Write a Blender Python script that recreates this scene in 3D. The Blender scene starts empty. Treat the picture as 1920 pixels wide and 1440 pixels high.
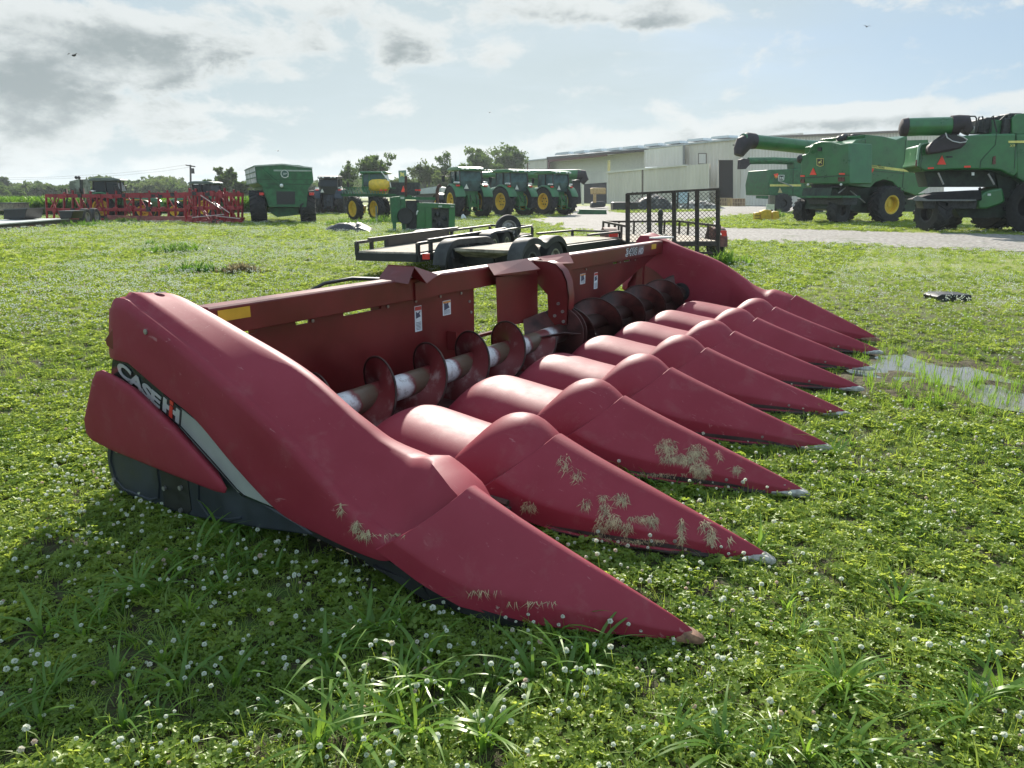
import bpy, bmesh, math, random
from math import sin, cos, pi, radians as R, sqrt, atan2, hypot
from mathutils import Vector as V, Matrix, noise
from mathutils.bvhtree import BVHTree
import numpy as np
random.seed(7); rng = np.random.default_rng(7)
C = bpy.context.scene.collection
SC = bpy.context.scene

# ------------------------------------------------------------ camera
F = 1328.7                                     # focal length in px of a 1920 px wide frame
EYE = V((-1.94973, -0.47488, 1.42609))
FW = V((0.822985, 0.507368, -0.255487)); RT = V((0.524785, -0.851235, 0.0)); UP = V((0.217478, 0.134078, 0.966812))
cd = bpy.data.cameras.new('camera'); cam = bpy.data.objects.new('camera', cd); C.objects.link(cam)
m = Matrix((RT, UP, -FW)).transposed().to_4x4(); m.translation = EYE; cam.matrix_world = m
cd.sensor_width = 36; cd.lens = 36 * F / 1920; cd.clip_start = 0.05; cd.clip_end = 6000
SC.camera = cam
SC.view_settings.view_transform = 'Standard'; SC.view_settings.look = 'None'
SC.view_settings.exposure = 0.88; SC.view_settings.gamma = 1
SC.cycles.max_bounces = 6; SC.cycles.transparent_max_bounces = 8
CAMAZ = atan2(FW.y, FW.x)
HX = V((FW.x, FW.y, 0)).normalized()           # level direction of view

# ------------------------------------------------------------ sun and sky
SUN_AZ = R(34.0); SUN_EL = R(31.0)
sd = bpy.data.lights.new('sun', 'SUN'); sd.energy = 5.0; sd.angle = R(0.55); sd.color = (1.0, 0.93, 0.83)
sun = bpy.data.objects.new('sun', sd); C.objects.link(sun)
sdir = V((cos(SUN_AZ) * cos(SUN_EL), sin(SUN_AZ) * cos(SUN_EL), sin(SUN_EL)))
sun.rotation_euler = sdir.to_track_quat('Z', 'Y').to_euler(); sun.location = (0, 0, 40)
w = bpy.data.worlds.new('World'); SC.world = w; w.use_nodes = True
nt = w.node_tree; N = nt.nodes; L = nt.links; N.clear()
def nd(t, **k):
    n = N.new(t)
    for a, b in k.items():
        if a.startswith('i_'): n.inputs[a[2:].replace('_', ' ')].default_value = b
        elif a[0] == 'n' and a[1:].isdigit(): n.inputs[int(a[1:])].default_value = b
        else: setattr(n, a, b)
    return n
def mth(op, a, b=None, c=None, clamp=False):
    n = N.new('ShaderNodeMath'); n.operation = op; n.use_clamp = clamp
    for i, x in enumerate((a, b, c)):
        if x is None: continue
        if isinstance(x, (int, float)): n.inputs[i].default_value = x
        else: L.new(x, n.inputs[i])
    return n.outputs[0]
def mixc(f, a, b):
    n = N.new('ShaderNodeMix'); n.data_type = 'RGBA'
    for s, x in ((0, f), (6, a), (7, b)):
        if isinstance(x, (int, float)): n.inputs[s].default_value = x
        elif isinstance(x, tuple): n.inputs[s].default_value = (*x, 1)
        else: L.new(x, n.inputs[s])
    return n.outputs[2]
def smooth(x, a, b):
    n = N.new('ShaderNodeMapRange'); n.interpolation_type = 'SMOOTHSTEP'
    L.new(x, n.inputs[0]); n.inputs[1].default_value = a; n.inputs[2].default_value = b
    return n.outputs[0]
sky = nd('ShaderNodeTexSky', sky_type='NISHITA', sun_disc=False, sun_elevation=SUN_EL, sun_rotation=pi / 2 - SUN_AZ,
         air_density=1.0, dust_density=1.2, ozone_density=1.3, altitude=100)
tc = nd('ShaderNodeTexCoord')
rot = nd('ShaderNodeVectorRotate', rotation_type='Z_AXIS'); rot.inputs['Angle'].default_value = -CAMAZ
L.new(tc.outputs['Generated'], rot.inputs['Vector'])        # x now points along the middle of the yard, y to the left
sx = nd('ShaderNodeSeparateXYZ'); L.new(rot.outputs[0], sx.inputs[0])
dx, dy, dz = sx.outputs
az = mth('ARCTAN2', dy, dx)                                   # + to the left, radians
el = mth('ARCSINE', dz)
def fbm(vec, scale, detail, rough, dist=0.0, off=(0, 0, 0), stretch=(1, 1, 1)):
    mp = nd('ShaderNodeMapping'); mp.inputs[1].default_value = off; mp.inputs[3].default_value = stretch
    L.new(vec, mp.inputs[0])
    n = nd('ShaderNodeTexNoise', i_Scale=scale, i_Detail=detail, i_Roughness=rough, i_Distortion=dist)
    L.new(mp.outputs[0], n.inputs[0]); return n.outputs[0]
def dirof(px, py):                                            # bearing and height of a cloud as seen in the photograph
    d = FW + RT * ((px - 960) / F) - UP * ((py - 720) / F); a = atan2(d.y, d.x) - CAMAZ; return a, atan2(d.z, hypot(d.x, d.y))
def vadd(vec, y):
    n = nd('ShaderNodeVectorMath', operation='ADD'); L.new(vec, n.inputs[0]); n.inputs[1].default_value = (0, y, 0); return n.outputs[0]
def blobs(vec, lst):
    tot = None
    for px, py, wx, wy, amp in lst:
        a, e = dirof(px, py); n1_ = nd('ShaderNodeVectorMath', operation='SUBTRACT'); L.new(vec, n1_.inputs[0]); n1_.inputs[1].default_value = (a, e, 0)
        n2_ = nd('ShaderNodeVectorMath', operation='MULTIPLY'); L.new(n1_.outputs[0], n2_.inputs[0]); n2_.inputs[1].default_value = (F / wx, F / wy, 0)
        n3_ = nd('ShaderNodeVectorMath', operation='DOT_PRODUCT'); L.new(n2_.outputs[0], n3_.inputs[0]); L.new(n2_.outputs[0], n3_.inputs[1])
        g = mth('MULTIPLY', mth('EXPONENT', mth('MULTIPLY', n3_.outputs['Value'], -1.0)), amp); tot = g if tot is None else mth('ADD', tot, g)
    return tot
ae = nd('ShaderNodeCombineXYZ'); L.new(az, ae.inputs[0]); L.new(el, ae.inputs[1]); AE = ae.outputs[0]
CLOUDS = [(150, 30, 300, 30, .42), (60, 100, 170, 34, .5), (250, 130, 170, 30, .55), (400, 90, 150, 36, .45), (560, 60, 90, 40, .3), (40, 245, 90, 30, .5), (210, 205, 110, 22, .4), (330, 245, 170, 24, .5), (450, 200, 190, 18, .5), (545, 148, 50, 18, .45),
          (765, 78, 62, 34, .62), (800, 108, 40, 16, .3), (1180, 24, 170, 28, .75), (1000, 20, 120, 20, .3), (600, 5, 170, 20, .6), (910, 75, 60, 34, .28), (960, -70, 1200, 40, .4),
          (380, 312, 190, 13, .5), (560, 300, 130, 11, .48), (60, 318, 150, 10, .3), (780, 292, 120, 13, .5), (930, 280, 130, 15, .5), (1060, 268, 100, 18, .55), (1170, 256, 90, 16, .55), (1290, 262, 90, 16, .35), (1400, 238, 120, 18, .6), (1560, 216, 130, 20, .72), (1690, 204, 80, 14, .6), (1700, 240, 150, 18, .4), (1910, 182, 50, 10, .5), (1500, 8, 200, 18, .3), (1850, 10, 120, 12, .25),
          (-300, 120, 250, 120, .7), (-450, 260, 250, 60, .6), (2200, 200, 250, 40, .7), (2500, 120, 200, 60, .6)]
def density(vec):
    n = mth('ADD', mth('MULTIPLY', fbm(vec, 10.5, 10, 0.62, 0.2, (1.3, 2.1, 0), (1, 1.9, 1)), 2.3), mth('MULTIPLY', fbm(vec, 4.0, 3, 0.5, 0, (4.3, .2, 0), (1, 2.0, 1)), 0.9))
    return mth('ADD', blobs(vec, CLOUDS), mth('SUBTRACT', n, 1.62))
d0 = density(AE); d1 = density(vadd(AE, 0.017))
cumd = smooth(d0, 0.12, 0.50)
core = mth('MULTIPLY', smooth(d1, 0.15, 0.85), mth('MULTIPLY', smooth(d0, 0.30, 0.75), smooth(fbm(AE, 9.0, 9, 0.6, 0.1, (6.1, 3.3, 0), (1, 1.7, 1)), 0.30, 0.60)))
streak = fbm(AE, 3.2, 7, 0.6, 0.4, (2.2, .7, 0), (1, 5.5, 1))
veil = mth('SUBTRACT', mth('ADD', mth('MULTIPLY', streak, 1.3), mth('MULTIPLY', blobs(AE, [(700, 120, 900, 300, 1.0)]), 0.55)), mth('MULTIPLY', blobs(AE, [(1720, 95, 330, 75, 1.0), (1950, 150, 200, 60, .6)]), 0.62))
veil = smooth(veil, 0.30, 1.25)
low = smooth(el, 0.12, 0.0)
skyblue = mixc(0.75, sky.outputs[0], (2.9, 4.2, 5.5))
skyblue = mixc(mth('MULTIPLY', low, 0.6), skyblue, (3.8, 4.7, 5.0))
c1 = mixc(mth('MULTIPLY', veil, 0.85), skyblue, (4.3, 5.15, 5.4))
cl = mixc(core, (6.3, 6.6, 6.55), (2.4, 2.8, 2.85))
c2 = mixc(mth('MULTIPLY', cumd, 0.88), c1, cl)
# sky overhead and behind the camera, out of the picture, boosted as fill light
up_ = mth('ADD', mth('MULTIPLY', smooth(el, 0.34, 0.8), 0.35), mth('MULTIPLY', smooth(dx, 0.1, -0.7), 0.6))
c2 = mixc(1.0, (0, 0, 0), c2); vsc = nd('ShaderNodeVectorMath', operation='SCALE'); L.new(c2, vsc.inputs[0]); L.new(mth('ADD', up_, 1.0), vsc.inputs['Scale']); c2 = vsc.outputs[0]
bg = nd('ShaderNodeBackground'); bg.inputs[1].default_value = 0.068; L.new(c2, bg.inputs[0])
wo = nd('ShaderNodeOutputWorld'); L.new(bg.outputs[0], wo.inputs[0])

# ------------------------------------------------------------ helpers
def ray(px, py): return FW + RT * ((px - 960) / F) - UP * ((py - 720) / F)
def at(px, py, z=0.0):                          # the point of height z seen at a pixel of the 1920 x 1440 photograph
    d = ray(px, py); t = (z - EYE.z) / d.z; return EYE + d * t
def atd(px, py, dist):                          # the point seen at a pixel at a level distance from the camera
    d = ray(px, py); t = dist / hypot(d.x, d.y); return EYE + d * t
def tag(o, label=None, cat=None, group=None, kind=None):
    if label: o['label'] = label
    if cat: o['category'] = cat
    if group: o['group'] = group
    if kind: o['kind'] = kind
    return o
def thing(name, label, cat, loc=(0, 0, 0), rz=0.0, group=None):
    o = bpy.data.objects.new(name, None); C.objects.link(o); o.location = loc; o.rotation_euler = (0, 0, rz)
    o.empty_display_size = 0.3
    return tag(o, label, cat, group)
def copy_tree(o, parent=None):
    c = o.copy(); C.objects.link(c); c.parent = parent
    for ch in list(o.children): copy_tree(ch, c)
    return c
class Plane:                                    # an upright plane standing on the ground point seen at (px,py)
    def __init__(s, px, py, yaw=0.0, off=0.0, z=0.0, o=None):
        s.o = V(o) if o is not None else at(px, py, z); a = CAMAZ - pi / 2 + R(yaw); s.x = V((cos(a), sin(a), 0)); s.n = V((s.x.y, -s.x.x, 0))
        s.o = s.o + s.n * off                   # n points towards the camera's side
    def pt(s, px, py, off=0.0):
        d = ray(px, py); t = (s.o + s.n * off - EYE).dot(s.n) / d.dot(s.n); return EYE + d * t
    def px(s, l): return [s.pt(*p) for p in l]
    def at_off(s, off): p = Plane.__new__(Plane); p.o = s.o + s.n * off; p.x = s.x; p.n = s.n; return p
class MB:
    def __init__(s): s.v = []; s.f = []
    def add(s, vs, fs):
        b = len(s.v); s.v += [tuple(x) for x in vs]; s.f += [tuple(i + b for i in f) for f in fs]; return s
    def box(s, c, d, rz=0.0, M=None):
        hx, hy, hz = d[0] / 2, d[1] / 2, d[2] / 2; vs = []
        for x, y, z in ((-1, -1, -1), (1, -1, -1), (1, 1, -1), (-1, 1, -1), (-1, -1, 1), (1, -1, 1), (1, 1, 1), (-1, 1, 1)):
            p = V((x * hx, y * hy, z * hz))
            if M is not None: p = M @ p
            if rz: p = V((p.x * cos(rz) - p.y * sin(rz), p.x * sin(rz) + p.y * cos(rz), p.z))
            vs.append(p + V(c))
        return s.add(vs, [(0, 3, 2, 1), (4, 5, 6, 7), (0, 1, 5, 4), (1, 2, 6, 5), (2, 3, 7, 6), (3, 0, 4, 7)])
    def bar(s, a, b, w, h=None, up=(0, 0, 1)):
        a = V(a); b = V(b); h = h or w; d = (b - a); n = d.normalized(); u = V(up)
        if abs(n.dot(u)) > 0.98: u = V((1, 0, 0))
        sd_ = n.cross(u).normalized(); u = sd_.cross(n); vs = []
        for p in (a, b):
            for i, j in ((-1, -1), (1, -1), (1, 1), (-1, 1)): vs.append(p + sd_ * (i * w / 2) + u * (j * h / 2))
        return s.add(vs, [(0, 1, 2, 3), (7, 6, 5, 4), (0, 4, 5, 1), (1, 5, 6, 2), (2, 6, 7, 3), (3, 7, 4, 0)])
    def tube(s, pts, r, n=8, cap=True):
        pts = [V(p) for p in pts]; rs = r if isinstance(r, (list, tuple)) else [r] * len(pts); b = len(s.v); prev = None
        for i, p in enumerate(pts):
            d = (pts[min(i + 1, len(pts) - 1)] - pts[max(i - 1, 0)]).normalized()
            if prev is None:
                u = V((0, 0, 1)) if abs(d.z) < 0.9 else V((1, 0, 0)); e1 = d.cross(u).normalized()
            else: e1 = (prev - d * prev.dot(d)).normalized()
            prev = e1; e2 = d.cross(e1)
            for k in range(n):
                a = 2 * pi * k / n; s.v.append(tuple(p + (e1 * cos(a) + e2 * sin(a)) * rs[i]))
        for i in range(len(pts) - 1):
            for k in range(n):
                k2 = (k + 1) % n; s.f.append((b + i * n + k, b + i * n + k2, b + (i + 1) * n + k2, b + (i + 1) * n + k))
        if cap:
            s.f.append(tuple(b + k for k in range(n))[::-1]); e = b + (len(pts) - 1) * n; s.f.append(tuple(e + k for k in range(n)))
        return s
    def lathe(s, prof, c, axis, n=24, closed=False):       # prof: (radius, along)
        ax = V(axis).normalized(); u = V((0, 0, 1)) if abs(ax.z) < 0.9 else V((1, 0, 0)); e1 = ax.cross(u).normalized(); e2 = ax.cross(e1)
        b = len(s.v); m_ = len(prof); c = V(c)
        for k in range(n):
            a = 2 * pi * k / n; d = e1 * cos(a) + e2 * sin(a)
            for r_, t in prof: s.v.append(tuple(c + d * r_ + ax * t))
        for k in range(n):
            k2 = (k + 1) % n
            for i in range(m_ if closed else m_ - 1):
                j = (i + 1) % m_; s.f.append((b + k * m_ + i, b + k * m_ + j, b + k2 * m_ + j, b + k2 * m_ + i))
        return s
    def prism(s, pts, ext):                                 # outline pushed by the vector ext
        pts = [V(p) for p in pts]; n = len(pts); e = V(ext); b = len(s.v)
        s.v += [tuple(p) for p in pts] + [tuple(p + e) for p in pts]
        s.f.append(tuple(b + i for i in range(n))); s.f.append(tuple(b + n + i for i in range(n))[::-1])
        for i in range(n): j = (i + 1) % n; s.f.append((b + i, b + n + i, b + n + j, b + j))
        return s
    def grid(s, rows, flip=False, closed=False):
        b = len(s.v); m_ = len(rows[0])
        for r_ in rows: s.v += [tuple(p) for p in r_]
        for i in range(len(rows) - 1):
            for k in range(m_ if closed else m_ - 1):
                k2 = (k + 1) % m_; q = (b + i * m_ + k, b + i * m_ + k2, b + (i + 1) * m_ + k2, b + (i + 1) * m_ + k)
                s.f.append(q[::-1] if flip else q)
        return s
    def sphere(s, c, r, n=8, sc=(1, 1, 1)):
        pr = [(sin(pi * i / n), -cos(pi * i / n)) for i in range(n + 1)]; b = len(s.v); k0 = len(s.v)
        s.lathe([(max(a, 1e-4), t) for a, t in pr], (0, 0, 0), (0, 0, 1), n * 2)
        for i in range(k0, len(s.v)):
            x, y, z = s.v[i]; s.v[i] = (c[0] + x * r * sc[0], c[1] + y * r * sc[1], c[2] + z * r * sc[2])
        return s
    def build(s, name, mat, parent=None, smooth=True, ang=35, bevel=0.0, recalc=True, local=True):
        me = bpy.data.meshes.new(name); me.from_pydata(s.v, [], s.f); me.materials.append(mat)
        if recalc:
            bm = bmesh.new(); bm.from_mesh(me); bmesh.ops.recalc_face_normals(bm, faces=bm.faces); bm.to_mesh(me); bm.free()
        if smooth: me.shade_smooth(); me.set_sharp_from_angle(angle=R(ang))
        o = bpy.data.objects.new(name, me); C.objects.link(o)
        if parent is not None:
            o.parent = parent
            if not local:
                r_ = parent; M = Matrix.Identity(4)
                while r_ is not None: M = r_.matrix_basis @ M; r_ = r_.parent
                me.transform(M.inverted())
        if bevel:
            b_ = o.modifiers.new('bevel', 'BEVEL'); b_.width = bevel; b_.segments = 2; b_.limit_method = 'ANGLE'; b_.angle_limit = R(40)
        return o

# ------------------------------------------------------------ materials
MATS = {}
def mat(name, col, rough=0.5, metal=0.0, var=0.12, scale=6.0, bump=0.0, bscale=60.0, spec=0.5, col2=None, thr=None, coat=0.0, detail=5, trans=0.0, bdist=0.004):
    if name in MATS: return MATS[name]
    global nt, N, L
    m_ = bpy.data.materials.new(name); m_.use_nodes = True; nt = m_.node_tree; N = nt.nodes; L = nt.links; N.clear()
    out = nd('ShaderNodeOutputMaterial'); p = nd('ShaderNodeBsdfPrincipled'); L.new(p.outputs[0], out.inputs[0])
    tc_ = nd('ShaderNodeTexCoord'); co = tc_.outputs['Object']
    n_ = nd('ShaderNodeTexNoise', i_Scale=scale, i_Detail=detail, i_Roughness=0.6); L.new(co, n_.inputs[0])
    fac = smooth(n_.outputs[0], *(thr or (0.3, 0.7)))
    c2_ = col2 or tuple(min(1, c * (1 + var * 2)) for c in col); c1_ = tuple(c * (1 - var) for c in col) if not col2 else col
    cc = mixc(fac, c1_, c2_); L.new(cc, p.inputs['Base Color'])
    p.inputs['Metallic'].default_value = metal; p.inputs['Specular IOR Level'].default_value = spec
    L.new(mth('ADD', mth('MULTIPLY', fac, 0.14), rough - 0.07), p.inputs['Roughness'])
    if coat: p.inputs['Coat Weight'].default_value = coat; p.inputs['Coat Roughness'].default_value = 0.15
    if trans: p.inputs['Transmission Weight'].default_value = trans
    if bump:
        b_ = nd('ShaderNodeBump', i_Strength=bump, i_Distance=bdist); q = nd('ShaderNodeTexNoise', i_Scale=bscale, i_Detail=3.0)
        L.new(co, q.inputs[0]); L.new(q.outputs[0], b_.inputs['Height']); L.new(b_.outputs[0], p.inputs['Normal'])
    MATS[name] = m_; return m_
GREEN = mat('green_paint', (0.014, 0.112, 0.026), 0.34, var=0.15, scale=1.5, spec=0.5, coat=0.35)
GREEN2 = mat('green_paint_dull', (0.017, 0.092, 0.032), 0.5, var=0.25, scale=3, bump=0.1)
YELLOW = mat('yellow_paint', (0.62, 0.40, 0.03), 0.5, var=0.12, scale=5)
BLACK = mat('black_paint', (0.012, 0.012, 0.013), 0.45, var=0.3, scale=8)
DARK = mat('dark_metal', (0.022, 0.023, 0.024), 0.55, metal=0.2, var=0.5, scale=9)
RUBBER = mat('rubber', (0.016, 0.016, 0.017), 0.82, var=0.5, scale=7, bump=0.3, bscale=40)
GLASS = mat('cab_glass', (0.03, 0.065, 0.062), 0.12, var=0.5, scale=1.4, spec=0.35)
STEEL = mat('bare_steel', (0.30, 0.29, 0.27), 0.45, metal=0.7, var=0.2, scale=20)
WHITE = mat('white_plastic', (0.74, 0.74, 0.72), 0.45, var=0.06)
REDL = mat('red_lens', (0.62, 0.03, 0.02), 0.3, var=0.1)
ORANGE = mat('fluorescent_red', (0.85, 0.06, 0.03), 0.45, var=0.05)
IMPRED = mat('implement_red', (0.22, 0.010, 0.018), 0.45, var=0.25, scale=4)
PLASTIC = bpy.data.materials.new('faded_red_plastic'); PLASTIC.use_nodes = True; nt = PLASTIC.node_tree; N = nt.nodes; L = nt.links; N.clear()
out = nd('ShaderNodeOutputMaterial'); p = nd('ShaderNodeBsdfPrincipled'); L.new(p.outputs[0], out.inputs[0]); co = nd('ShaderNodeTexCoord').outputs['Object']
fade = smooth(fbm(co, 1.8, 5, 0.6), 0.3, 0.7); cc = mixc(fade, (0.205, 0.016, 0.029), (0.240, 0.026, 0.043))
cc = mixc(mth('MULTIPLY', smooth(fbm(co, 7, 8, 0.7, 0.4, (3, 1, 2)), 0.52, 0.70), 0.30), cc, (0.26, 0.09, 0.09))            # dusty film
scr = mth('MULTIPLY', smooth(fbm(co, 3.0, 4, 0.6, 1.2, (8, 1, 0), (26, 2.2, 9)), 0.66, 0.70), smooth(fbm(co, 2.2, 3, 0.5, 0, (1, 5, 0)), 0.45, 0.6))
scr2 = mth('MULTIPLY', smooth(fbm(co, 2.0, 4, 0.6, 1.5, (2, 6, 4), (5, 40, 14)), 0.69, 0.72), smooth(fbm(co, 1.7, 3, 0.5, 0, (7, 2, 0)), 0.5, 0.62))
cc = mixc(mth('MULTIPLY', mth('MAXIMUM', scr, scr2), 0.55), cc, (0.40, 0.19, 0.19)); L.new(cc, p.inputs['Base Color'])
L.new(mth('ADD', mth('MULTIPLY', fbm(co, 12, 5, 0.7), 0.20), 0.46), p.inputs['Roughness']); p.inputs['Specular IOR Level'].default_value = 0.26
b_ = nd('ShaderNodeBump', i_Strength=0.15, i_Distance=0.002); L.new(fbm(co, 240, 3, 0.5), b_.inputs['Height']); b2_ = nd('ShaderNodeBump', i_Strength=0.25, i_Distance=0.012); L.new(fbm(co, 3.5, 2, 0.4), b2_.inputs['Height']); L.new(b_.outputs[0], b2_.inputs['Normal']); L.new(b2_.outputs[0], p.inputs['Normal'])
SHEET = mat('red_sheet_metal', (0.115, 0.011, 0.011), 0.38, scale=2.0, var=0.2, spec=0.5)
WOODM = mat('weathered_wood', (0.20, 0.17, 0.13), 0.85, scale=9, var=0.3, bump=0.4, bscale=50)
# ------------------------------------------------------------ ground, gravel road, puddle
PUD = [(1570, 700), (1600, 682), (1650, 668), (1700, 665), (1740, 680), (1800, 684), (1860, 700), (1920, 722), (1990, 745),
       (1990, 790), (1920, 768), (1850, 756), (1790, 748), (1735, 738), (1690, 738), (1650, 728), (1600, 722)]
PUDW = np.array([at(*p)[:2] for p in PUD])
ROAD = [(985, 412), (1040, 406), (1062, 400), (1075, 387), (1140, 386), (1148, 398), (1175, 400), (1200, 399), (1345, 396), (1350, 388), (1420, 385), (1480, 384), (1920, 382), (1990, 382),
        (1990, 394), (1920, 395), (1500, 398), (1400, 404), (1300, 412), (1240, 420), (1250, 424), (1340, 427), (1440, 429), (1700, 436), (1920, 441), (2100, 447),
        (2100, 487), (1920, 474), (1640, 461), (1420, 454), (1170, 443), (1080, 433), (1020, 421)]
ROADW = np.array([at(*p)[:2] for p in ROAD])
def inpoly(x, y, P):
    x = np.asarray(x); y = np.asarray(y); r_ = np.zeros(x.shape, bool); j = len(P) - 1
    for i in range(len(P)):
        xi, yi = P[i]; xj, yj = P[j]
        if yi != yj: r_ ^= ((yi > y) != (yj > y)) & (x < (xj - xi) * (y - yi) / (yj - yi) + xi)
        j = i
    return r_
def segdist(x, y, P):
    x = np.asarray(x, float); y = np.asarray(y, float); best = np.full(x.shape, 1e9); n = len(P)
    for i in range(n):
        a = P[i]; b = P[(i + 1) % n]; d = b - a; t = np.clip(((x - a[0]) * d[0] + (y - a[1]) * d[1]) / (d @ d), 0, 1)
        best = np.minimum(best, np.hypot(x - a[0] - t * d[0], y - a[1] - t * d[1]))
    return best
_T = rng.random((256, 256))
def vnoise(x, y, s, seed=0):
    x = np.asarray(x, float) / s + 37.3 * seed + 1000; y = np.asarray(y, float) / s + 91.7 * seed + 1000
    xi = np.floor(x).astype(int); yi = np.floor(y).astype(int); fx = x - xi; fy = y - yi
    fx = fx * fx * (3 - 2 * fx); fy = fy * fy * (3 - 2 * fy); g = lambda a, b: _T[a % 256, b % 256]
    return (g(xi, yi) * (1 - fx) + g(xi + 1, yi) * fx) * (1 - fy) + (g(xi, yi + 1) * (1 - fx) + g(xi + 1, yi + 1) * fx) * fy
def fb(x, y, s, seed=0): return (vnoise(x, y, s, seed) + 0.5 * vnoise(x, y, s / 2.1, seed + 1) + 0.25 * vnoise(x, y, s / 4.3, seed + 2)) / 1.75
def gz(x, y):
    near = np.clip(1 - (np.hypot(x - EYE.x, y - EYE.y) - 10) / 8, 0, 1)
    z = (fb(x, y, 0.9, 3) - 0.5) * 0.035 * near + (fb(x, y, 0.22, 8) - 0.5) * 0.016 * near
    dp = segdist(x, y, PUDW); z = z + (fb(x, y, 0.34, 61) - 0.5) * 0.085 * np.clip(1 - dp / 0.8, 0, 1) * near; ins = inpoly(x, y, PUDW)
    dip = np.where(ins, np.clip(dp / 0.22, 0, 1), 0) * 0.013 + np.clip(1 - dp / 0.7, 0, 1) * 0.012
    return z - dip * near
def axis_(lo, a, b, hi, step, grow=1.12):
    m_ = list(np.arange(a, b, step)); s = step; x = b
    while x < hi: m_.append(x); s *= grow; x += s
    m_.append(hi); s = step; x = a - step; l_ = []
    while x > lo: l_.append(x); s *= grow; x -= s
    l_.append(lo); return np.array(sorted(l_) + m_)
X_ = axis_(-120, -2.5, 9.5, 2600, 0.06, 1.10); Y_ = axis_(-1400, -5.0, 5.5, 1900, 0.06, 1.10)
gx, gy = np.meshgrid(X_, Y_, indexing='ij'); Z_ = gz(gx.ravel(), gy.ravel())
nx, ny = len(X_), len(Y_); ii, jj = np.meshgrid(np.arange(nx - 1), np.arange(ny - 1), indexing='ij'); k = (ii * ny + jj).ravel()
me = bpy.data.meshes.new('ground'); me.from_pydata(np.stack([gx.ravel(), gy.ravel(), Z_], 1).tolist(), [], np.stack([k, k + ny, k + ny + 1, k + 1], 1).tolist())
me.shade_smooth()
gm = bpy.data.materials.new('ground'); gm.use_nodes = True; nt = gm.node_tree; N = nt.nodes; L = nt.links; N.clear()
out = nd('ShaderNodeOutputMaterial'); p = nd('ShaderNodeBsdfPrincipled'); L.new(p.outputs[0], out.inputs[0]); p.inputs['Roughness'].default_value = 0.9
p.inputs['Specular IOR Level'].default_value = 0.2
co = nd('ShaderNodeTexCoord').outputs['Object']
nb = fbm(co, 0.35, 6, 0.6); nf = fbm(co, 9, 6, 0.7); nff = fbm(co, 3.0, 8, 0.75, 0.5, (4, 2, 0)); nm = fbm(co, 1.1, 5, 0.6, 0.2, (9, 1, 0))
soil = mixc(smooth(nf, 0.35, 0.65), (0.030, 0.024, 0.014), (0.075, 0.060, 0.034))
grn = mixc(smooth(nf, 0.35, 0.7), (0.085, 0.12, 0.022), (0.19, 0.23, 0.05))
grn = mixc(smooth(nb, 0.35, 0.65), grn, (0.25, 0.265, 0.09))
# distance from the camera drives how much plant cover the sheet itself has to show
geo = nd('ShaderNodeNewGeometry'); vs = nd('ShaderNodeVectorMath', operation='DISTANCE'); L.new(geo.outputs[0], vs.inputs[0]); vs.inputs[1].default_value = (0, 0, 0)
far = smooth(vs.outputs['Value'], 5, 16)
bl = mixc(mth('MULTIPLY', smooth(nff, 0.52, 0.64), mth('MULTIPLY', smooth(nm, 0.40, 0.62), 0.6)), grn, (0.36, 0.38, 0.24))
cov = mixc(far, mixc(smooth(nf, 0.45, 0.6), soil, (0.05, 0.085, 0.018)), bl)
pc = PUDW.mean(0); vp = nd('ShaderNodeVectorMath', operation='DISTANCE'); L.new(geo.outputs[0], vp.inputs[0]); vp.inputs[1].default_value = (pc[0], pc[1], 0)
cov = mixc(mth('MULTIPLY', smooth(vp.outputs['Value'], 1.7, 0.9), 0.75), cov, mixc(smooth(nf, 0.4, 0.6), (0.05, 0.038, 0.022), (0.11, 0.085, 0.05)))
L.new(cov, p.inputs['Base Color'])
bmp = nd('ShaderNodeBump', i_Strength=0.8, i_Distance=0.03); L.new(fbm(co, 22, 4, 0.7), bmp.inputs['Height']); L.new(bmp.outputs[0], p.inputs['Normal'])
me.materials.append(gm); go = bpy.data.objects.new('ground', me); C.objects.link(go); tag(go, kind='structure')

# gravel road with a ragged edge
def ragged(P, step, amp, s):
    out_ = []; n = len(P)
    for i in range(n):
        a = np.array(P[i]); b = np.array(P[(i + 1) % n]); l_ = np.hypot(*(b - a)); k_ = max(1, int(l_ / step)); nn = np.array([-(b - a)[1], (b - a)[0]]) / l_
        for j in range(k_):
            q = a + (b - a) * j / k_; out_.append(q + nn * (fb(q[0], q[1], s, 5) - 0.5) * amp)
    return out_
rp = ragged(ROADW, 0.6, 1.6, 2.2)
bm = bmesh.new(); vs_ = [bm.verts.new((q[0], q[1], 0.012)) for q in rp]; f_ = bm.faces.new(vs_); bmesh.ops.triangulate(bm, faces=[f_])
me = bpy.data.meshes.new('gravel_road'); bm.to_mesh(me); bm.free()
gr = bpy.data.materials.new('gravel'); gr.use_nodes = True; nt = gr.node_tree; N = nt.nodes; L = nt.links; N.clear()
out = nd('ShaderNodeOutputMaterial'); p = nd('ShaderNodeBsdfPrincipled'); L.new(p.outputs[0], out.inputs[0]); p.inputs['Roughness'].default_value = 0.9
co = nd('ShaderNodeTexCoord').outputs['Object']; vo = nd('ShaderNodeTexVoronoi', i_Scale=7.0); L.new(co, vo.inputs[0])
g1 = mixc(smooth(vo.outputs['Distance'], 0.1, 0.6), (0.42, 0.40, 0.37), (0.16, 0.145, 0.13))
rnd = nd('ShaderNodeSeparateColor'); L.new(vo.outputs['Color'], rnd.inputs[0]); g1 = mixc(mth('MULTIPLY', rnd.outputs[0], 0.6), g1, (0.26, 0.235, 0.21))
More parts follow.
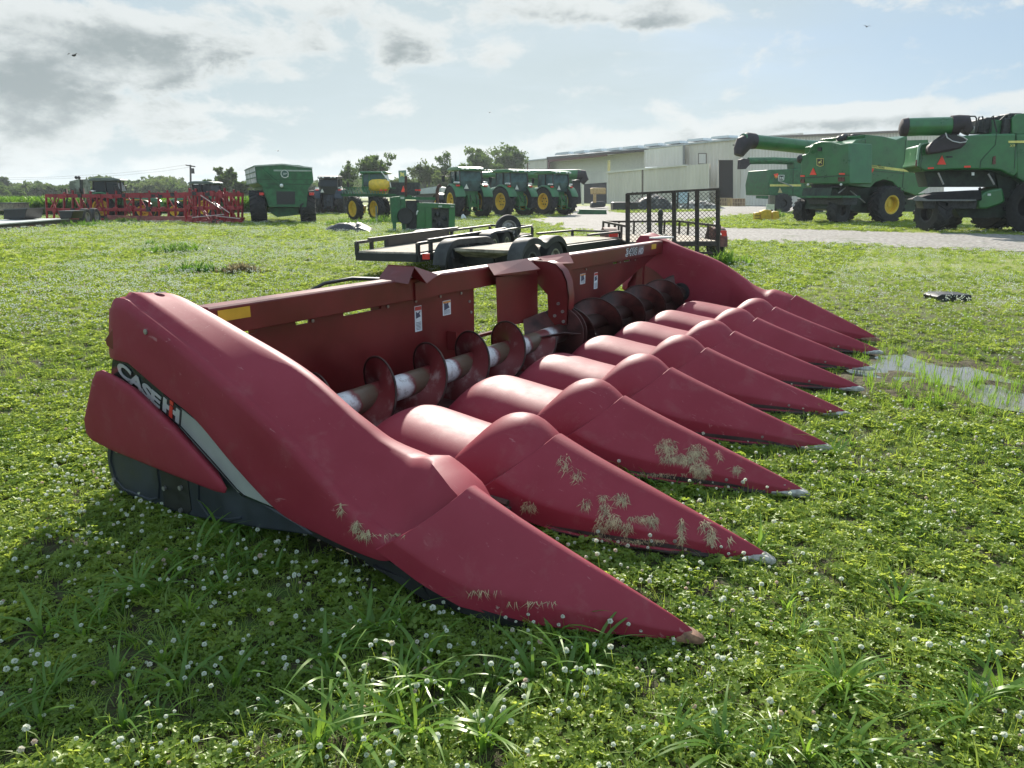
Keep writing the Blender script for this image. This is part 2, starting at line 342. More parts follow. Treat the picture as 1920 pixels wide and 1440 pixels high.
g1 = mixc(mth('MULTIPLY', smooth(fbm(co, 0.25, 6, 0.7), 0.48, 0.66), 0.55), g1, (0.17, 0.155, 0.12)); L.new(g1, p.inputs['Base Color'])
g1 = mixc(mth('MULTIPLY', smooth(fbm(co, 0.6, 8, 0.75, 0.3, (3, 8, 0)), 0.56, 0.66), 0.8), g1, (0.06, 0.09, 0.025)); L.new(g1, p.inputs['Base Color'])
bmp = nd('ShaderNodeBump', i_Strength=0.9, i_Distance=0.05); L.new(vo.outputs['Distance'], bmp.inputs['Height']); bmp.invert = True; L.new(bmp.outputs[0], p.inputs['Normal'])
me.materials.append(gr); ro = bpy.data.objects.new('gravel_road', me); C.objects.link(ro); tag(ro, kind='structure')

# puddle: a level sheet that the uneven ground breaks through
wm = bpy.data.materials.new('muddy_water'); wm.use_nodes = True; nt = wm.node_tree; N = nt.nodes; L = nt.links; N.clear()
out = nd('ShaderNodeOutputMaterial'); p = nd('ShaderNodeBsdfPrincipled'); L.new(p.outputs[0], out.inputs[0]); p.inputs['Roughness'].default_value = 0.03
p.inputs['Base Color'].default_value = (0.13, 0.12, 0.10, 1); p.inputs['IOR'].default_value = 1.5; p.inputs['Specular IOR Level'].default_value = 1.0
co = nd('ShaderNodeTexCoord').outputs['Object']; bmp = nd('ShaderNodeBump', i_Strength=0.12, i_Distance=0.01); L.new(fbm(co, 18, 3, 0.5), bmp.inputs['Height']); L.new(bmp.outputs[0], p.inputs['Normal'])
c_ = PUDW.mean(0); pts = [(q[0], q[1], -0.014) for q in [c_ + (np.array(a) - c_) * 1.08 for a in PUDW]]
MB().add(pts, [tuple(range(len(pts)))]).build('puddle', wm, smooth=False); tag(bpy.data.objects['puddle'], kind='structure')
# ------------------------------------------------------------ the red corn header (x along its width, y back from the snout tips)
SP = 0.762; NROW = 8; XF = SP * NROW
hd = thing('corn_header', 'wide dark red eight row corn header with long pointed snouts resting on clover', 'corn header', (0, 0, 0))
FLIP = lambda p: V((XF - p[0], p[1], p[2]))
def lerp(t, tab):
    for (a, va), (b, vb) in zip(tab, tab[1:]):
        if t <= b: return va + (vb - va) * max(0.0, min(1.0, (t - a) / (b - a)))
    return tab[-1][1]
def cr(t, tab):                                     # smooth interpolation through a table
    xs = [a for a, _ in tab]; ys = [b for _, b in tab]; n = len(xs)
    if t <= xs[0]: return ys[0]
    if t >= xs[-1]: return ys[-1]
    i = max(j for j in range(n - 1) if xs[j] <= t); h = xs[i + 1] - xs[i]; u = (t - xs[i]) / h
    d = lambda j: 0.0 if j in (0, n - 1) and False else (ys[min(j + 1, n - 1)] - ys[max(j - 1, 0)]) / (xs[min(j + 1, n - 1)] - xs[max(j - 1, 0)])
    m0, m1_ = d(i) * h, d(i + 1) * h; u2, u3 = u * u, u * u * u
    return (2 * u3 - 3 * u2 + 1) * ys[i] + (u3 - 2 * u2 + u) * m0 + (-2 * u3 + 3 * u2) * ys[i + 1] + (u3 - u2) * m1_
def superarch(xc, y, wl, wr, zb, zt, pw, n, shift=0.0, flat=0.0):
    row = []
    for k_ in range(n + 1):
        a = pi * k_ / n; cx_, sz = -cos(a), sin(a)
        x = (abs(cx_) ** (2 / pw)) * (1 if cx_ >= 0 else -1); z = sz ** (2 / pw)
        x = x * (wr if x > 0 else wl)
        row.append(V((xc + x, y + shift * (1 - z) ** 1.3, zb + (zt - zb) * z)))
    return row
def gothic(xc, y, wl, wr, zb, zt, hip, rd, n, shift=0.0, flare=0.04):
    half = []; k1, k2, k3 = 4, 4, n // 2 - 8                # foot, shoulder, roof
    for i in range(k1): half.append((1.0 + flare * (1 - i / k1), hip * 0.86 * i / k1))
    rf = lambda u: 1 - (sqrt(u * u + rd * rd) - rd) / (sqrt(1 + rd * rd) - rd) * (1 - hip)
    for i in range(k2 + 1):
        t = i / k2; a0 = (1.0, hip * 0.86); b0 = (1.0, hip * 1.0); c0 = (0.86, rf(0.86)); half.append(tuple((1 - t) ** 2 * a0[j] + 2 * t * (1 - t) * b0[j] + t * t * c0[j] for j in (0, 1)))
    for i in range(1, k3): u = 0.86 * (1 - i / k3); half.append((u, rf(u)))
    pts = [(-u * wl, z) for u, z in half] + [(0, 1.0)] + [(u * wr, z) for u, z in half[::-1]]
    return [V((xc + x, y + shift * (1 - z) ** 1.2, zb + (zt - zb) * z)) for x, z in pts]
def shell(rows, th=0.006):                          # outer skin plus the closed under edge
    mb = MB(); mb.grid(rows); inner = []
    for r_ in rows:
        c = sum((p for p in r_), V((0, 0, 0))) / len(r_)
        inner.append([p + (V((c.x, p.y, c.z)) - p).normalized() * th for p in r_])
    b = len(mb.v); mb.grid(inner, flip=True); m_ = len(rows[0])
    for i in range(len(rows) - 1):
        for kk in (0, m_ - 1):
            mb.f.append((i * m_ + kk, (i + 1) * m_ + kk, b + (i + 1) * m_ + kk, b + i * m_ + kk))
    for kk in range(m_ - 1):
        for i in (0, len(rows) - 1): mb.f.append((i * m_ + kk, i * m_ + kk + 1, b + i * m_ + kk + 1, b + i * m_ + kk))
    return mb
CT = [(0.005, 0.050), (0.03, 0.062), (0.10, 0.088), (0.25, 0.140), (0.5, 0.222), (0.75, 0.305), (0.89, 0.355), (0.955, 0.380), (1.0, 0.397)]
CB = [(0.005, 0.034), (0.03, 0.028), (0.10, 0.020), (0.3, 0.022), (0.6, 0.032), (0.78, 0.055), (0.88, 0.10), (0.955, 0.155), (1.0, 0.18)]
CW = [(0.005, 0.008), (0.03, 0.022), (0.10, 0.052), (0.25, 0.098), (0.5, 0.178), (0.75, 0.252), (0.9, 0.288), (1.0, 0.296)]
def cone_rows(xc, dz=0.0, wl=1.0, n=32):
    rows = []; ys = [0.005 + (0.955 - 0.005) * (i / 40) for i in range(41)]
    for y in ys:
        w_ = cr(y, CW); pw = 1.78 + 0.25 * y; sh = 0.24 * max(0, (y - 0.45) / 0.505) ** 1.6
        rows.append(gothic(xc, y, w_ * (0.93 + .08 * y), w_ * (0.93 + .08 * y), cr(y, CB) + dz * min(1, y * 6), cr(y, CT) + dz * y, 0.50 - 0.16 * y, 0.20, n, sh))
    last = rows[-1]; rows.append([V((xc + (p.x - xc) * 0.975, p.y + 0.010, .1 + (p.z - .1) * 0.975)) for p in last]); rows.append([V((xc + (p.x - xc) * 0.93, p.y + 0.008, .1 + (p.z - .1) * 0.93)) for p in last])
    return rows
HT = [(0.90, 0.29), (0.96, 0.345), (1.03, 0.408), (1.09, 0.443), (1.16, 0.448), (1.23, 0.428), (1.29, 0.385), (1.345, 0.322)]
def hump_rows(xc, n=28):
    rows = []
    for i in range(19):
        y = 0.90 + 0.445 * i / 18; t = (y - 0.9) / 0.445
        rows.append(superarch(xc, y, 0.232 + 0.070 * t, 0.232 + 0.070 * t, 0.12 + 0.03 * t, cr(y, HT), 1.72 + .2 * t, n, 0.12 * t))
    rows.append([V((xc + (p.x - xc) * 0.96, p.y + 0.01, 0.1 + (p.z - 0.1) * 0.95)) for p in rows[-1]])
    return rows
OT = [(1.22, 0.305), (1.34, 0.322), (1.5, 0.340), (1.68, 0.364), (1.79, 0.372), (1.86, 0.352), (1.92, 0.300), (1.97, 0.225), (2.0, 0.165)]
def hood_rows(xc, n=28):
    rows = []
    for i in range(27):
        y = 1.22 + 0.78 * i / 26
        rows.append(superarch(xc, y, lerp(y, [(1.2, 0.292), (1.8, 0.335), (2.0, 0.34)]), lerp(y, [(1.2, 0.292), (1.8, 0.335), (2.0, 0.34)]), 0.14, max(cr(y, OT), 0.16), 2.2, n))
    return rows
def tip_mb(xc, s=1.0):
    rows = []
    for y, w_, zb, zt in ((-0.034, 0.006, 0.022, 0.030), (-0.024, 0.015, 0.014, 0.040), (0.012, 0.026, 0.008, 0.050), (0.08, 0.048, 0.008, 0.046), (0.13, 0.062, 0.012, 0.040), (0.142, 0.058, 0.016, 0.034)):
        rows.append([V((xc + a * w_ * s, y, zb + (zt - zb) * b)) for a, b in ((-1, 0.1), (-1.03, 0.55), (-0.75, 0.95), (0, 1.0), (0.75, 0.95), (1.03, 0.55), (1, 0.1), (0, -0.05))])
    mb = MB(); mb.grid(rows, closed=True); mb.f.append(tuple(range(8))); return mb
CAST = mat('cast_tip_metal', (0.30, 0.29, 0.27), 0.5, metal=0.4, var=0.35, scale=30, bump=0.3, bscale=120)
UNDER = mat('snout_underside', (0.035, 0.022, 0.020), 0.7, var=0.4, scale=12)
SNOUT = {}
for i in range(1, NROW):
    x = i * SP; dz = rng.uniform(-0.004, 0.004); dxs = rng.uniform(-0.008, 0.008)
    c = shell(cone_rows(x, dz)).build('snout', PLASTIC, hd, ang=50); SNOUT[i] = c
    tip_mb(x).build('tip', CAST, c)
    u = MB()                                        # the skid under the snout and the painted shade strip along its lower edge
    for s in (-1, 1):
        u.tube([(x + s * 0.07, 0.16, 0.022), (x + s * 0.125, 0.35, 0.020), (x + s * 0.20, 0.62, 0.026), (x + s * 0.255, 0.84, 0.048)], [0.010, 0.014, 0.016, 0.010], 8)
    u.prism([(x - 0.04, 0.12, 0.012), (x + 0.04, 0.12, 0.012), (x + 0.19, 0.85, 0.02), (x - 0.19, 0.85, 0.02)], (0, 0, 0.04))
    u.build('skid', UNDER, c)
    for s in (-1, 1):
        yy = [0.24 + 0.52 * j / 12 for j in range(13)]; hw = lambda y: cr(y, CW) * (0.93 + .08 * y) * 1.04; sy_ = lambda y: y + 0.24 * max(0, (y - 0.45) / 0.505) ** 1.6
        MB().tube([(x + s * hw(y), sy_(y), cr(y, CB) + .004) for y in yy], 0.007, 6).build('lower_lip', PLASTIC, c)
        MB().grid([[V((x + s * (hw(y) + .0005 + .0025 * sin(pi * (j / 12))), sy_(y) * 1.0, cr(y, CB) + a)) for a in (0.013, 0.013 + .022 * sin(pi * min(1, (j + .3) / 12)) ** .6)] for j, y in enumerate(yy)]).build('recess', UNDER, c)  # dark strip laid on the skin stands in for groove shade
    for q in (0.34, 0.80): MB().lathe([(0.001, -0.006), (0.008, -0.005), (0.008, 0.004)], (x - cr(q, CW) * (.93 + .08 * q) - .001, q + .24 * max(0, (q - .45) / .505) ** 1.6, cr(q, CB) + .045), (1, 0, 0), 8).build('bolt', STEEL, c)
    shell(hump_rows(x)).build('hump', PLASTIC, hd, ang=50)
    shell(hood_rows(x)).build('row_hood', PLASTIC, hd, ang=50)

# end dividers: one long moulded body each, the second mirrored
CZ = [(0.86, 0.16), (0.95, 0.17), (1.02, 0.20), (1.19, 0.247), (1.324, 0.325), (1.459, 0.421), (1.648, 0.541), (1.921, 0.686), (2.173, 0.809), (2.496, 0.944), (2.602, 0.985), (2.68, 0.985)]
TZ = [(0.86, 0.28), (0.90, 0.345), (0.98, 0.398), (1.05, 0.425), (1.13, 0.447), (1.2, 0.435), (1.225, 0.435), (1.36, 0.485), (1.462, 0.550), (1.752, 0.715), (2.15, 0.850), (2.44, 0.940), (2.56, 0.972), (2.66, 0.988)]
TX = [(0.86, 0.0), (0.98, 0.02), (1.13, 0.09), (1.25, 0.09), (1.45, 0.055), (2.7, 0.04)]
RX = [(0.86, 0.12), (0.92, 0.20), (0.98, 0.27), (1.13, 0.30), (1.25, 0.26), (1.40, 0.17), (1.6, 0.10), (2.7, 0.07)]
BZ = [(0.86, 0.12), (0.96, 0.15), (1.05, 0.17), (1.17, 0.14), (1.48, 0.165), (1.694, 0.205), (1.93, 0.34), (2.178, 0.515), (2.37, 0.592), (2.716, 0.742), (2.78, 0.76)]
IZ = [(0.98, 0.12), (1.5, 0.14), (2.0, 0.20), (2.3, 0.45), (2.5, 0.6), (2.8, 0.7)]
OX = [(0.86, -0.09), (0.93, -0.14), (1.0, -0.19), (1.1, -0.222), (1.3, -0.222), (2.8, -0.22)]
def div_row(y):
    cz = cr(y, CZ); tz = cr(y, TZ); tx = lerp(y, TX); rx = lerp(y, RX); bz = cr(y, BZ); iz = cr(y, IZ); ox = lerp(y, OX)
    tz = max(tz, cz - 0.03); k_ = min(1, max(0, (y - 1.15) / 0.35))   # the raised bead along the crease fades in
    pts = [(ox + 0.05, bz), (ox + 0.004, bz + 0.004), (ox, bz + 0.02)]
    for t in (0.25, 0.5, 0.75): pts.append((ox, bz + 0.02 + (cz - 0.05 - bz - 0.02) * t))
    pts += [(ox + 0.001, cz - 0.045), (ox + 0.006, cz - 0.022), (ox + 0.016, cz - 0.005), (ox + 0.028, cz + 0.004), (ox + 0.042, cz + 0.006 - 0.006 * k_), (ox + 0.056, cz + 0.005 + 0.002 * k_), (ox + 0.075, cz + 0.013 + 0.012 * k_)]
    a = (pts[-1][0], pts[-1][1]); mid = tz + 0.012
    for t in (0.25, 0.5, 0.75, 1.0):
        e = t * t * (3 - 2 * t) if y < 1.3 else t; pts.append((a[0] + (tx - 0.05 - a[0]) * t, a[1] + (mid - a[1]) * (e * 0.6 + t * 0.4)))
    pts += [(tx - 0.02, tz + 0.010), (tx + 0.0 + (rx - tx) * 0.15, tz + 0.002), (tx + (rx - tx) * 0.45, tz - 0.018), (tx + (rx - tx) * 0.75, tz - 0.05 - 0.02 * (1 - k_)), (rx, tz - 0.10 - 0.06 * (1 - k_))]
    zl = pts[-1][1]
    for t in (0.35, 0.7, 1.0): pts.append((rx, zl + (iz - zl) * t))
    return [V((px_, y, max(pz, bz - 0.001) if px_ < 0 else pz)) for px_, pz in pts]
drows = [div_row(0.86 + (2.62 - 0.86) * i / 64) for i in range(65)]
for y, dz, fx in ((2.655, 0.004, 0.99), (2.69, -0.022, 0.96), (2.715, -0.07, 0.93), (2.735, -0.14, 0.90), (2.745, -0.2, 0.88)):   # rounded back end
    base = div_row(2.62); zt = max(p.z for p in base)
    drows.append([V((p.x * fx, y + (zt - min(p.z, zt)) * 0.20, min(p.z, zt + dz) if p.z > zt - 0.3 else p.z)) for p in base])
e0 = rows_c = cone_rows(0.0, 0.0, 1.0)
C0T = [(0.005, 0.052), (0.03, 0.068), (0.10, 0.100), (0.25, 0.160), (0.5, 0.255), (0.75, 0.352), (0.90, 0.410), (1.0, 0.447)]
def cone0_rows(n=32):
    rows = []
    for i in range(41):
        y = 0.005 + 0.895 * i / 40; w_ = cr(y, CW); sh = 0.25 * max(0, (y - 0.42) / 0.48) ** 1.6; wl = w_ * (1 - 0.10 * y)
        rows.append(gothic(0.10 * (1 - y) ** 1.5, y, wl * 0.90, w_ * 0.88, lerp(y, [(0, 0.03), (0.1, 0.024), (0.5, 0.036), (0.70, 0.052), (0.80, 0.11), (0.90, 0.20)]), cr(y, C0T), 0.48 - .26 * y, 0.20, n, sh))
    last = rows[-1]; rows.append([V((p.x * 0.975, p.y + 0.010, .1 + (p.z - .1) * 0.975)) for p in last]); rows.append([V((p.x * 0.93, p.y + 0.008, .1 + (p.z - .1) * 0.93)) for p in last])
    return [[V((p.x, p.y + 0.09 * max(0, 1 - p.y), p.z)) for p in r_] for r_ in rows]
for mir in (False, True):
    fl = FLIP if mir else (lambda p: V(p))
    body = shell([[fl(p) for p in r_] for r_ in drows], 0.008).build('end_divider', PLASTIC, hd, ang=50)
    cn = shell([[fl(p) for p in r_] for r_ in cone0_rows()]).build('snout', PLASTIC, hd, ang=50); SNOUT['B' if mir else 0] = cn
    tb = tip_mb(0.10, 0.9); tb.v = [tuple(fl((p[0], p[1] + .085, p[2]))) for p in tb.v]; tb.build('tip', mat('rusty_tip', (0.17, 0.09, 0.055), 0.75, var=0.5, scale=25, bump=0.3), cn)
    g = MB(); g.prism([fl((-0.20, 0.95, 0.045)), fl((-0.20, 1.25, 0.10)), fl((-0.20, 1.25, 0.16)), fl((-0.20, 1.0, 0.12))], fl((0.03, 0, 0)) - fl((0, 0, 0)))
    g.prism([fl((-0.195, 1.2, 0.10)), fl((-0.195, 1.55, 0.135)), fl((-0.195, 1.55, 0.18)), fl((-0.195, 1.2, 0.17))], fl((0.20, 0, 0)) - fl((0, 0, 0)))  # added black block, hides a bright patch under the divider
    g.prism([fl((-0.15, 0.55, 0.012)), fl((-0.20, 0.95, 0.03)), fl((-0.215, 1.2, 0.11)), fl((-0.16, 0.6, 0.04))], fl((0.04, 0, 0)) - fl((0, 0, 0)))
    g.build('lower_rail', BLACK, hd)
    # inner and outer side panels, closing the body down to the frame
    OUT = -0.2145
    up = [(2.602, 0.95), (2.700, 0.86), (2.782, 0.795), (2.778, 0.766), (2.716, 0.747), (2.37, 0.597), (2.178, 0.52), (1.694, 0.208), (1.484, 0.17), (1.214, 0.145), (1.18, 0.2), (1.324, 0.30), (1.648, 0.52), (1.921, 0.66), (2.173, 0.78), (2.496, 0.91)]
    MB().prism([fl((OUT, a, b)) for a, b in up], fl((0.012, 0, 0)) - fl((0, 0, 0))).build('side_panel', SHEET, hd, bevel=0.003)
    inn = [(1.45, 0.10), (2.42, 0.10), (2.62, 0.10), (2.68, 0.90), (2.46, 0.89), (2.17, 0.79), (1.75, 0.63), (1.507, 0.50), (1.35, 0.38), (1.30, 0.14)]
    MB().prism([fl((0.052, a, b)) for a, b in inn], fl((0.012, 0, 0)) - fl((0, 0, 0))).build('inner_wall', SHEET, hd)
    # dark recessed panel carrying the badge and stripe, lower bulged shield, chain case
    rec = [(2.735, 0.760), (2.79, 0.63), (2.366, 0.470), (1.93, 0.215), (1.690, 0.205), (2.178, 0.525), (2.37, 0.605)]
    rp_ = MB().prism([fl((-0.206, a, b)) for a, b in rec], fl((0.012, 0, 0)) - fl((0, 0, 0))).build('badge_panel', mat('dark_green_decal', (0.012, 0.020, 0.016), 0.3, var=0.2), hd)
    st = [(2.395, 0.590), (2.175, 0.505), (1.694, 0.212), (1.945, 0.2305), (2.15, 0.36), (2.33, 0.475), (2.300, 0.548)]
    MB().prism([fl((-0.2095, a, b)) for a, b in st], fl((0.003, 0, 0)) - fl((0, 0, 0))).build('stripe', mat('grey_stripe', (0.26, 0.27, 0.25), 0.4, var=0.06), hd)
    ln = MB()
    lp = [(2.29, 0.463), (2.1, 0.345), (1.95, 0.245), (1.90, 0.222)]
    for a, b in zip(lp, lp[1:]): ln.bar(fl((-0.2105, *a)), fl((-0.2105, *b)), 0.006, 0.004)
    ln.build('stripe_line', BLACK, hd)
    lo = [(2.840, 0.647), (2.885, 0.60), (2.927, 0.532), (3.019, 0.379), (3.021, 0.312), (2.98, 0.285), (2.815, 0.262), (2.376, 0.238), (2.03, 0.224), (1.972, 0.230), (1.962, 0.250), (1.99, 0.285), (2.284, 0.469), (2.567, 0.61), (2.732, 0.652), (2.79, 0.66)]
    mb = MB(); cx0 = sum(a for a, b in lo) / len(lo); cz0 = sum(b for a, b in lo) / len(lo); rows = []
    for f_, xo in ((0.78, -0.190), (0.87, -0.210), (0.94, -0.228), (0.985, -0.241), (0.985, -0.248), (0.96, -0.254), (0.90, -0.258), (0.75, -0.261), (0.4, -0.262), (0.001, -0.262)):
        rows.append([fl((xo, cx0 + (a - cx0) * f_, cz0 + (b - cz0) * f_)) for a, b in lo])
    mb.grid(rows, closed=True); mb.build('lower_shield', PLASTIC, hd, ang=40)
    CASE = mat('chain_case_plastic', (0.022, 0.027, 0.034), 0.5, var=0.2, scale=8, bump=0.15)
    cs = [(2.93, 0.26), (2.957, 0.19), (2.957, 0.11), (2.93, 0.045), (2.891, 0.012), (2.70, 0.008), (2.495, 0.012), (2.298, 0.022), (1.838, 0.085), (1.507, 0.14), (1.6, 0.175), (2.03, 0.26), (2.4, 0.27)]
    cc_ = MB().prism([fl((-0.20, a, b)) for a, b in cs], fl((0.10, 0, 0)) - fl((0, 0, 0))).build('chain_case', CASE, hd, bevel=0.012)
    rib = MB()
    for loop in ([(2.89, 0.25), (2.92, 0.17), (2.90, 0.08), (2.83, 0.04), (2.62, 0.035), (2.55, 0.06), (2.53, 0.13), (2.53, 0.22)], [(2.22, 0.22), (2.24, 0.12), (2.18, 0.06), (2.05, 0.075), (1.95, 0.11)]):
        MB().tube([fl((-0.2015, *q)) for q in loop], 0.006, 6).build('rib', CASE, cc_)
    MB().prism([fl((-0.2035, a, b)) for a, b in ((2.505, 0.235), (2.505, 0.03), (2.33, 0.035), (2.30, 0.06), (2.30, 0.22))], fl((0.004, 0, 0)) - fl((0, 0, 0))).build('cover_plate', mat('dark_cover', (0.012, 0.013, 0.010), 0.6, var=0.4, scale=14), cc_)
    for q in ((2.90, 0.08), (2.83, 0.245), (2.475, 0.13), (2.37, 0.045), (2.35, 0.16)): MB().lathe([(0.001, -0.012), (0.011, -0.012), (0.011, 0.0)], fl((-0.205, *q)), (1, 0, 0), 10).build('bolt', STEEL, cc_)
    if not mir:
        # lettering on the near end
        def letters(txt, y0, z0, y1, z1, size, mt, parent, name, x=-0.2115, shear=0.0, ext=0.0012, mirror=False, offs=0.0, fit_w=None):
            cu = bpy.data.curves.new(name, 'FONT'); cu.body = txt; cu.size = size; cu.extrude = ext; cu.shear = shear; cu.offset = offs; cu.space_character = 0.93
            o = bpy.data.objects.new(name, cu); C.objects.link(o); dg = bpy.context.evaluated_depsgraph_get(); me_ = bpy.data.meshes.new_from_object(o.evaluated_get(dg)); bpy.data.objects.remove(o)
            d = V((0, y1 - y0, z1 - z0)); wv = max(v.co.x for v in me_.vertices) or 1; sx_ = (d.length / wv) if fit_w is None else fit_w; ex = d.normalized(); ez = V((0, -ex.z, ex.y)) * (1 if ex.y > 0 else -1)
            ex2 = ex
            for v in me_.vertices:
                p_ = V((x, y0, z0)) + ex2 * (v.co.x * sx_) + ez * v.co.y; v.co = V((x - v.co.z * 1.0, p_.y, p_.z))
            me_.materials.append(mt); o = bpy.data.objects.new(name, me_); C.objects.link(o); o.parent = parent; return o
        LET = mat('badge_letters', (0.42, 0.43, 0.42), 0.35, metal=0.3, var=0.05)
        letters('CASE', 2.728, 0.652, 2.428, 0.520, 0.084, LET, rp_, 'lettering', offs=0.0035)
        ih = MB(); exd = V((0, -0.918, -0.396)); ezd = V((0, -0.396 * -1 * -1, 0.918)); ezd = V((0, -0.30, 0.95)).normalized()
        o0 = V((-0.2115, 2.410, 0.518))
        def blk(a0, a1, b0, b1, xo=0.0): return [o0 + V((xo, 0, 0)) + exd * a + ezd * b * .9 for a, b in ((a0, b0), (a1, b0), (a1, b1), (a0, b1))]
        ext = V((0.004, 0, 0))
        MB().prism(blk(-0.004, 0.132, -0.012, 0.086, 0.001), ext).build('emblem_ground', BLACK, rp_)
        ih.prism(blk(0.004, 0.030, 0.0, 0.074, -0.002), ext).prism(blk(0.096, 0.122, 0.0, 0.074, -0.002), ext).prism(blk(0.030, 0.050, 0.028, 0.050, -0.002), ext).prism(blk(0.076, 0.096, 0.028, 0.050, -0.002), ext)
        ih.build('emblem_bars', LET, rp_)
        MB().prism(blk(0.052, 0.074, 0.0, 0.062, -0.003), ext).prism(blk(0.052, 0.074, 0.070, 0.090, -0.003), ext).build('emblem_centre', mat('emblem_red', (0.5, 0.04, 0.025), 0.4, var=0.05), rp_)
        MB().lathe([(0.001, -0.004), (0.012, -0.003), (0.012, 0.004)], (-0.222, 2.44, 0.865), (1, 0, 0), 12).build('bolt', STEEL, body)
        MB().lathe([(0.001, 0.002), (0.026, 0.0025)], (-0.03, 2.60, 1.0005), (0, 0, 1), 20).build('hole', BLACK, body)
        MB().prism([(-0.12, 2.63, 1.003), (-0.115, 2.655, 1.0), (-0.03, 2.665, 0.999), (-0.035, 2.65, 1.001)], (0, 0, 0.003)).build('slot', BLACK, body)

# cross beam, back sheet and its opening
BY = 2.40
beam = MB(); beam.prism([(0.066, BY, 0.795), (0.066, BY, 0.925), (0.066, BY + 0.012, 0.935), (0.066, BY + 0.105, 0.935), (0.066, BY + 0.12, 0.925), (0.066, BY + 0.12, 0.80)], (XF - 0.132, 0, 0))
beam.build('cross_beam', SHEET, hd, bevel=0.004)
SY = 2.445
def sheet(outline, name='back_sheet', m_=SHEET): return MB().prism([(a, SY, b) for a, b in outline], (0, 0.008, 0)).build(name, m_, hd, smooth=False)
def notched(x0, x1, zb, zt, nots, rb=None):
    o_ = [(x0, zb), (x0, zt)]
    for a, b in nots: o_ += [(a, zt), (a + 0.008, zt - 0.032), (b - 0.008, zt - 0.032), (b, zt)]
    o_ += [(x1, zt), (rb or x1, zb)]
    return o_
sheet(notched(0.066, 2.26, 0.20, 0.800, [(0.22, 0.36), (0.60, 0.70), (0.95, 1.28)], 2.22))
sheet(notched(3.62, XF - 0.066, 0.20, 0.800, [(4.72, 4.84), (5.0, 5.2)], 3.58))
MB().prism([(0.065, 2.16, 0.16), (0.065, 2.30, 0.19), (0.065, 2.45, 0.30), (0.065, 2.455, 0.30), (0.065, 2.31, 0.17), (0.065, 2.10, 0.14), (0.065, 1.80, 0.12), (0.065, 1.80, 0.13)], (XF - 0.13, 0, 0)).build('auger_trough', mat('trough_sheet', (0.07, 0.022, 0.020), 0.6, var=0.5, scale=8), hd, smooth=False)
fr = MB(); fr.bar((0.13, 2.48, 0.16), (XF - 0.13, 2.48, 0.16), 0.1, 0.12)
for xx in (0.4, 1.3, 2.24, 3.62, 4.6, 5.6): fr.bar((xx, 2.49, 0.16), (xx, 2.49, 0.85), 0.07, 0.07)
fr.build('rear_frame', SHEET, hd)
mb = MB()
for xx, zz in ((0.25, 0.77), (0.72, 0.775), (1.33, 0.775), (1.60, 0.775), (1.86, 0.775), (2.10, 0.77), (2.20, 0.70), (3.7, 0.775), (4.1, 0.77), (4.9, 0.775), (5.3, 0.77), (2.22, 0.62)):
    MB().lathe([(0.001, -0.008), (0.010, -0.007), (0.010, 0.0)], (xx, SY - 0.001, zz), (0, 1, 0), 10).build('bolt', STEEL, hd)
# centre plates, curved bearing hanger, peaked guard, linkage rod, hose
pl = lambda name, outline, y, th, m_=SHEET: MB().prism([(a, y, b) for a, b in outline], (0, th, 0)).build(name, m_, hd, bevel=0.002)
pl('centre_plate', [(2.39, 0.862), (2.995, 0.850), (3.01, 0.458), (2.41, 0.485)], 2.335, 0.006)
MB().prism([(2.31, 2.30, 0.880), (2.84, 2.30, 0.846), (2.98, 2.30, 0.868), (2.98, 2.42, 0.945), (2.40, 2.42, 0.945)], (0, 0, 0.006)).build('top_flap', SHEET, hd, smooth=False)
pl('centre_plate', [(3.13, 0.90), (3.60, 0.87), (3.60, 0.44), (3.30, 0.46), (3.2, 0.45)], 2.335, 0.006)
MB().prism([(3.10, 2.30, 0.895), (3.56, 2.30, 0.870), (3.70, 2.42, 0.945), (3.15, 2.42, 0.945)], (0, 0, 0.006)).build('top_flap', SHEET, hd, smooth=False)
arch = [(2.42, 0.93), (2.28, 0.93), (2.20, 0.91), (2.14, 0.86), (2.10, 0.78), (2.08, 0.66), (2.09, 0.44), (2.20, 0.40), (2.26, 0.44), (2.27, 0.66), (2.42, 0.80)]
MB().prism([(3.05, a, b) for a, b in arch], (0.012, 0, 0)).prism([(3.05, a, b) for a, b in arch[1:7]] + [(3.05, a + 0.008, b - 0.006) for a, b in arch[1:7]][::-1], (0.10, 0, 0)).build('bearing_hanger', SHEET, hd, ang=60)
mb = MB()
for a, b in ((2.13, 0.54), (2.20, 0.50), (2.12, 0.46), (2.17, 0.60)): MB().lathe([(0.001, -0.012), (0.013, -0.012), (0.013, 0)], (3.05, a, b), (1, 0, 0), 8).build('bolt', STEEL, hd)
gd = [(1.37, BY - 0.01, 0.925), (1.45, BY - 0.01, 1.005), (1.53, BY - 0.01, 0.905)]
mb = MB(); mb.prism([(1.36, 2.30, 0.918), (1.455, 2.33, 1.01), (1.455, 2.54, 1.01), (1.36, 2.54, 0.935)], (0.006, 0, 0.0)); mb.prism([(1.455, 2.33, 1.01), (1.54, 2.30, 0.90), (1.79, 2.40, 0.925), (1.74, 2.53, 0.965), (1.62, 2.54, 0.99), (1.455, 2.54, 1.01)], (0, 0, 0.006))
mb.build('peaked_guard', SHEET, hd, smooth=False)
MB().prism([(1.535, 2.388, 0.90), (1.80, 2.388, 0.935), (1.80, 2.388, 0.80), (1.535, 2.388, 0.79)], (0, 0.008, 0)).build('beam_bracket', SHEET, hd, smooth=False)
MB().tube([(1.35, 2.52, 0.935), (1.2, 2.60, 0.95), (1.05, 2.68, 0.93), (0.93, 2.76, 0.86), (0.86, 2.84, 0.74)], 0.011, 8).build('hydraulic_hose', BLACK, hd)
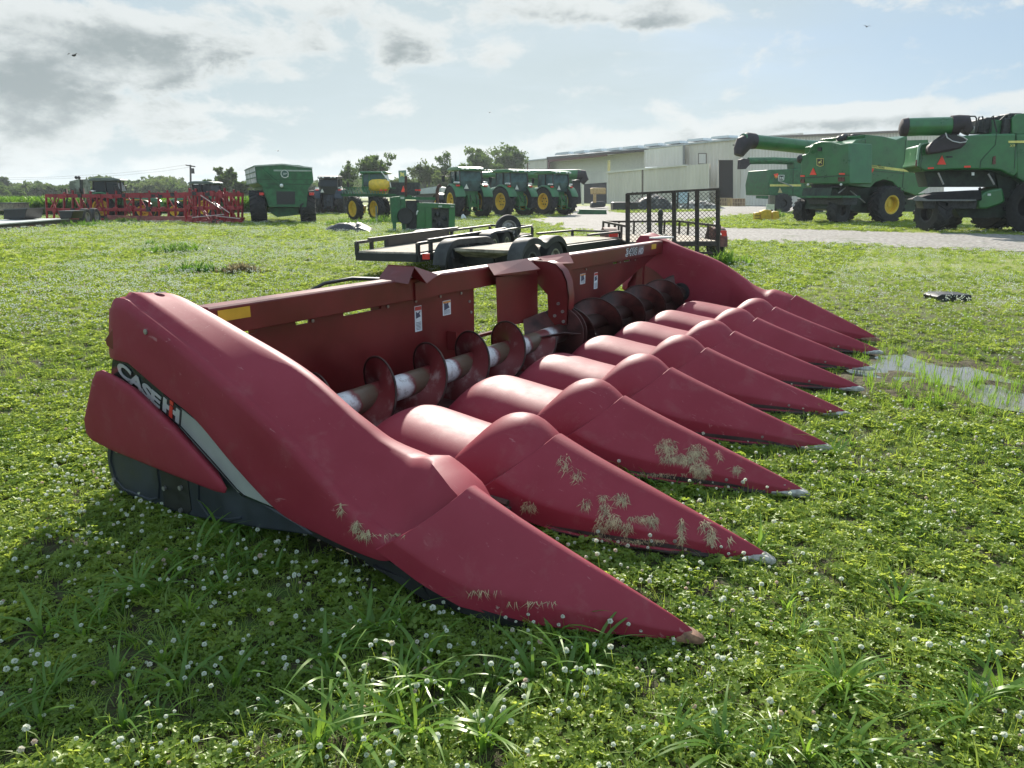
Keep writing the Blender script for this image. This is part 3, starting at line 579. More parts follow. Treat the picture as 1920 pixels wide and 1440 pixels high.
mb = MB(); mb.tube([(1.93, 2.36, 0.462), (2.70, 2.36, 0.452)], 0.016, 8); mb.prism([(1.92, 2.36, 0.53), (2.03, 2.36, 0.48), (2.03, 2.36, 0.44), (1.92, 2.36, 0.40)], (0.0, 0.08, 0)); mb.build('linkage_rod', SHEET, hd)
MB().bar((2.9, 2.37, 0.815), (3.12, 2.37, 0.815), 0.02).build('deck_plate_rod', SHEET, hd)
MB().prism([(6.10, 2.30, 0.965), (5.80, 2.42, 0.965), (5.81, 2.49, 0.965), (6.14, 2.40, 0.965)], (0, 0, 0.02)).build('end_stop_bar', mat('chalky_bar', (0.55, 0.55, 0.50), 0.5, var=0.1), hd, bevel=0.005)
MB().tube([(XF - 0.056, 2.55, 0.85), (XF - 0.050, 2.40, 0.75), (XF - 0.050, 2.25, 0.66), (XF - 0.050, 2.16, 0.58), (XF - 0.050, 2.12, 0.45), (XF - 0.05, 2.06, 0.30)], 0.010, 6).build('seal_strip', BLACK, hd)
# stickers
def sticker(x0, x1, z0, z1, y, cols, name='warning_sticker', zs=0.0):
    b_ = MB().prism([(x0, y, z0), (x1, y, z0), (x1, y, z1), (x0, y, z1)], (0, 0.0015, 0)).build(name, cols[0], hd, smooth=False)
    if len(cols) > 1:
        hgt = z1 - z0; t = MB().prism([(x0 + 0.003, y - 0.0012, z1 - hgt * 0.17), (x1 - 0.003, y - 0.0012, z1 - hgt * 0.17), (x1 - 0.003, y - 0.0012, z1 - 0.004), (x0 + 0.003, y - 0.0012, z1 - 0.004)], (0, 0.001, 0)); t.build('sticker_head', cols[1], b_, smooth=False)
        q = MB(); xm = (x0 + x1) / 2; zc = z0 + hgt * 0.66; s_ = (x1 - x0) * 0.34
        q.prism([(xm - s_, y - 0.001, zc - s_), (xm + s_, y - 0.001, zc - s_ * 0.6), (xm + s_ * 0.5, y - 0.001, zc + s_ * 0.2), (xm + s_, y - 0.001, zc + s_), (xm - s_ * 0.3, y - 0.001, zc + s_ * 0.4), (xm - s_, y - 0.001, zc + s_)], (0, 0.001, 0))
        for j in range(6):
            zz = z0 + hgt * (0.07 + 0.055 * j); q.prism([(x0 + 0.01, y - 0.001, zz), (x1 - 0.012, y - 0.001, zz), (x1 - 0.012, y - 0.001, zz + hgt * 0.02), (x0 + 0.01, y - 0.001, zz + hgt * 0.02)], (0, 0.001, 0))
        q.build('sticker_print', mat('sticker_ink', (0.05, 0.055, 0.10), 0.5), b_, smooth=False)
SR = mat('sticker_red', (0.45, 0.05, 0.04), 0.5); SO = mat('sticker_orange', (0.62, 0.27, 0.07), 0.5); SW = mat('sticker_white', (0.62, 0.66, 0.70), 0.5)
sticker(1.585, 1.655, 0.575, 0.742, SY - 0.003, (SW, SR)); sticker(1.885, 1.975, 0.640, 0.740, SY - 0.003, (SW, SO))
sticker(3.985, 4.09, 0.640, 0.735, SY - 0.003, (SW, SO)); sticker(4.285, 4.365, 0.565, 0.720, SY - 0.003, (SW, SR))
SYE = mat('amber_reflector', (0.60, 0.36, 0.03), 0.4, var=0.1)
sticker(0.11, 0.290, 0.862, 0.915, BY - 0.003, (SYE,), 'amber_reflector'); sticker(5.66, 5.80, 0.862, 0.915, BY - 0.003, (SYE,), 'amber_reflector')
for txt, xa, xb, mt, sz, off in (('3408', 4.93, 5.26, SW, 0.105, 0.006), ('3408', 4.935, 5.255, BLACK, 0.105, 0.0), ('HD', 5.275, 5.41, SW, 0.085, 0.0)):
    cu = bpy.data.curves.new('model_number', 'FONT'); cu.body = txt; cu.size = sz; cu.extrude = 0.0006; cu.offset = off; cu.shear = 0.15
    o = bpy.data.objects.new('t', cu); C.objects.link(o); me_ = bpy.data.meshes.new_from_object(o.evaluated_get(bpy.context.evaluated_depsgraph_get())); bpy.data.objects.remove(o)
    wv = max(v.co.x for v in me_.vertices)
    for v in me_.vertices: v.co = V((xa + v.co.x / wv * (xb - xa), BY - 0.002 - (0.0016 if mt is BLACK else 0) - v.co.z, 0.835 + v.co.y))
    me_.materials.append(mt); o = bpy.data.objects.new('model_number', me_); C.objects.link(o); o.parent = hd
MB().prism([(5.268, BY - 0.0015, 0.825), (5.42, BY - 0.0015, 0.825), (5.44, BY - 0.0015, 0.915), (5.288, BY - 0.0015, 0.915)], (0, 0.001, 0)).build('number_box', mat('sticker_grey', (0.20, 0.16, 0.19), 0.5), hd, smooth=False)

# auger: tube and helical flights, one hand on each half
AY, AZ = 2.155, 0.362; AR = 0.208; TR = 0.072
tubem = bpy.data.materials.new('worn_auger_tube'); tubem.use_nodes = True; nt = tubem.node_tree; N = nt.nodes; L = nt.links; N.clear()
out = nd('ShaderNodeOutputMaterial'); p = nd('ShaderNodeBsdfPrincipled'); L.new(p.outputs[0], out.inputs[0]); co = nd('ShaderNodeTexCoord').outputs['Object']
sx3 = nd('ShaderNodeSeparateXYZ'); L.new(co, sx3.inputs[0])
wv_ = mth('FRACT', mth('ADD', mth('DIVIDE', sx3.outputs[0], 0.452), mth('MULTIPLY', fbm(co, 14, 5, 0.7), 0.22)))
n_a = fbm(co, 30, 6, 0.7)
band = mth('MULTIPLY', smooth(wv_, 0.22, 0.34), smooth(wv_, 0.62, 0.50))
rust = mth('MULTIPLY', smooth(wv_, 0.60, 0.66), smooth(wv_, 1.0, 0.9))
left = smooth(sx3.outputs[0], 3.0, 2.8)
cc = mixc(mth('MULTIPLY', band, left), (0.16, 0.020, 0.024), (0.62, 0.60, 0.62)); cc = mixc(mth('MULTIPLY', rust, left), cc, (0.12, 0.08, 0.055))
cc = mixc(mth('MULTIPLY', smooth(n_a, 0.5, 0.62), 0.45), cc, (0.12, 0.05, 0.03)); cc = mixc(mth('SUBTRACT', 1.0, left), cc, (0.035, 0.016, 0.013)); L.new(cc, p.inputs['Base Color']); p.inputs['Roughness'].default_value = 0.42; p.inputs['Metallic'].default_value = 0.15
FLL = mat('worn_flight', (0.15, 0.022, 0.024), 0.45, metal=0.1, col2=(0.28, 0.17, 0.16), thr=(0.50, 0.72), scale=11)
FLD = mat('rusty_dark_flight', (0.050, 0.016, 0.014), 0.5, var=0.6, scale=6, metal=0.1)
MB().tube([(0.07, AY, AZ), (XF - 0.07, AY, AZ)], TR, 28).build('auger_tube', tubem, hd)
def flight(x0, x1, pitch, hand, ph, r0, r1, m_, name='auger_flight', th=0.006):
    n = int(abs(x1 - x0) / pitch * 56); rows = []; rim = []
    for i in range(n + 1):
        x = x0 + (x1 - x0) * i / n; a = ph + hand * 2 * pi * (x - x0) / pitch
        rows.append([V((x, AY + r_ * cos(a), AZ + r_ * sin(a))) for r_ in (r0, r0 + (r1 - r0) * .5, r1)])
        rim.append(V((x, AY + r1 * cos(a), AZ + r1 * sin(a))))
    mb = MB(); mb.grid(rows); mb.grid([[q + V((th, 0, 0)) for q in r_] for r_ in rows], flip=True)
    f = mb.build(name, m_, hd, ang=80, recalc=False); MB().tube(rim, 0.0065, 6).build('rim', mat('rusty_rim', (0.030, 0.014, 0.011), 0.5, metal=0.3, var=0.4, scale=20), f); return f
flight(0.16, 2.62, 0.450, -1, pi * 0.5 + 0.29 * 2 * pi * 2.3, TR, AR, FLL)
flight(3.05, XF - 0.2, 0.560, 1, 0.8, TR, AR, FLD)
mb = MB()
for q in range(3):
    a = q * 2.1 + 0.7; mb.prism([(2.62, AY + TR * cos(a - .3), AZ + TR * sin(a - .3)), (3.04, AY + TR * cos(a + .3), AZ + TR * sin(a + .3)), (3.02, AY + AR * cos(a + .25), AZ + AR * sin(a + .25)), (2.75, AY + AR * cos(a), AZ + AR * sin(a))], (0.0, 0.007, 0.004))
mb.build('auger_paddle', FLD, hd, smooth=False)
mb = MB()
for xx in (3.06, 3.12): MB().lathe([(TR, 0), (AR, 0), (AR, 0.008), (TR, 0.008)], (xx, AY, AZ), (1, 0, 0), 48).build('auger_disc', FLD, hd, ang=30)
mb = MB()
for xx in (0.068, XF - 0.113): MB().lathe([(0.001, 0), (0.10, 0), (0.11, 0.02), (0.11, 0.045), (0.001, 0.045)], (xx, AY, AZ), (1, 0, 0), 20).build('auger_bearing', BLACK, hd)
# row units between the hoods
for i in range(NROW):
    x = (i + 0.5) * SP; mb = MB()
    for s in (-1, 1):
        mb.box((x + s * 0.12, 1.50, 0.13), (0.15, 0.9, 0.03)); mb.box((x + s * 0.04, 1.45, 0.10), (0.03, 0.9, 0.08))
        mb.tube([(x + s * 0.06, 1.02, 0.15), (x + s * 0.075, 1.95, 0.17)], 0.014, 6)
    mb.box((x, 2.02, 0.12), (0.6, 0.16, 0.10)); mb.build('row_unit', mat('row_unit_steel', (0.05, 0.032, 0.025), 0.6, var=0.6, scale=14, metal=0.3), hd)

# dried grass stuck on the snouts, where it lies on them
STRAW = mat('dry_straw', (0.36, 0.29, 0.17), 0.8, var=0.25, scale=30)
clumps = {1: [(1060, 868, 14, 18, 26), (1080, 893, 12, 16, 22), (993, 948, 16, 9, 40), (1100, 945, 10, 12, 20), (1130, 932, 8, 7, 16), (1135, 955, 12, 14, 40), (1165, 935, 16, 12, 50), (1128, 985, 14, 18, 60), (1150, 975, 14, 14, 60), (1175, 990, 14, 12, 35),
              (1205, 972, 28, 6, 45), (1225, 975, 8, 14, 30), (1278, 985, 6, 14, 30), (1278, 1008, 6, 12, 26), (1322, 985, 12, 12, 26), (1334, 1005, 8, 16, 50), (1368, 1010, 4, 16, 8), (1010, 1003, 20, 3, 20), (1100, 1008, 60, 3, 50), (1200, 1012, 60, 3, 50)],
          2: [(1250, 838, 22, 16, 110), (1262, 858, 24, 10, 90), (1306, 850, 20, 18, 130), (1312, 880, 20, 14, 140), (1285, 862, 18, 8, 60), (1347, 852, 6, 10, 14), (1380, 880, 10, 8, 30), (1230, 888, 60, 3, 50)],
          0: [(640, 952, 5, 10, 14), (668, 985, 8, 10, 30), (684, 1000, 16, 8, 40), (735, 1003, 30, 2, 16), (900, 1107, 40, 2, 10), (1000, 1128, 60, 2, 12)]}
for i, lst in clumps.items():
    objs = [SNOUT[i]] + ([bpy.data.objects['end_divider']] if i == 0 else [])
    tr = [BVHTree.FromPolygons([v.co.copy() for v in o.data.vertices], [tuple(p.vertices) for p in o.data.polygons]) for o in objs]
    mb = MB()
    for cx_, cy_, sx_, sy_, n in lst:
        for _ in range(int(n * 2.2)):
            a = random.uniform(0, 6.28); r_ = random.random() ** .7; px_ = cx_ + cos(a) * r_ * sx_; py_ = cy_ + sin(a) * r_ * sy_; best = None
            for t in tr:
                d = ray(px_, py_).normalized(); h = t.ray_cast(EYE, d)
                if h[0] is not None and (best is None or h[3] < best[3]): best = h
            if best is None: continue
            q, nn = best[0], best[1]
            if nn.dot(EYE - q) < 0: nn = -nn
            dn = V((0, 0, -1)); dn = (dn - nn * dn.dot(nn)); dn.normalize(); sd_ = nn.cross(dn); l_ = random.uniform(0.010, 0.040); a0 = random.gauss(0, 0.55); dd = (dn * cos(a0) + sd_ * sin(a0)); w2 = nn.cross(dd) * random.uniform(0.0004, 0.0010)
            lift = random.uniform(0.001, 0.005); c1_ = random.uniform(-0.01, 0.01)
            p0 = q + nn * lift; p1 = q + dd * l_ * 0.5 + nn * (lift + random.uniform(0, 0.007)) + sd_ * c1_ * 0.4; p2 = q + dd * l_ + nn * random.uniform(0.001, 0.006) + sd_ * c1_
            mb.add([p0 - w2, p0 + w2, p1 - w2, p1 + w2, p2], [(0, 1, 3, 2), (2, 3, 4)])
    lab = {0: 'few dry grass wisps caught on the nearest snout and divider joint', 1: 'scattered tufts of dry grass on the second nearest snout', 2: 'thick mat of dry grass on the third nearest snout'}[i]
    tag(mb.build('dry_grass', STRAW, None, smooth=False, recalc=False), lab, 'dry grass', 'dry grass stuck on the snouts', 'stuff')
# ------------------------------------------------------------ clover, grass and blossoms
def leafmat(name, c_lo, c_hi, tr_lo, tr_hi, gloss=0.35, wscale=1.3, dry=None):
    global nt, N, L
    m_ = bpy.data.materials.new(name); m_.use_nodes = True; nt = m_.node_tree; N = nt.nodes; L = nt.links; N.clear()
    out = nd('ShaderNodeOutputMaterial'); oi = nd('ShaderNodeObjectInfo'); geo = nd('ShaderNodeNewGeometry')
    n_ = fbm(geo.outputs['Position'], wscale, 4, 0.6); f_ = mth('ADD', mth('MULTIPLY', oi.outputs['Random'], 0.5), mth('MULTIPLY', smooth(n_, 0.35, 0.65), 0.5))
    f_ = mth('ADD', mth('MULTIPLY', f_, 0.7), mth('MULTIPLY', fbm(geo.outputs['Position'], 60, 2, 0.5), 0.3))
    a = mixc(f_, c_lo, c_hi); b = mixc(f_, tr_lo, tr_hi)
    if dry:
        q = smooth(fbm(geo.outputs['Position'], 2.3, 4, 0.7, 0, (7, 7, 7)), 0.6, 0.75); a = mixc(mth('MULTIPLY', q, 0.7), a, dry); b = mixc(mth('MULTIPLY', q, 0.7), b, dry)
    df = nd('ShaderNodeBsdfDiffuse'); L.new(a, df.inputs[0]); tl = nd('ShaderNodeBsdfTranslucent'); L.new(b, tl.inputs[0])
    mx = nd('ShaderNodeMixShader'); mx.inputs[0].default_value = 0.45; L.new(df.outputs[0], mx.inputs[1]); L.new(tl.outputs[0], mx.inputs[2])
    gl = nd('ShaderNodeBsdfGlossy'); gl.inputs['Roughness'].default_value = gloss; gl.inputs['Color'].default_value = (0.8, 0.85, 0.7, 1)
    m2 = nd('ShaderNodeMixShader'); m2.inputs[0].default_value = 0.022; L.new(mx.outputs[0], m2.inputs[1]); L.new(gl.outputs[0], m2.inputs[2])
    L.new(m2.outputs[0], out.inputs[0]); return m_
CLOV = leafmat('clover_leaf', (0.070, 0.135, 0.022), (0.215, 0.285, 0.055), (0.27, 0.42, 0.03), (0.68, 0.76, 0.13))
GRAS = leafmat('grass_blade', (0.085, 0.15, 0.025), (0.21, 0.28, 0.07), (0.22, 0.37, 0.02), (0.55, 0.66, 0.10), dry=(0.22, 0.19, 0.09))
CRAB = leafmat('wide_grass_blade', (0.075, 0.15, 0.03), (0.14, 0.24, 0.05), (0.20, 0.38, 0.03), (0.34, 0.52, 0.06), gloss=0.3)
WEED = leafmat('weed_leaf', (0.030, 0.075, 0.014), (0.08, 0.16, 0.03), (0.10, 0.25, 0.02), (0.25, 0.42, 0.04))
BLOS = bpy.data.materials.new('clover_blossom'); BLOS.use_nodes = True; nt = BLOS.node_tree; N = nt.nodes; L = nt.links; N.clear()
out = nd('ShaderNodeOutputMaterial'); p = nd('ShaderNodeBsdfDiffuse'); tl = nd('ShaderNodeBsdfTranslucent'); mx = nd('ShaderNodeMixShader'); mx.inputs[0].default_value = 0.4
sxx = nd('ShaderNodeSeparateXYZ'); L.new(nd('ShaderNodeTexCoord').outputs['Object'], sxx.inputs[0]); oi = nd('ShaderNodeObjectInfo')
cc = mixc(smooth(oi.outputs['Random'], 0.80, 1.0), (0.80, 0.83, 0.72), (0.72, 0.58, 0.48)); L.new(cc, p.inputs[0]); L.new(cc, tl.inputs[0])
L.new(p.outputs[0], mx.inputs[1]); L.new(tl.outputs[0], mx.inputs[2]); L.new(mx.outputs[0], out.inputs[0])
HID = bpy.data.collections.new('plant_sources')
def src(name, vs, fs, mats, mi=None):
    me = bpy.data.meshes.new(name); me.from_pydata([tuple(v) for v in vs], [], fs)
    for m_ in mats: me.materials.append(m_)
    if mi: me.polygons.foreach_set('material_index', mi)
    me.shade_smooth(); o = bpy.data.objects.new(name, me); return o
def clover_clump(n, rad, seed):
    r_ = random.Random(seed); vs = []; fs = []
    for _ in range(n):
        a = r_.uniform(0, 2 * pi); q = sqrt(r_.random()) * rad; x, y = cos(a) * q, sin(a) * q; h = (0.055 * r_.uniform(0.35, 1.0)) * (1.1 - 0.5 * q / rad)
        tx, ty = r_.gauss(0, 0.35), r_.gauss(0, 0.35); M = Matrix.Rotation(r_.uniform(0, 6.28), 3, 'Z'); T = Matrix.Rotation(tx, 3, 'X') @ Matrix.Rotation(ty, 3, 'Y') @ M; s_ = r_.uniform(0.011, 0.018)
        b = len(vs); vs += [V((x * 0.8, y * 0.8, -0.01)), V((x * 0.8 + 0.0012, y * 0.8, -0.01)), V((x, y, h))]; fs.append((b, b + 1, b + 2))
        for k_ in range(3):
            ang = k_ * 2.094; ca, sa = cos(ang), sin(ang); b = len(vs)
            for u, v_, z in ((0, 0, 0), (0.45, 0.42, 0.16), (0.95, 0.40, 0.20), (1.08, 0, 0.02), (0.95, -0.40, 0.20), (0.45, -0.42, 0.16)):
                p_ = T @ V((u * ca - v_ * sa, u * sa + v_ * ca, z)) * s_; vs.append(p_ + V((x, y, h)))
            fs += [(b, b + 3, b + 2, b + 1), (b, b + 5, b + 4, b + 3)]
    return src('clover_clump', vs, fs, [CLOV])
def blade(vs, fs, x, y, h, bend, az_, w_, seg=4, z0=-0.01, droop=1.0):
    b = len(vs); d = V((cos(az_), sin(az_), 0)); s_ = V((-sin(az_), cos(az_), 0))
    for i in range(seg + 1):
        t = i / seg; ww = w_ * (1 - t ** 1.8) * (0.7 + 0.6 * min(t * 3, 1)) * 0.5 + 0.0001; p_ = V((x, y, z0)) + d * (bend * t * t) * h + V((0, 0, h * (t - droop * 0.45 * bend * t ** 3)))
        vs += [p_ - s_ * ww, p_ + s_ * ww]
    for i in range(seg): fs.append((b + 2 * i, b + 2 * i + 1, b + 2 * i + 3, b + 2 * i + 2))
def tuft(n, rad, hmin, hmax, w_, seed, mt, bend=(0.2, 1.0), seg=4):
    r_ = random.Random(seed); vs = []; fs = []
    for _ in range(n):
        a = r_.uniform(0, 2 * pi); q = r_.random() * rad; blade(vs, fs, cos(a) * q, sin(a) * q, r_.uniform(hmin, hmax), r_.uniform(*bend), a + r_.gauss(0, 0.6), w_ * r_.uniform(0.6, 1.2), seg)
    return src('grass_tuft', vs, fs, [mt])
def blossom(seed):
    r_ = random.Random(seed); vs = []; fs = []; mi = []; h = r_.uniform(0.075, 0.105)
    b = 0; vs += [V((-0.0009, 0, -0.01)), V((0.0009, 0, -0.01)), V((0.0005, 0.0005, h)), V((-0.0005, 0.0005, h))]; fs.append((0, 1, 2, 3)); mi.append(1)
    vs += [V((0, -0.0009, -0.01)), V((0, 0.0009, -0.01)), V((0.0005, 0.0005, h)), V((-0.0005, -0.0005, h))]; fs.append((4, 5, 6, 7)); mi.append(1)
    R0 = r_.uniform(0.0062, 0.0082)
    for k_ in range(46):                                  # many small pointed florets
        z = 1 - 1.75 * (k_ + 0.5) / 46; a = k_ * 2.39996; q = sqrt(max(0, 1 - z * z)); d = V((q * cos(a), q * sin(a), z)); u = d.cross(V((0.3, 0.1, 1))).normalized(); v_ = d.cross(u); o = V((0, 0, h + 0.003)); b = len(vs)
        l_ = R0 * r_.uniform(0.85, 1.15); tilt = d * l_ + V((0, 0, -0.001)); ww = R0 * 0.26
        vs += [o + d * R0 * 0.35, o + d * l_ * 0.8 + u * ww, o + tilt, o + d * l_ * 0.8 - u * ww, o + d * l_ * 0.8 + v_ * ww, o + d * l_ * 0.8 - v_ * ww]
        fs += [(b, b + 1, b + 2, b + 3), (b, b + 4, b + 2, b + 5)]; mi += [0, 0]
    return src('blossom', vs, fs, [BLOS, CLOV], mi)
def far_blossom(seed):
    r_ = random.Random(seed); vs = []; fs = []
    for _ in range(5):
        x, y, h = r_.gauss(0, 0.05), r_.gauss(0, 0.05), r_.uniform(0.06, 0.10); b = len(vs); q = 0.009
        vs += [V((x, y, h + q)), V((x, y, h - q)), V((x + q, y, h)), V((x, y + q, h)), V((x - q, y, h)), V((x, y - q, h))]
        for i in range(4): j = (i + 1) % 4; fs += [(b, b + 2 + i, b + 2 + j), (b + 1, b + 2 + j, b + 2 + i)]
    return src('blossom_group', vs, fs, [BLOS])
def scatter(name, P, sources, label, cat, group=None, tilt=0.12):
    # P: rows of x, y, z, scale, source index
    P = np.asarray(P, float); n = len(P); me = bpy.data.meshes.new(name); me.vertices.add(n); me.vertices.foreach_set('co', P[:, :3].astype(np.float32).ravel())
    a = me.attributes.new('scl', 'FLOAT', 'POINT'); a.data.foreach_set('value', P[:, 3].astype(np.float32))
    a = me.attributes.new('sid', 'INT', 'POINT'); a.data.foreach_set('value', P[:, 4].astype(np.int32))
    rt = np.stack([rng.normal(0, tilt, n), rng.normal(0, tilt, n), rng.uniform(0, 6.28, n)], 1).astype(np.float32); a = me.attributes.new('rot', 'FLOAT_VECTOR', 'POINT'); a.data.foreach_set('vector', rt.ravel())
    col = bpy.data.collections.new(name + '_source'); HID.children.link(col)
    for i, s in enumerate(sources): s.name = '%s_%02d' % (name, i); col.objects.link(s)
    o = bpy.data.objects.new(name, me); C.objects.link(o); g = bpy.data.node_groups.new(name, 'GeometryNodeTree')
    g.interface.new_socket('Geometry', in_out='INPUT', socket_type='NodeSocketGeometry'); g.interface.new_socket('Geometry', in_out='OUTPUT', socket_type='NodeSocketGeometry')
    n_ = g.nodes; l_ = g.links; gi = n_.new('NodeGroupInput'); go_ = n_.new('NodeGroupOutput'); ip = n_.new('GeometryNodeInstanceOnPoints'); ci = n_.new('GeometryNodeCollectionInfo')
    ci.inputs[0].default_value = col; ci.inputs[1].default_value = True; ci.inputs[2].default_value = True
    l_.new(gi.outputs[0], ip.inputs['Points']); l_.new(ci.outputs[0], ip.inputs['Instance']); ip.inputs['Pick Instance'].default_value = True
    def na(nm, t):
        q = n_.new('GeometryNodeInputNamedAttribute'); q.data_type = t; q.inputs[0].default_value = nm; return q.outputs[0]
    l_.new(na('sid', 'INT'), ip.inputs['Instance Index']); l_.new(na('rot', 'FLOAT_VECTOR'), ip.inputs['Rotation']); l_.new(na('scl', 'FLOAT'), ip.inputs['Scale']); l_.new(ip.outputs[0], go_.inputs[0])
    md = o.modifiers.new('scatter', 'NODES'); md.node_group = g
    return tag(o, label, cat, group, 'stuff')
def polar(r0, r1, dens, pw):
    A0, A1 = (CAMAZ - R(85), CAMAZ + R(80)) if r1 < 6 else (CAMAZ - R(54), CAMAZ + R(50))                            # dens per square metre at r0, falling as (r0/r)^pw
    rs = np.linspace(r0, r1, 4000); d_ = dens * (r0 / rs) ** pw * rs; cum_ = np.cumsum(d_) * (rs[1] - rs[0]); n = int(cum_[-1] * (A1 - A0))
    r_ = np.interp(rng.random(n) * cum_[-1], cum_, rs); a = rng.uniform(A0, A1, n); return EYE.x + r_ * np.cos(a), EYE.y + r_ * np.sin(a), r_
def keep(x, y, road=0.5, pud=0.0):
    dr = segdist(x, y, ROADW) * np.where(inpoly(x, y, ROADW), -1, 1) + (fb(x, y, 1.5, 5) - .5) * 1.6; ok = dr > rng.normal(0, 0.15, len(x)) * 2
    ok |= (rng.random(len(x)) < 0.02) & (dr > -1.2)
    dp = segdist(x, y, PUDW) * np.where(inpoly(x, y, PUDW), -1, 1); ok &= (dp > pud + rng.normal(0, 0.12, len(x)))
    under = (x > -0.1) & (x < XF + 0.1) & (y > 1.0) & (y < 2.5); ok &= ~under                        # nothing grows into the trough
    return ok
def bare(x, y):                                           # worn places with soil showing
    q = fb(x, y, 1.3, 20); r_ = np.hypot(x - EYE.x, y - EYE.y); dp = segdist(x, y, PUDW) * np.where(inpoly(x, y, PUDW), -1, 1)
    return np.clip((q - 0.66) * 5, 0, 0.3) + np.clip(1 - dp / 1.1, 0, 1) * 0.6 * (fb(x, y, 0.35, 31) > 0.42)
# clover leaves
xs, ys, rs = [], [], []
for a in ((1.0, 5.0, 470, 0.0), (5.0, 80.0, 470, 1.75)): q = polar(*a); xs.append(q[0]); ys.append(q[1]); rs.append(q[2])
x = np.concatenate(xs); y = np.concatenate(ys); r_ = np.concatenate(rs); ok = keep(x, y, pud=0.15) & (rng.random(len(x)) > bare(x, y)); mixn = fb(x, y, 2.4, 12) - 0.5 + (fb(x, y, 9, 14) - .5) * .6
right_ = np.clip(((x - 4.0) - (y - 0.5) * 0.3) / 4, 0, 1) * (y < 1.5)      # grassier towards the puddle
ok &= rng.random(len(x)) < np.clip(0.80 - mixn * 1.0 - right_ * 0.5, 0.12, 1)
x, y, r_ = x[ok], y[ok], r_[ok]; s_ = np.clip(rng.normal(0.66, 0.17, len(x)), 0.35, 1.2) * np.maximum(1, r_ / 7) ** 0.55 * (1 - 0.25 * np.clip(right_[ok], 0, 1))
z = gz(x, y); P = np.stack([x, y, z - 0.004, s_, rng.integers(0, 6, len(x))], 1); NCL = len(P)
scatter('clover_leaves', P, [clover_clump(34, 0.075, 100 + i) for i in range(6)], 'dense low green clover leaves carpeting the whole yard', 'clover')
# fine grass
xs, ys, rs = [], [], []
for a in ((1.0, 5.0, 360, 0.0), (5.0, 80.0, 300, 1.6)): q = polar(*a); xs.append(q[0]); ys.append(q[1]); rs.append(q[2])
x = np.concatenate(xs); y = np.concatenate(ys); r_ = np.concatenate(rs); mixn = fb(x, y, 2.4, 12) - 0.5 + (fb(x, y, 9, 14) - .5) * .6; right_ = np.clip(((x - 4.0) - (y - 0.5) * 0.3) / 4, 0, 1) * (y < 1.5)
ok = keep(x, y, pud=-0.05) & (rng.random(len(x)) < np.clip(0.45 + mixn * 1.6 + right_ * 0.5, 0.10, 1)) & (rng.random(len(x)) > bare(x, y) * 0.6)
x, y, r_ = x[ok], y[ok], r_[ok]; s_ = np.clip(rng.normal(0.9, 0.25, len(x)), 0.4, 1.6) * np.maximum(1, r_ / 9) ** 0.45
P = np.stack([x, y, gz(x, y) - 0.004, s_, rng.integers(0, 5, len(x))], 1)
scatter('short_grass', P, [tuft(13, 0.035, 0.035, 0.085, 0.0032, 200 + i, GRAS, (0.2, 1.2), 3) for i in range(5)], 'short fine grass growing between the clover across the yard', 'grass')
# blossoms
def bl_d(x, y):
    q = fb(x, y, 0.7, 48) * 0.3 + fb(x, y, 1.6, 40) * 0.35 + fb(x, y, 5.5, 44) * 0.35; rr = np.hypot(x - EYE.x, y - EYE.y)
    lf = np.clip(((y - EYE.y) * cos(CAMAZ) - (x - EYE.x) * sin(CAMAZ)) / 8, -1, 1)
    d_ = np.clip((q - 0.41) * 5.0, 0.04, 1.0) * (0.62 + 0.30 * lf); dp = segdist(x, y, PUDW); d_ *= np.clip(dp / 1.6, 0.0, 1)
    return np.clip(d_, 0.02, 1)
q = [np.concatenate(v) for v in zip(polar(1.2, 3.0, 400, 0.0), polar(3.0, 11.0, 400, 0.0))]; x, y, r_ = q; ok = keep(x, y) & (rng.random(len(x)) < bl_d(x, y)); x, y, r_ = x[ok], y[ok], r_[ok]
P = np.stack([x, y, gz(x, y) - 0.02, np.clip(rng.normal(0.82, 0.2, len(x)), 0.4, 1.35) * np.maximum(1, r_ / 9) ** 0.2, rng.integers(0, 5, len(x))], 1)
scatter('clover_blossoms', P, [blossom(300 + i) for i in range(5)], 'small round white clover blossoms dotted over the near leaves', 'blossoms', None, 0.2)
q = polar(11.0, 75.0, 80, 1.15); x, y, r_ = q; ok = keep(x, y) & (rng.random(len(x)) < bl_d(x, y)); x, y, r_ = x[ok], y[ok], r_[ok]
P = np.stack([x, y, gz(x, y), np.maximum(1, r_ / 11) ** 0.3, rng.integers(0, 4, len(x))], 1)
scatter('distant_clover_blossoms', P, [far_blossom(330 + i) for i in range(4)], 'white clover blossoms speckling the distant lawn', 'blossoms', None, 0.1)
# long wide blades in tufts, at the places where the photograph has them
spots = []
for px_, py_, sx_, sy_, n in ((300, 1130, 130, 50, 9), (430, 1080, 90, 50, 10), (480, 1010, 90, 22, 9), (230, 1290, 190, 70, 18), (760, 1290, 120, 40, 9), (980, 1260, 120, 30, 8), (1080, 1200, 60, 20, 4), (640, 1380, 160, 50, 9),
                              (1650, 1290, 90, 40, 8), (1800, 1330, 90, 35, 8), (1350, 1400, 100, 30, 6), (1560, 1420, 140, 20, 6), (1230, 900, 60, 12, 5), (1560, 850, 60, 12, 4), (1240, 915, 40, 8, 2), (1420, 1040, 30, 12, 2), (1480, 765, 60, 10, 4), (520, 1000, 60, 10, 5), (720, 1190, 120, 30, 8), (880, 1400, 120, 30, 5), (150, 1180, 120, 40, 6), (1500, 1190, 300, 120, 5)):
    for _ in range(int(n * .7) + 1): p_ = at(px_ + random.gauss(0, sx_ * 0.55), min(1500, py_ + random.gauss(0, sy_ * 0.6))); spots.append((p_.x, p_.y, 0, random.uniform(0.55, 1.1), random.randint(0, 4)))
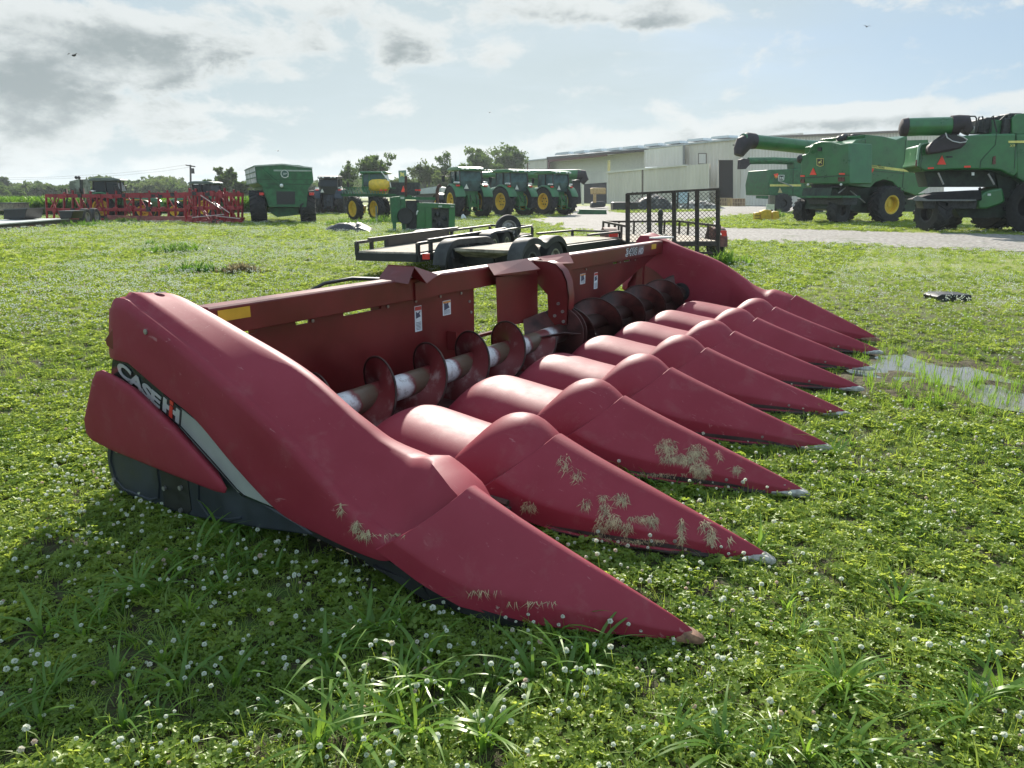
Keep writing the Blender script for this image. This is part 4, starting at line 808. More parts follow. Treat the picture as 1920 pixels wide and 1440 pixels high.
P = np.array(spots); P[:, 2] = gz(P[:, 0], P[:, 1]); ok = keep(P[:, 0], P[:, 1]); P = P[ok]
scatter('wide_blade_grass', P, [tuft(9, 0.022, 0.10, 0.21, 0.0125, 400 + i, CRAB, (0.4, 1.5), 7) for i in range(5)], 'long wide blades of grass arching out of the clover', 'grass')
spots = []
for px_, py_, sx_, sy_, n in ((1790, 745, 90, 20, 46), (1880, 745, 50, 22, 40), (1700, 725, 60, 8, 18), (1620, 700, 20, 10, 8), (1735, 705, 28, 14, 26), (1830, 735, 16, 12, 10), (1650, 665, 40, 6, 12), (1740, 675, 60, 8, 14), (1890, 720, 30, 18, 16), (1870, 700, 50, 14, 12), (1860, 610, 50, 12, 14), (1650, 672, 12, 6, 4), (1600, 665, 60, 8, 10), (1720, 765, 120, 14, 8), (1765, 722, 20, 10, 8), (1800, 700, 90, 25, 10)):
    for _ in range(n): p_ = at(px_ + random.gauss(0, sx_), py_ + random.gauss(0, sy_)); spots.append((p_.x, p_.y, 0, random.uniform(0.5, 1.1), random.randint(0, 3)))
P = np.array(spots); P[:, 2] = gz(P[:, 0], P[:, 1])
scatter('puddle_grass', P, [tuft(9, 0.03, 0.06, 0.17, 0.0045, 420 + i, CRAB, (0.05, 0.5), 5) for i in range(4)], 'upright bright grass blades standing in and round the puddle', 'grass')
# ------------------------------------------------------------ shared machine parts
def tyre_mesh(c, ax, Rr, W, rR, lugs=0, lh=None):
    ax = V(ax).normalized(); c = V(c); mb = MB(); h = W / 2; b_ = Rr * (0.955 if lugs else 1.0); lh = lh or Rr * 0.045
    mb.lathe([(rR, -h * .80), (rR * 1.04, -h * .92), ((b_ + rR) / 2, -h), (b_ * .93, -h * .96), (b_ * .985, -h * .80), (b_, -h * .4), (b_, h * .4), (b_ * .985, h * .80), (b_ * .93, h * .96), ((b_ + rR) / 2, h), (rR * 1.04, h * .92), (rR, h * .80)], c, ax, 40, True)
    if lugs:
        u = V((0, 0, 1)) if abs(ax.z) < .9 else V((1, 0, 0)); e1 = ax.cross(u).normalized(); e2 = ax.cross(e1)
        for k in range(lugs):
            for s in (-1, 1):
                a0 = 2 * pi * (k + (0.5 if s > 0 else 0)) / lugs; a1 = a0 + 0.27; f_ = lambda a, r_, t: c + (e1 * cos(a) + e2 * sin(a)) * r_ + ax * t
                w2 = 0.42 * 2 * pi / lugs * 0.5; q = []
                for (a, t, top) in ((a0, 0.02 * s, 1), (a1, s * h * .97, 1)):
                    q += [f_(a - w2, b_ * .97, t), f_(a + w2, b_ * .97, t), f_(a + w2 * .8, b_ + lh, t), f_(a - w2 * .8, b_ + lh, t)]
                mb.add(q, [(0, 1, 2, 3), (7, 6, 5, 4), (0, 4, 5, 1), (1, 5, 6, 2), (2, 6, 7, 3), (3, 7, 4, 0)])
    return mb
def wheel(par, c, ax, Rr, W, rR, rimmat, lugs=0, local=False, dish=0.35, holes=0):
    t = tyre_mesh(c, ax, Rr, W, rR, lugs).build('tyre', RUBBER, par, ang=35, local=local); ax = V(ax).normalized(); r_ = MB(); o = W / 2 * dish
    for s in (-1, 1):
        r_.lathe([(0.001, o * s + .03 * s), (rR * .22, o * s + .03 * s), (rR * .25, o * s), (rR * .55, o * s), (rR * .80, o * .6 * s), (rR * .88, W * .44 * s), (rR * 1.03, W * .46 * s), (rR * 1.03, W * .40 * s)], c, ax, 28)
    rm = r_.build('rim', rimmat, t, ang=30, local=local)
    if holes:
        u = V((0, 0, 1)); e1 = ax.cross(u).normalized(); e2 = ax.cross(e1)
        for k in range(holes):
            a = 2 * pi * k / holes; MB().lathe([(0.001, 0), (rR * .085, 0), (rR * .085, .02)], V(c) + (e1 * cos(a) + e2 * sin(a)) * rR * .42 + ax * (o + .015), ax, 8).build('wheel_nut', BLACK, t, local=local)
    return t
def rect(mb, P, x0, y0, x1, y1, off=0.0, th=0.1):       # a box whose front face covers those pixels on the plane
    return mb.prism([P.pt(x0, y0, off), P.pt(x1, y0, off), P.pt(x1, y1, off), P.pt(x0, y1, off)], -P.n * th)
def poly(mb, P, pts, off=0.0, th=0.1): return mb.prism([P.pt(x, y, off) for x, y in pts], -P.n * th)
def one(P, pts, name, m_, par, off=0.0, th=0.1, bevel=0.0, **k):
    return poly(MB(), P, pts, off, th).build(name, m_, par, local=False, bevel=bevel, **k)
def bars(P, segs, w_, name, m_, par, off=0.0, each=True):
    for a, b in segs:
        MB().bar(P.pt(*a, off), P.pt(*b, off), w_).build(name, m_, par, local=False, smooth=False)
AMB = mat('amber_lens', (0.7, 0.25, 0.03), 0.35)
WOODL = mat('grey_deck_boards', (0.33, 0.28, 0.22), 0.9, var=0.35, scale=5, bump=0.4, bscale=60)
# ------------------------------------------------------------ trailers behind the header
def plank_deck(c0, c1, c2, c3, n, name, par, th=0.05):
    mb = MB(); c0, c1, c2, c3 = map(V, (c0, c1, c2, c3)); up = V((0, 0, th))     # c0-c1 rear edge, c3-c2 front edge
    for i in range(n):
        a, b = (i + 0.04) / n, (i + 0.96) / n; mb.prism([c0.lerp(c1, a), c0.lerp(c1, b), c3.lerp(c2, b), c3.lerp(c2, a)], up)
    return mb.build(name, WOODL, par, smooth=False, local=False)
dn = V((0, 0, -1))
# car hauler with the dovetail and the double fenders
A, B = at(800, 482, .36), at(927, 485, .36); A2, B2 = at(836, 472.5, .50), at(961, 475.5, .50)
ax_ = (at(1162, 449, .50) - B2); ax_.z = 0; LT1 = ax_.length; ax_.normalize(); sd1 = V((-ax_.y, ax_.x, 0))
Wd = (A2 - B2).dot(sd1); A = B + sd1 * Wd + (A - B - sd1 * (A - B).dot(sd1)) * 0.2; A2 = B2 + sd1 * Wd
t1 = thing('car_trailer', 'black car trailer with bare plank deck, sloping tail and two wheels under one rounded fender', 'trailer', ((A + B) / 2).to_tuple()[:2] + (0,))
plank_deck(B, A, A2, B2, 7, 'tail_boards', t1); E1 = B2 + ax_ * LT1; plank_deck(B2, A2, E1 + sd1 * Wd, E1, 9, 'deck_boards', t1)
mb = MB()
for p_, q_ in ((B, B2), (B2, E1), (A, A2), (A2, E1 + sd1 * Wd)):
    s_ = -sd1 * .04 if p_ in (B, B2) else sd1 * .04; mb.bar(p_ + s_ + dn * .05, q_ + s_ + dn * .05, .06, .15)
mb.bar(B + dn * .05, A + dn * .05, .08, .13).bar(E1 + dn * .05, E1 + sd1 * Wd + dn * .05, .08, .15)
for k in range(6): q = B2 + ax_ * (LT1 * (k + .5) / 6); mb.bar(q + dn * .08, q + sd1 * Wd + dn * .08, .05, .08)
mb.build('frame', BLACK, t1, smooth=False, local=False)
T = E1 + sd1 * Wd / 2; MB().bar(E1 + dn * .08, T + ax_ * 1.2 + dn * .1, .08, .1).bar(E1 + sd1 * Wd + dn * .08, T + ax_ * 1.2 + dn * .1, .08, .1).build('drawbar', BLACK, t1, smooth=False, local=False)
mb = MB(); k = [E1 + ax_ * -1.6 + V((0, 0, .0)), E1 + V((0, 0, 0))]
for s_ in (0, Wd): mb.bar(E1 - ax_ * 1.7 + sd1 * s_ + V((0, 0, .17)), E1 + sd1 * s_ + V((0, 0, .17)), .06, .04)
mb.bar(E1 + V((0, 0, .17)), E1 + sd1 * Wd + V((0, 0, .17)), .05, .04)
for s_ in (0, Wd): mb.bar(E1 + sd1 * s_ + V((0, 0, -.02)), E1 + sd1 * s_ + V((0, 0, .17)), .05)
mb.build('front_rail', BLACK, t1, smooth=False, local=False)
wq = Plane(1025, 500, 0, o=B2 - sd1 * .20); wc1 = wq.pt(1025, 474); wc2 = wq.pt(1070, 472)
wc1 = B2 + ax_ * (wc1 - B2).dot(ax_) - sd1 * .17; wc2 = wc1 + ax_ * .86; wc1.z = wc2.z = .335
for wc in (wc1, wc2):
    for s_ in (0, Wd + .34): wheel(t1, wc + sd1 * s_, sd1, .335, .22, .19, STEEL if wc is wc2 else mat('dark_rim', (.06, .06, .06), .6), 0)
for s_ in (-.0, Wd + .34):
    mb = MB(); rows = []
    for i in range(33):
        t = i / 32; x = -.46 + t * (.86 + .92); z = .335 + .42 * min(1, max(0, sin(pi * min(1, max(0, (x + .46) / .92)))) ** .55 if x < 0 else 1)
        x1 = x - .86; zz = .335 + .42 * (max(0.0, 1 - (x1 / .46) ** 2) ** .5 if x1 > 0 else 1); z = .335 + .42 * (max(0, 1 - (x / .46) ** 2) ** .5 if x < 0 else 1); z = min(z, zz)
        dip = (0.10 if s_ < .1 else 0.0) * math.exp(-((x - .43) / .20) ** 2); p0 = wc1 + ax_ * x + sd1 * s_; p0.z = z - dip - (.06 if s_ > .1 else 0); rows.append([p0 - sd1 * .14, p0 - sd1 * .12 + V((0, 0, .012)), p0 + sd1 * .14])
    mb.grid(rows); mb.grid([[p - V((0, 0, .02)) for p in r_] for r_ in rows], flip=True)
    mb.grid([[r_[0], r_[0] - V((0, 0, .10)) + sd1 * 0.0] for r_ in rows]); mb.build('fender', mat('dusty_black_fender', (.035, .035, .034), .62, var=.4, scale=5, spec=.3), t1, local=False, ang=60)
MB().box(B + V((0, 0, -.08)) + ax_ * .25 - sd1 * .1, (.14, .05, .09), CAMAZ - pi / 2).build('tail_light', REDL, t1, local=False)
# black flat trailer with side rails, solid side panels and a spare wheel
a0, b0 = at(670, 478, .42), at(783, 474, .42); a1 = at(985, 446, .50)
a0 = at(669, 473, .45); b0 = at(782, 475.5, .45)
ax2 = V((1, 0, 0)); far = at(985, 443, .45); ax2 = (at(985, 421, .66) - at(779, 449, .64)); ax2.z = 0; L2 = ax2.length; ax2.normalize(); sd2 = V((-ax2.y, ax2.x, 0)); W2 = (a0 - b0).dot(sd2)
t2 = thing('flatbed_trailer', 'black flatbed trailer with side rails and a spare wheel mounted upright at its front', 'trailer', (b0.x, b0.y, 0))
Z = lambda p, z: V((p.x, p.y, z)); o2 = b0; pA = lambda u, v_, z: Z(o2 + ax2 * u + sd2 * v_, z)
plank_deck(pA(0, 0, .42), pA(0, W2, .42), pA(L2, W2, .42), pA(L2, 0, .42), 10, 'deck_boards', t2)
mb = MB()
for v_ in (-.03, W2 + .03): mb.bar(pA(0, v_, .37), pA(L2, v_, .37), .06, .14)
mb.bar(pA(0, 0, .37), pA(0, W2, .37), .07, .14).bar(pA(L2, 0, .37), pA(L2, W2, .37), .07, .14); mb.build('frame', BLACK, t2, smooth=False, local=False)
for v_ in (-.02, W2 + .02):
    rb = MB(); rb.bar(pA(0, v_, .62), pA(L2, v_, .66), .05); rb.bar(pA(.45, v_, .665), pA(L2 * .68, v_, .695), .055, .03); rl = rb.build('side_rail', BLACK, t2, smooth=False, local=False)
    for u in (0, .55, 1.15, L2 * .62, L2 * .8, L2): MB().bar(pA(u, v_, .40), pA(u, v_, .63), .06).build('post', BLACK, rl, smooth=False, local=False)
    MB().prism([pA(1.15, v_, .40), pA(L2 * .60, v_, .40), pA(L2 * .60, v_, .65), pA(1.15, v_, .63)], sd2 * .02).build('side_plate', BLACK, t2, smooth=False, local=False)
MB().bar(pA(L2, 0, .66), pA(L2, W2, .66), .055).build('front_rail', BLACK, t2, smooth=False, local=False)
um = L2 * .45
for v_ in (-.22, W2 + .22):
    for du in (0, .88): wheel(t2, pA(um + du, v_, .34), sd2, .34, .22, .19, STEEL)
    rows = []
    for x, z in ((-.50, .30), (-.44, .52), (-.30, .66), (0, .70), (.88, .70), (1.18, .66), (1.32, .52), (1.38, .30)): rows.append([pA(um + x, v_ - .14, z - .03), pA(um + x, v_ - .12, z), pA(um + x, v_ + .14, z)])
    mb = MB(); mb.grid(rows); mb.grid([[p - V((0, 0, .02)) for p in r_] for r_ in rows], flip=True); mb.build('fender', mat('black_fender', (.018, .018, .02), .6, var=.3, spec=.3), t2, local=False, ang=40)
sp_ = at(950, 427, .0); PS = Plane(950, 460, 0, o=pA(L2 * .86, .1, 0)); sc_ = PS.pt(953, 427); wheel(t2, sc_, -HX + RT * .25, PS.n.length * 0 + .33, .22, .19, STEEL, holes=5)
MB().bar(Z(sc_, .45) + HX * .1, sc_ + HX * .1, .06).build('spare_bracket', BLACK, t2, local=False)
MB().box(b0 + V((0, 0, -.05)) + RT * .16, (.13, .05, .10), CAMAZ - pi / 2).build('tail_light', REDL, t2, local=False)
# utility trailer with the tall mesh ramp gate
g0, g1 = at(1177, 476, .22), at(1346, 474, .22); GP = Plane(1177, 480, 0, o=(g0 + g1) / 2); yw = math.degrees(atan2((g1 - g0).dot(HX), (g1 - g0).dot(RT))); GP = Plane(0, 0, yw, o=(g0 + g1) / 2)
RUST = mat('dark_rusty_frame', (.035, .025, .020), .7, var=.5, scale=12)
t3 = thing('utility_trailer', 'rusty dark utility trailer with a tall upright wire mesh ramp gate', 'trailer', ((g0 + g1) / 2).to_tuple()[:2] + (0,))
gate = MB(); X4 = [1177, 1217, 1264, 1307, 1346]; top = lambda x: 363 + (x - 1177) * (353.5 - 363) / 169; bot = lambda x: 476 - (x - 1177) * 2 / 169
for x in X4: gate.bar(GP.pt(x, bot(x)), GP.pt(x, top(x)), .075)
gate.bar(GP.pt(1175, top(1175) + 1), GP.pt(1348, top(1348) + 1), .05).bar(GP.pt(1175, bot(1175)), GP.pt(1348, bot(1348)), .05); gt = gate.build('ramp_gate', RUST, t3, smooth=False, local=False)
mw = MB(); gl_, gr_ = GP.pt(1177, 476), GP.pt(1346, 474); gx_ = (gr_ - gl_); gx_.z = 0; gw = gx_.length; gx_.normalize(); z0 = gl_.z; z1 = GP.pt(1260, top(1260)).z; cw, ch = .10, .045; nx_ = int(gw / cw); nz_ = int((z1 - z0) / ch)
for i in range(nz_ + 1):
    zz = z0 + i * ch
    for j in range(nx_ + 1):
        x = (j + (.5 if i % 2 else 0)) * cw
        for s in (-1, 1):
            p0 = gl_ + gx_ * x; p1 = gl_ + gx_ * min(gw, max(0, x + s * cw / 2)); p0.z = zz; p1.z = zz + ch
            if x <= gw and p1.z < z1 - .01: u = V((0, 0, .0065)); n_ = GP.n * .003; b = len(mw.v); mw.v += [tuple(p0 - u), tuple(p0 + u), tuple(p1 + u), tuple(p1 - u)]; mw.f.append((b, b + 1, b + 2, b + 3))
mw.build('wire_mesh', RUST, gt, smooth=False, local=False, recalc=False)
ax3 = V((-GP.n.x, -GP.n.y, 0)); dr = (at(1400, 430, .75) - g1); ax3 = (ax3 + gx_ * .10).normalized(); L3 = 3.2
q = lambda u, v_, z: V((gl_ + gx_ * u).to_tuple()[:2] + (z,)) + ax3 * v_
mb = MB()
for u in (0, gw): mb.bar(q(u, 0, .42), q(u, L3, .42), .06, .1)
mb.bar(q(0, 0, .42), q(gw, 0, .42), .06, .1).bar(q(0, L3, .42), q(gw, L3, .42), .06, .1); mb.build('frame', RUST, t3, smooth=False, local=False)
plank_deck(q(0, 0, .44), q(gw, 0, .44), q(gw, L3, .44), q(0, L3, .44), 8, 'deck_boards', t3, .04)
for u in (0, gw):
    rl = MB().bar(q(u, 0, .80), q(u, L3, .80), .05).build('side_rail', RUST, t3, smooth=False, local=False)
    for k in range(5): MB().bar(q(u, L3 * k / 4, .42), q(u, L3 * k / 4, .80), .045).build('post', RUST, rl, smooth=False, local=False)
rl = MB().bar(q(0, L3, .80), q(gw, L3, .80), .05).build('front_rail', RUST, t3, smooth=False, local=False)
for k in range(1, 5): MB().bar(q(gw * k / 5, L3, .42), q(gw * k / 5, L3, .80), .04).build('post', RUST, rl, smooth=False, local=False)
for u, s in ((gw + .26, 1), (-.26, -1)):
    wheel(t3, q(u, .95, .33), gx_, .33, .20, .19, mat('galvanised_rim', (.35, .37, .36), .45, metal=.5), 0)
    rows = [[q(u - .15 , .95 + .40 * cos(a) * 1.05, .33 + .42 * sin(a)), q(u + .15, .95 + .40 * cos(a) * 1.05, .33 + .42 * sin(a))] for a in [pi * i / 12 for i in range(13)]]
    mb = MB(); mb.grid(rows); mb.grid([[p + V((0, 0, -.02)) for p in r_] for r_ in rows], flip=True); mb.grid([[r_[0], V((r_[0].x, r_[0].y, .33))] for r_ in rows]); mb.build('fender', mat('rusty_fender', (.10, .045, .035), .7, var=.5, scale=9), t3, local=False, ang=50)
    MB().box(q(u - .02 * s, .50, .62), (.20, .05, .12), CAMAZ - pi / 2).build('tail_light', REDL, t3, local=False)
MB().bar(q(gw + .02, -.02, .60), q(gw + .30, 1.3, .86), .06, .03).build('gate_bar', STEEL, t3, smooth=False, local=False)
mb = MB(); mb.sphere(q(gw * .72, L3 - .15, 1.0), .10, 6, (1, .7, 1.2)); mb.tube([q(gw * .72, L3 - .15, .92), q(gw * .74, L3 - .12, .45)], [.07, .05], 8); mb.build('ratchet_winch', DARK, t3, local=False)
# black plastic panel lying in the clover on the right
PB = Plane(1790, 566, 0); pb = thing('black_board', 'black plastic board lying flat in the clover beyond the puddle', 'board', at(1790, 564).to_tuple())
one(PB, [(1757, 557), (1767, 552), (1822, 553), (1823, 566), (1806, 572), (1800, 566), (1757, 566)], 'panel', BLACK, pb, th=.35, bevel=.01)
one(PB, [(1773, 554), (1775, 554), (1775, 563), (1773, 563)], 'strap', mat('grey_strap', (.3, .3, .28), .6), pb, off=.005, th=.004)

# ------------------------------------------------------------ power unit (engine in a green frame)
P = Plane(793, 434, 12); pu = thing('engine_power_unit', 'old green engine power unit in a boxy frame with a bent exhaust pipe', 'engine unit', P.o.to_tuple())
one(P, [(732, 370), (751, 368), (752, 417), (735, 417)], 'left_cabinet', GREEN2, pu, th=.9, bevel=.01); one(P, [(752, 368), (760, 369), (761, 416), (752, 417)], 'cabinet_edge', GREEN2, pu, off=.01, th=.1)
one(P, [(736, 417), (743, 417), (743, 436), (737, 436)], 'leg', GREEN2, pu, th=.1); one(P, [(753, 417), (760, 417), (761, 436), (755, 436)], 'leg', GREEN2, pu, th=.1)
one(P, [(751, 369), (758, 369), (758, 373), (751, 373)], 'maker_plate', mat('plate_grey', (.35, .38, .34), .5), pu, off=.02, th=.01)
one(P, [(760, 369), (816, 370), (816, 375), (760, 374)], 'top_beam', GREEN2, pu, th=.7)
eng = MB(); rect(eng, P, 762, 376, 786, 432, -.1, .6); eng.build('engine_block', DARK, pu, local=False, bevel=.02)
mb = MB(); mb.lathe([(.001, 0), (.32, 0), (.34, .05), (.34, .09)], P.pt(760, 405, .05), P.n, 20); mb.build('flywheel', BLACK, pu, local=False)
one(P, [(782, 380), (853, 383), (853, 391), (782, 389)], 'frame_top', GREEN, pu, th=.9, bevel=.01); one(P, [(782, 389), (797, 389), (797, 430), (781, 429)], 'door_panel', GREEN, pu, th=.9, bevel=.01)
one(P, [(797.3, 389), (809, 390), (810, 432), (797.3, 430)], 'side_column', GREEN, pu, off=.02, th=.2); one(P, [(842, 391), (853, 391), (853, 436), (842, 436)], 'side_column', GREEN, pu, off=.02, th=.9)
one(P, [(809, 391), (842, 391), (842, 434), (809, 434)], 'radiator', mat('radiator_core', (.018, .019, .018), .6, var=.8, scale=14), pu, off=-.15, th=.6)  # dark block set back in the frame opening
for x, y, w_ in ((820, 402, .12), (833, 410, .1), (824, 422, .14), (815, 412, .08)): MB().sphere(P.pt(x, y, -.12), w_, 5).build('engine_fitting', DARK, pu, local=False)
one(P, [(796, 379.6), (853, 382.6), (853, 383.6), (796, 380.6)], 'top_trim', mat('pale_trim', (.5, .52, .46), .4), pu, off=.02, th=.92); one(P, [(845, 386), (851, 386.3), (851, 388.6), (845, 388.3)], 'maker_plate', MATS['plate_grey'], pu, off=.03, th=.01); one(P, [(822, 385), (829, 385.3), (829, 388.6), (822, 388.3)], 'maker_plate', MATS['plate_grey'], pu, off=.03, th=.01)
RP = mat('rusty_pipe', (.06, .028, .022), .8, var=.5, scale=8)
MB().tube([P.pt(820, 382, -.3), P.pt(820, 357, -.3), P.pt(822, 350, -.3), P.pt(827, 347, -.3)], .075, 10).build('exhaust_pipe', RP, pu, local=False); MB().tube([P.pt(761, 372, -.3), P.pt(761, 330, -.3)], .055, 10).build('air_stack', RP, pu, local=False)
MB().tube([P.pt(781, 402, .06), P.pt(782, 397, .1), P.pt(784, 395, .1)], .03, 8).build('door_handle', WHITE, pu, local=False)
# crumpled tarp heap
mb = MB(); c = at(655, 434); rows = []
for i in range(25):
    row = []
    for j in range(11):
        u, v_ = (i / 24 - .5) * 2, (j / 10 - .5) * 2; env = max(0, 1 - u * u) ** .6 * max(0, 1 - v_ * v_) ** .5; x = u * 1.05; y = v_ * .6
        row.append(c + RT * x + HX * y + V((0, 0, env * (.12 + .45 * float(fb(x * 3, y * 3, .9, 50))) - .02)))
    rows.append(row)
mb.grid(rows); o = mb.build('crumpled_tarp', mat('black_white_tarp', (.02, .02, .022), .45, col2=(.35, .35, .34), thr=(.60, .66), scale=2.5), ang=60); tag(o, 'crumpled black and white tarp heaped in the weeds behind the flatbed trailer', 'tarp')
# ------------------------------------------------------------ tractors (x ahead, y left)
def tractor(label, paint, rim, group=None, cabm=GLASS, roofm=None, front_duals=False):
    t = thing('tractor', label, 'tractor', (0, 0, 0), 0, group)
    for s in (-1, 1):
        w_ = wheel(t, (0, s * .98, 1.0), (0, s, 0), 1.0, .60, .56, rim, 20, True, holes=6); wheel(t, (2.85, s * .92, .72), (0, s, 0), .72, .46, .42, rim, 16, True, holes=6)
        mb = MB(); rows = []
        for i in range(15):
            a = R(18 + 150 * i / 14); rows.append([(-1.13 * cos(a) * 1.0, s * .62, 1.0 + 1.13 * sin(a)), (-1.13 * cos(a), s * 1.22, 1.0 + 1.13 * sin(a)), (-1.09 * cos(a), s * 1.28, 1.0 + 1.05 * sin(a))])
        mb.grid([[V(p) for p in r_] for r_ in rows]); mb.grid([[V(p) * .985 + V((0, 0, -.02)) for p in r_] for r_ in rows], flip=True); mb.build('fender', paint, t, ang=50)
        mb = MB(); mb.grid([[V((2.85 - .84 * cos(R(30 + 110 * i / 8)), s * .68, .72 + .84 * sin(R(30 + 110 * i / 8)))), V((2.85 - .84 * cos(R(30 + 110 * i / 8)), s * 1.16, .72 + .84 * sin(R(30 + 110 * i / 8))))] for i in range(9)]); mb.build('front_fender', BLACK, t, ang=50)
        MB().box((-.45, s * .95, 2.18), (.25, .34, .12)).build('rear_light', mat('silver_light', (.6, .6, .58), .25, metal=.4), t, bevel=.03)
        MB().box((-.62, s * .95, 2.0), (.06, .25, .10)).build('tail_lamp', REDL, t)
        MB().box((1.15, s * 1.25, 2.45), (.05, .22, .38)).tube([(1.2, s * .75, 2.6), (1.2, s * 1.25, 2.6)], .015, 6).build('mirror', BLACK, t, bevel=.02)
    MB().box((1.5, 0, .95), (3.4, .55, .5)).box((0, 0, 1.0), (.6, 1.5, .35)).box((2.85, 0, .72), (.35, 1.5, .22)).build('chassis', DARK, t, bevel=.03)
    mb = MB(); rows = []
    for x, w_, zb, zt in ((1.25, .50, 1.15, 2.02), (2.0, .47, 1.12, 1.98), (3.0, .42, 1.08, 1.84), (3.7, .36, 1.05, 1.66), (3.95, .30, 1.05, 1.45)):
        rows.append([V((x, a * w_, zb + (zt - zb) * b)) for a, b in ((-1, 0), (-1.02, .5), (-.9, .85), (-.6, 1), (0, 1.03), (.6, 1), (.9, .85), (1.02, .5), (1, 0))])
    mb.grid(rows); mb.f.append(tuple(4 * 9 + i for i in range(9))); mb.f.append(tuple(range(9))[::-1]); hood = mb.build('hood', paint, t, ang=40)
    for s in (-1, 1): MB().prism([(1.5, s * .52, 1.62), (3.2, s * .45, 1.55), (3.2, s * .45, 1.50), (1.5, s * .52, 1.55)], (0, s * .004, 0)).build('hood_stripe', YELLOW, hood)
    MB().box((.45, 0, 1.45), (1.5, 1.15, .5)).build('cab_base', paint, t, bevel=.05)
    cb = MB(); pr = [(-.42, 1.68), (-.50, 2.3), (-.42, 2.88), (1.15, 2.88), (1.30, 2.2), (1.2, 1.68)]
    g = MB().prism([(a, -.70, b) for a, b in pr], (0, 1.40, 0)).build('cab_glass', cabm, t, smooth=False)
    for s in (-1, 1):
        for a, b in (((-.42, s * .72, 1.65), (-.52, s * .76, 2.3)), ((-.52, s * .76, 2.3), (-.44, s * .74, 2.9)), ((.35, s * .73, 1.65), (.35, s * .75, 2.9)), ((1.2, s * .66, 1.65), (1.18, s * .70, 2.9)), ((-.42, s * .72, 1.68), (1.2, s * .68, 1.68))): MB().bar(a, b, .07).build('cab_pillar', BLACK, g, smooth=False)
    MB().prism([(-.75, -.85, 2.90), (-.70, -.85, 3.06), (-.3, -.82, 3.14), (1.0, -.82, 3.14), (1.45, -.80, 3.05), (1.5, -.80, 2.92)], (0, 1.68, 0)).build('roof', roofm or paint, t, bevel=.05)
    for s in (-.65, -.35, .35, .65): MB().box((-.76, s, 3.0), (.06, .18, .09)).build('work_light', WHITE, t, bevel=.02)
    MB().bar((-.9, -.28, 1.15), (-.9, -.28, .5), .08).bar((-.9, .28, 1.15), (-.9, .28, .5), .08).bar((-.3, -.35, .62), (-1.15, -.42, .50), .08).bar((-.3, .35, .62), (-1.15, .42, .50), .08).bar((-.5, 0, 1.3), (-1.0, 0, .95), .07).box((-.62, 0, 1.05), (.35, .75, .7)).bar((-.4, 0, .42), (-1.1, 0, .42), .12, .05).build('rear_hitch', paint if paint is not BLACK else DARK, t, smooth=False)
    for s in (-1, 1): MB().tube([(-.75, s * .18, 1.42), (-.95, s * .2, 1.2), (-.85, s * .22, .9)], .035, 6).build('hydraulic_hose', BLACK, t)
    MB().prism([(-.84, .30, 1.80), (-.84, .62, 1.80), (-.84, .46, 2.10)], (.02, 0, 0)).build('warning_triangle', mat('faded_triangle', (.55, .55, .50), .5), t)
    MB().tube([(1.35, -.55, 1.6), (1.35, -.55, 2.95)], .06, 10).build('exhaust_stack', BLACK, t); MB().box((1.15, .85, 1.0), (.5, .25, .06)).box((1.15, .9, .7), (.45, .2, .05)).bar((.95, .95, .5), (.95, .88, 1.4), .04).build('steps', BLACK, t)
    return t
def place(o, px, py, head, dist_scale=1.0, sc=1.0, ref=(0, .98)):
    # puts the reference point of the machine (ahead, left) on the ground seen at that pixel
    g = at(px, py); a = CAMAZ + R(head); o.rotation_euler = (0, 0, a); o.scale = (sc, sc, sc)
    o.location = (g.x - sc * (ref[0] * cos(a) - ref[1] * sin(a)), g.y - sc * (ref[0] * sin(a) + ref[1] * cos(a)), 0)
TG = 'green tractors parked in a row'
tr = tractor('green tractor parked nearest the boxy engine unit, seen from behind', GREEN, YELLOW, TG); place(tr, 852, 409, 26, sc=1.08)
tb = copy_tree(tr); place(tb, 944, 406, 38, sc=1.08); tb['label'] = 'green tractor in the middle of the row of three with a yellow wheel in front'
tcx = copy_tree(tr); place(tcx, 1023, 404, 38, sc=1.08); tcx['label'] = 'green tractor at the end of the row closest to the open shed'
NAVY = mat('dark_blue_cover', (.014, .022, .034), .6, var=.3)
tk = tractor('dark blue tractor seen straight from behind next to the grain cart', NAVY, DARK, None, roofm=BLACK, cabm=MATS['dark_glass'] if 'dark_glass' in MATS else mat('dark_glass', (.012, .018, .022), .2, spec=.3)); place(tk, 601, 402, -2, sc=.98)
tr2 = tractor('green tractor with a big yellow rear wheel behind the left end of the red frame', GREEN, YELLOW, 'tractors behind the red tillage frame', roofm=mat('pale_roof', (.10, .13, .11), .6), cabm=mat('dark_glass', (.012, .018, .022), .2, spec=.3)); place(tr2, 195, 415, -80, sc=.80, ref=(0, -.98))
tr3 = copy_tree(tr2); place(tr3, 388, 412, 80, sc=.76, ref=(0, .98)); tr3['label'] = 'tractor half hidden behind the right end of the red frame, only its cab showing'
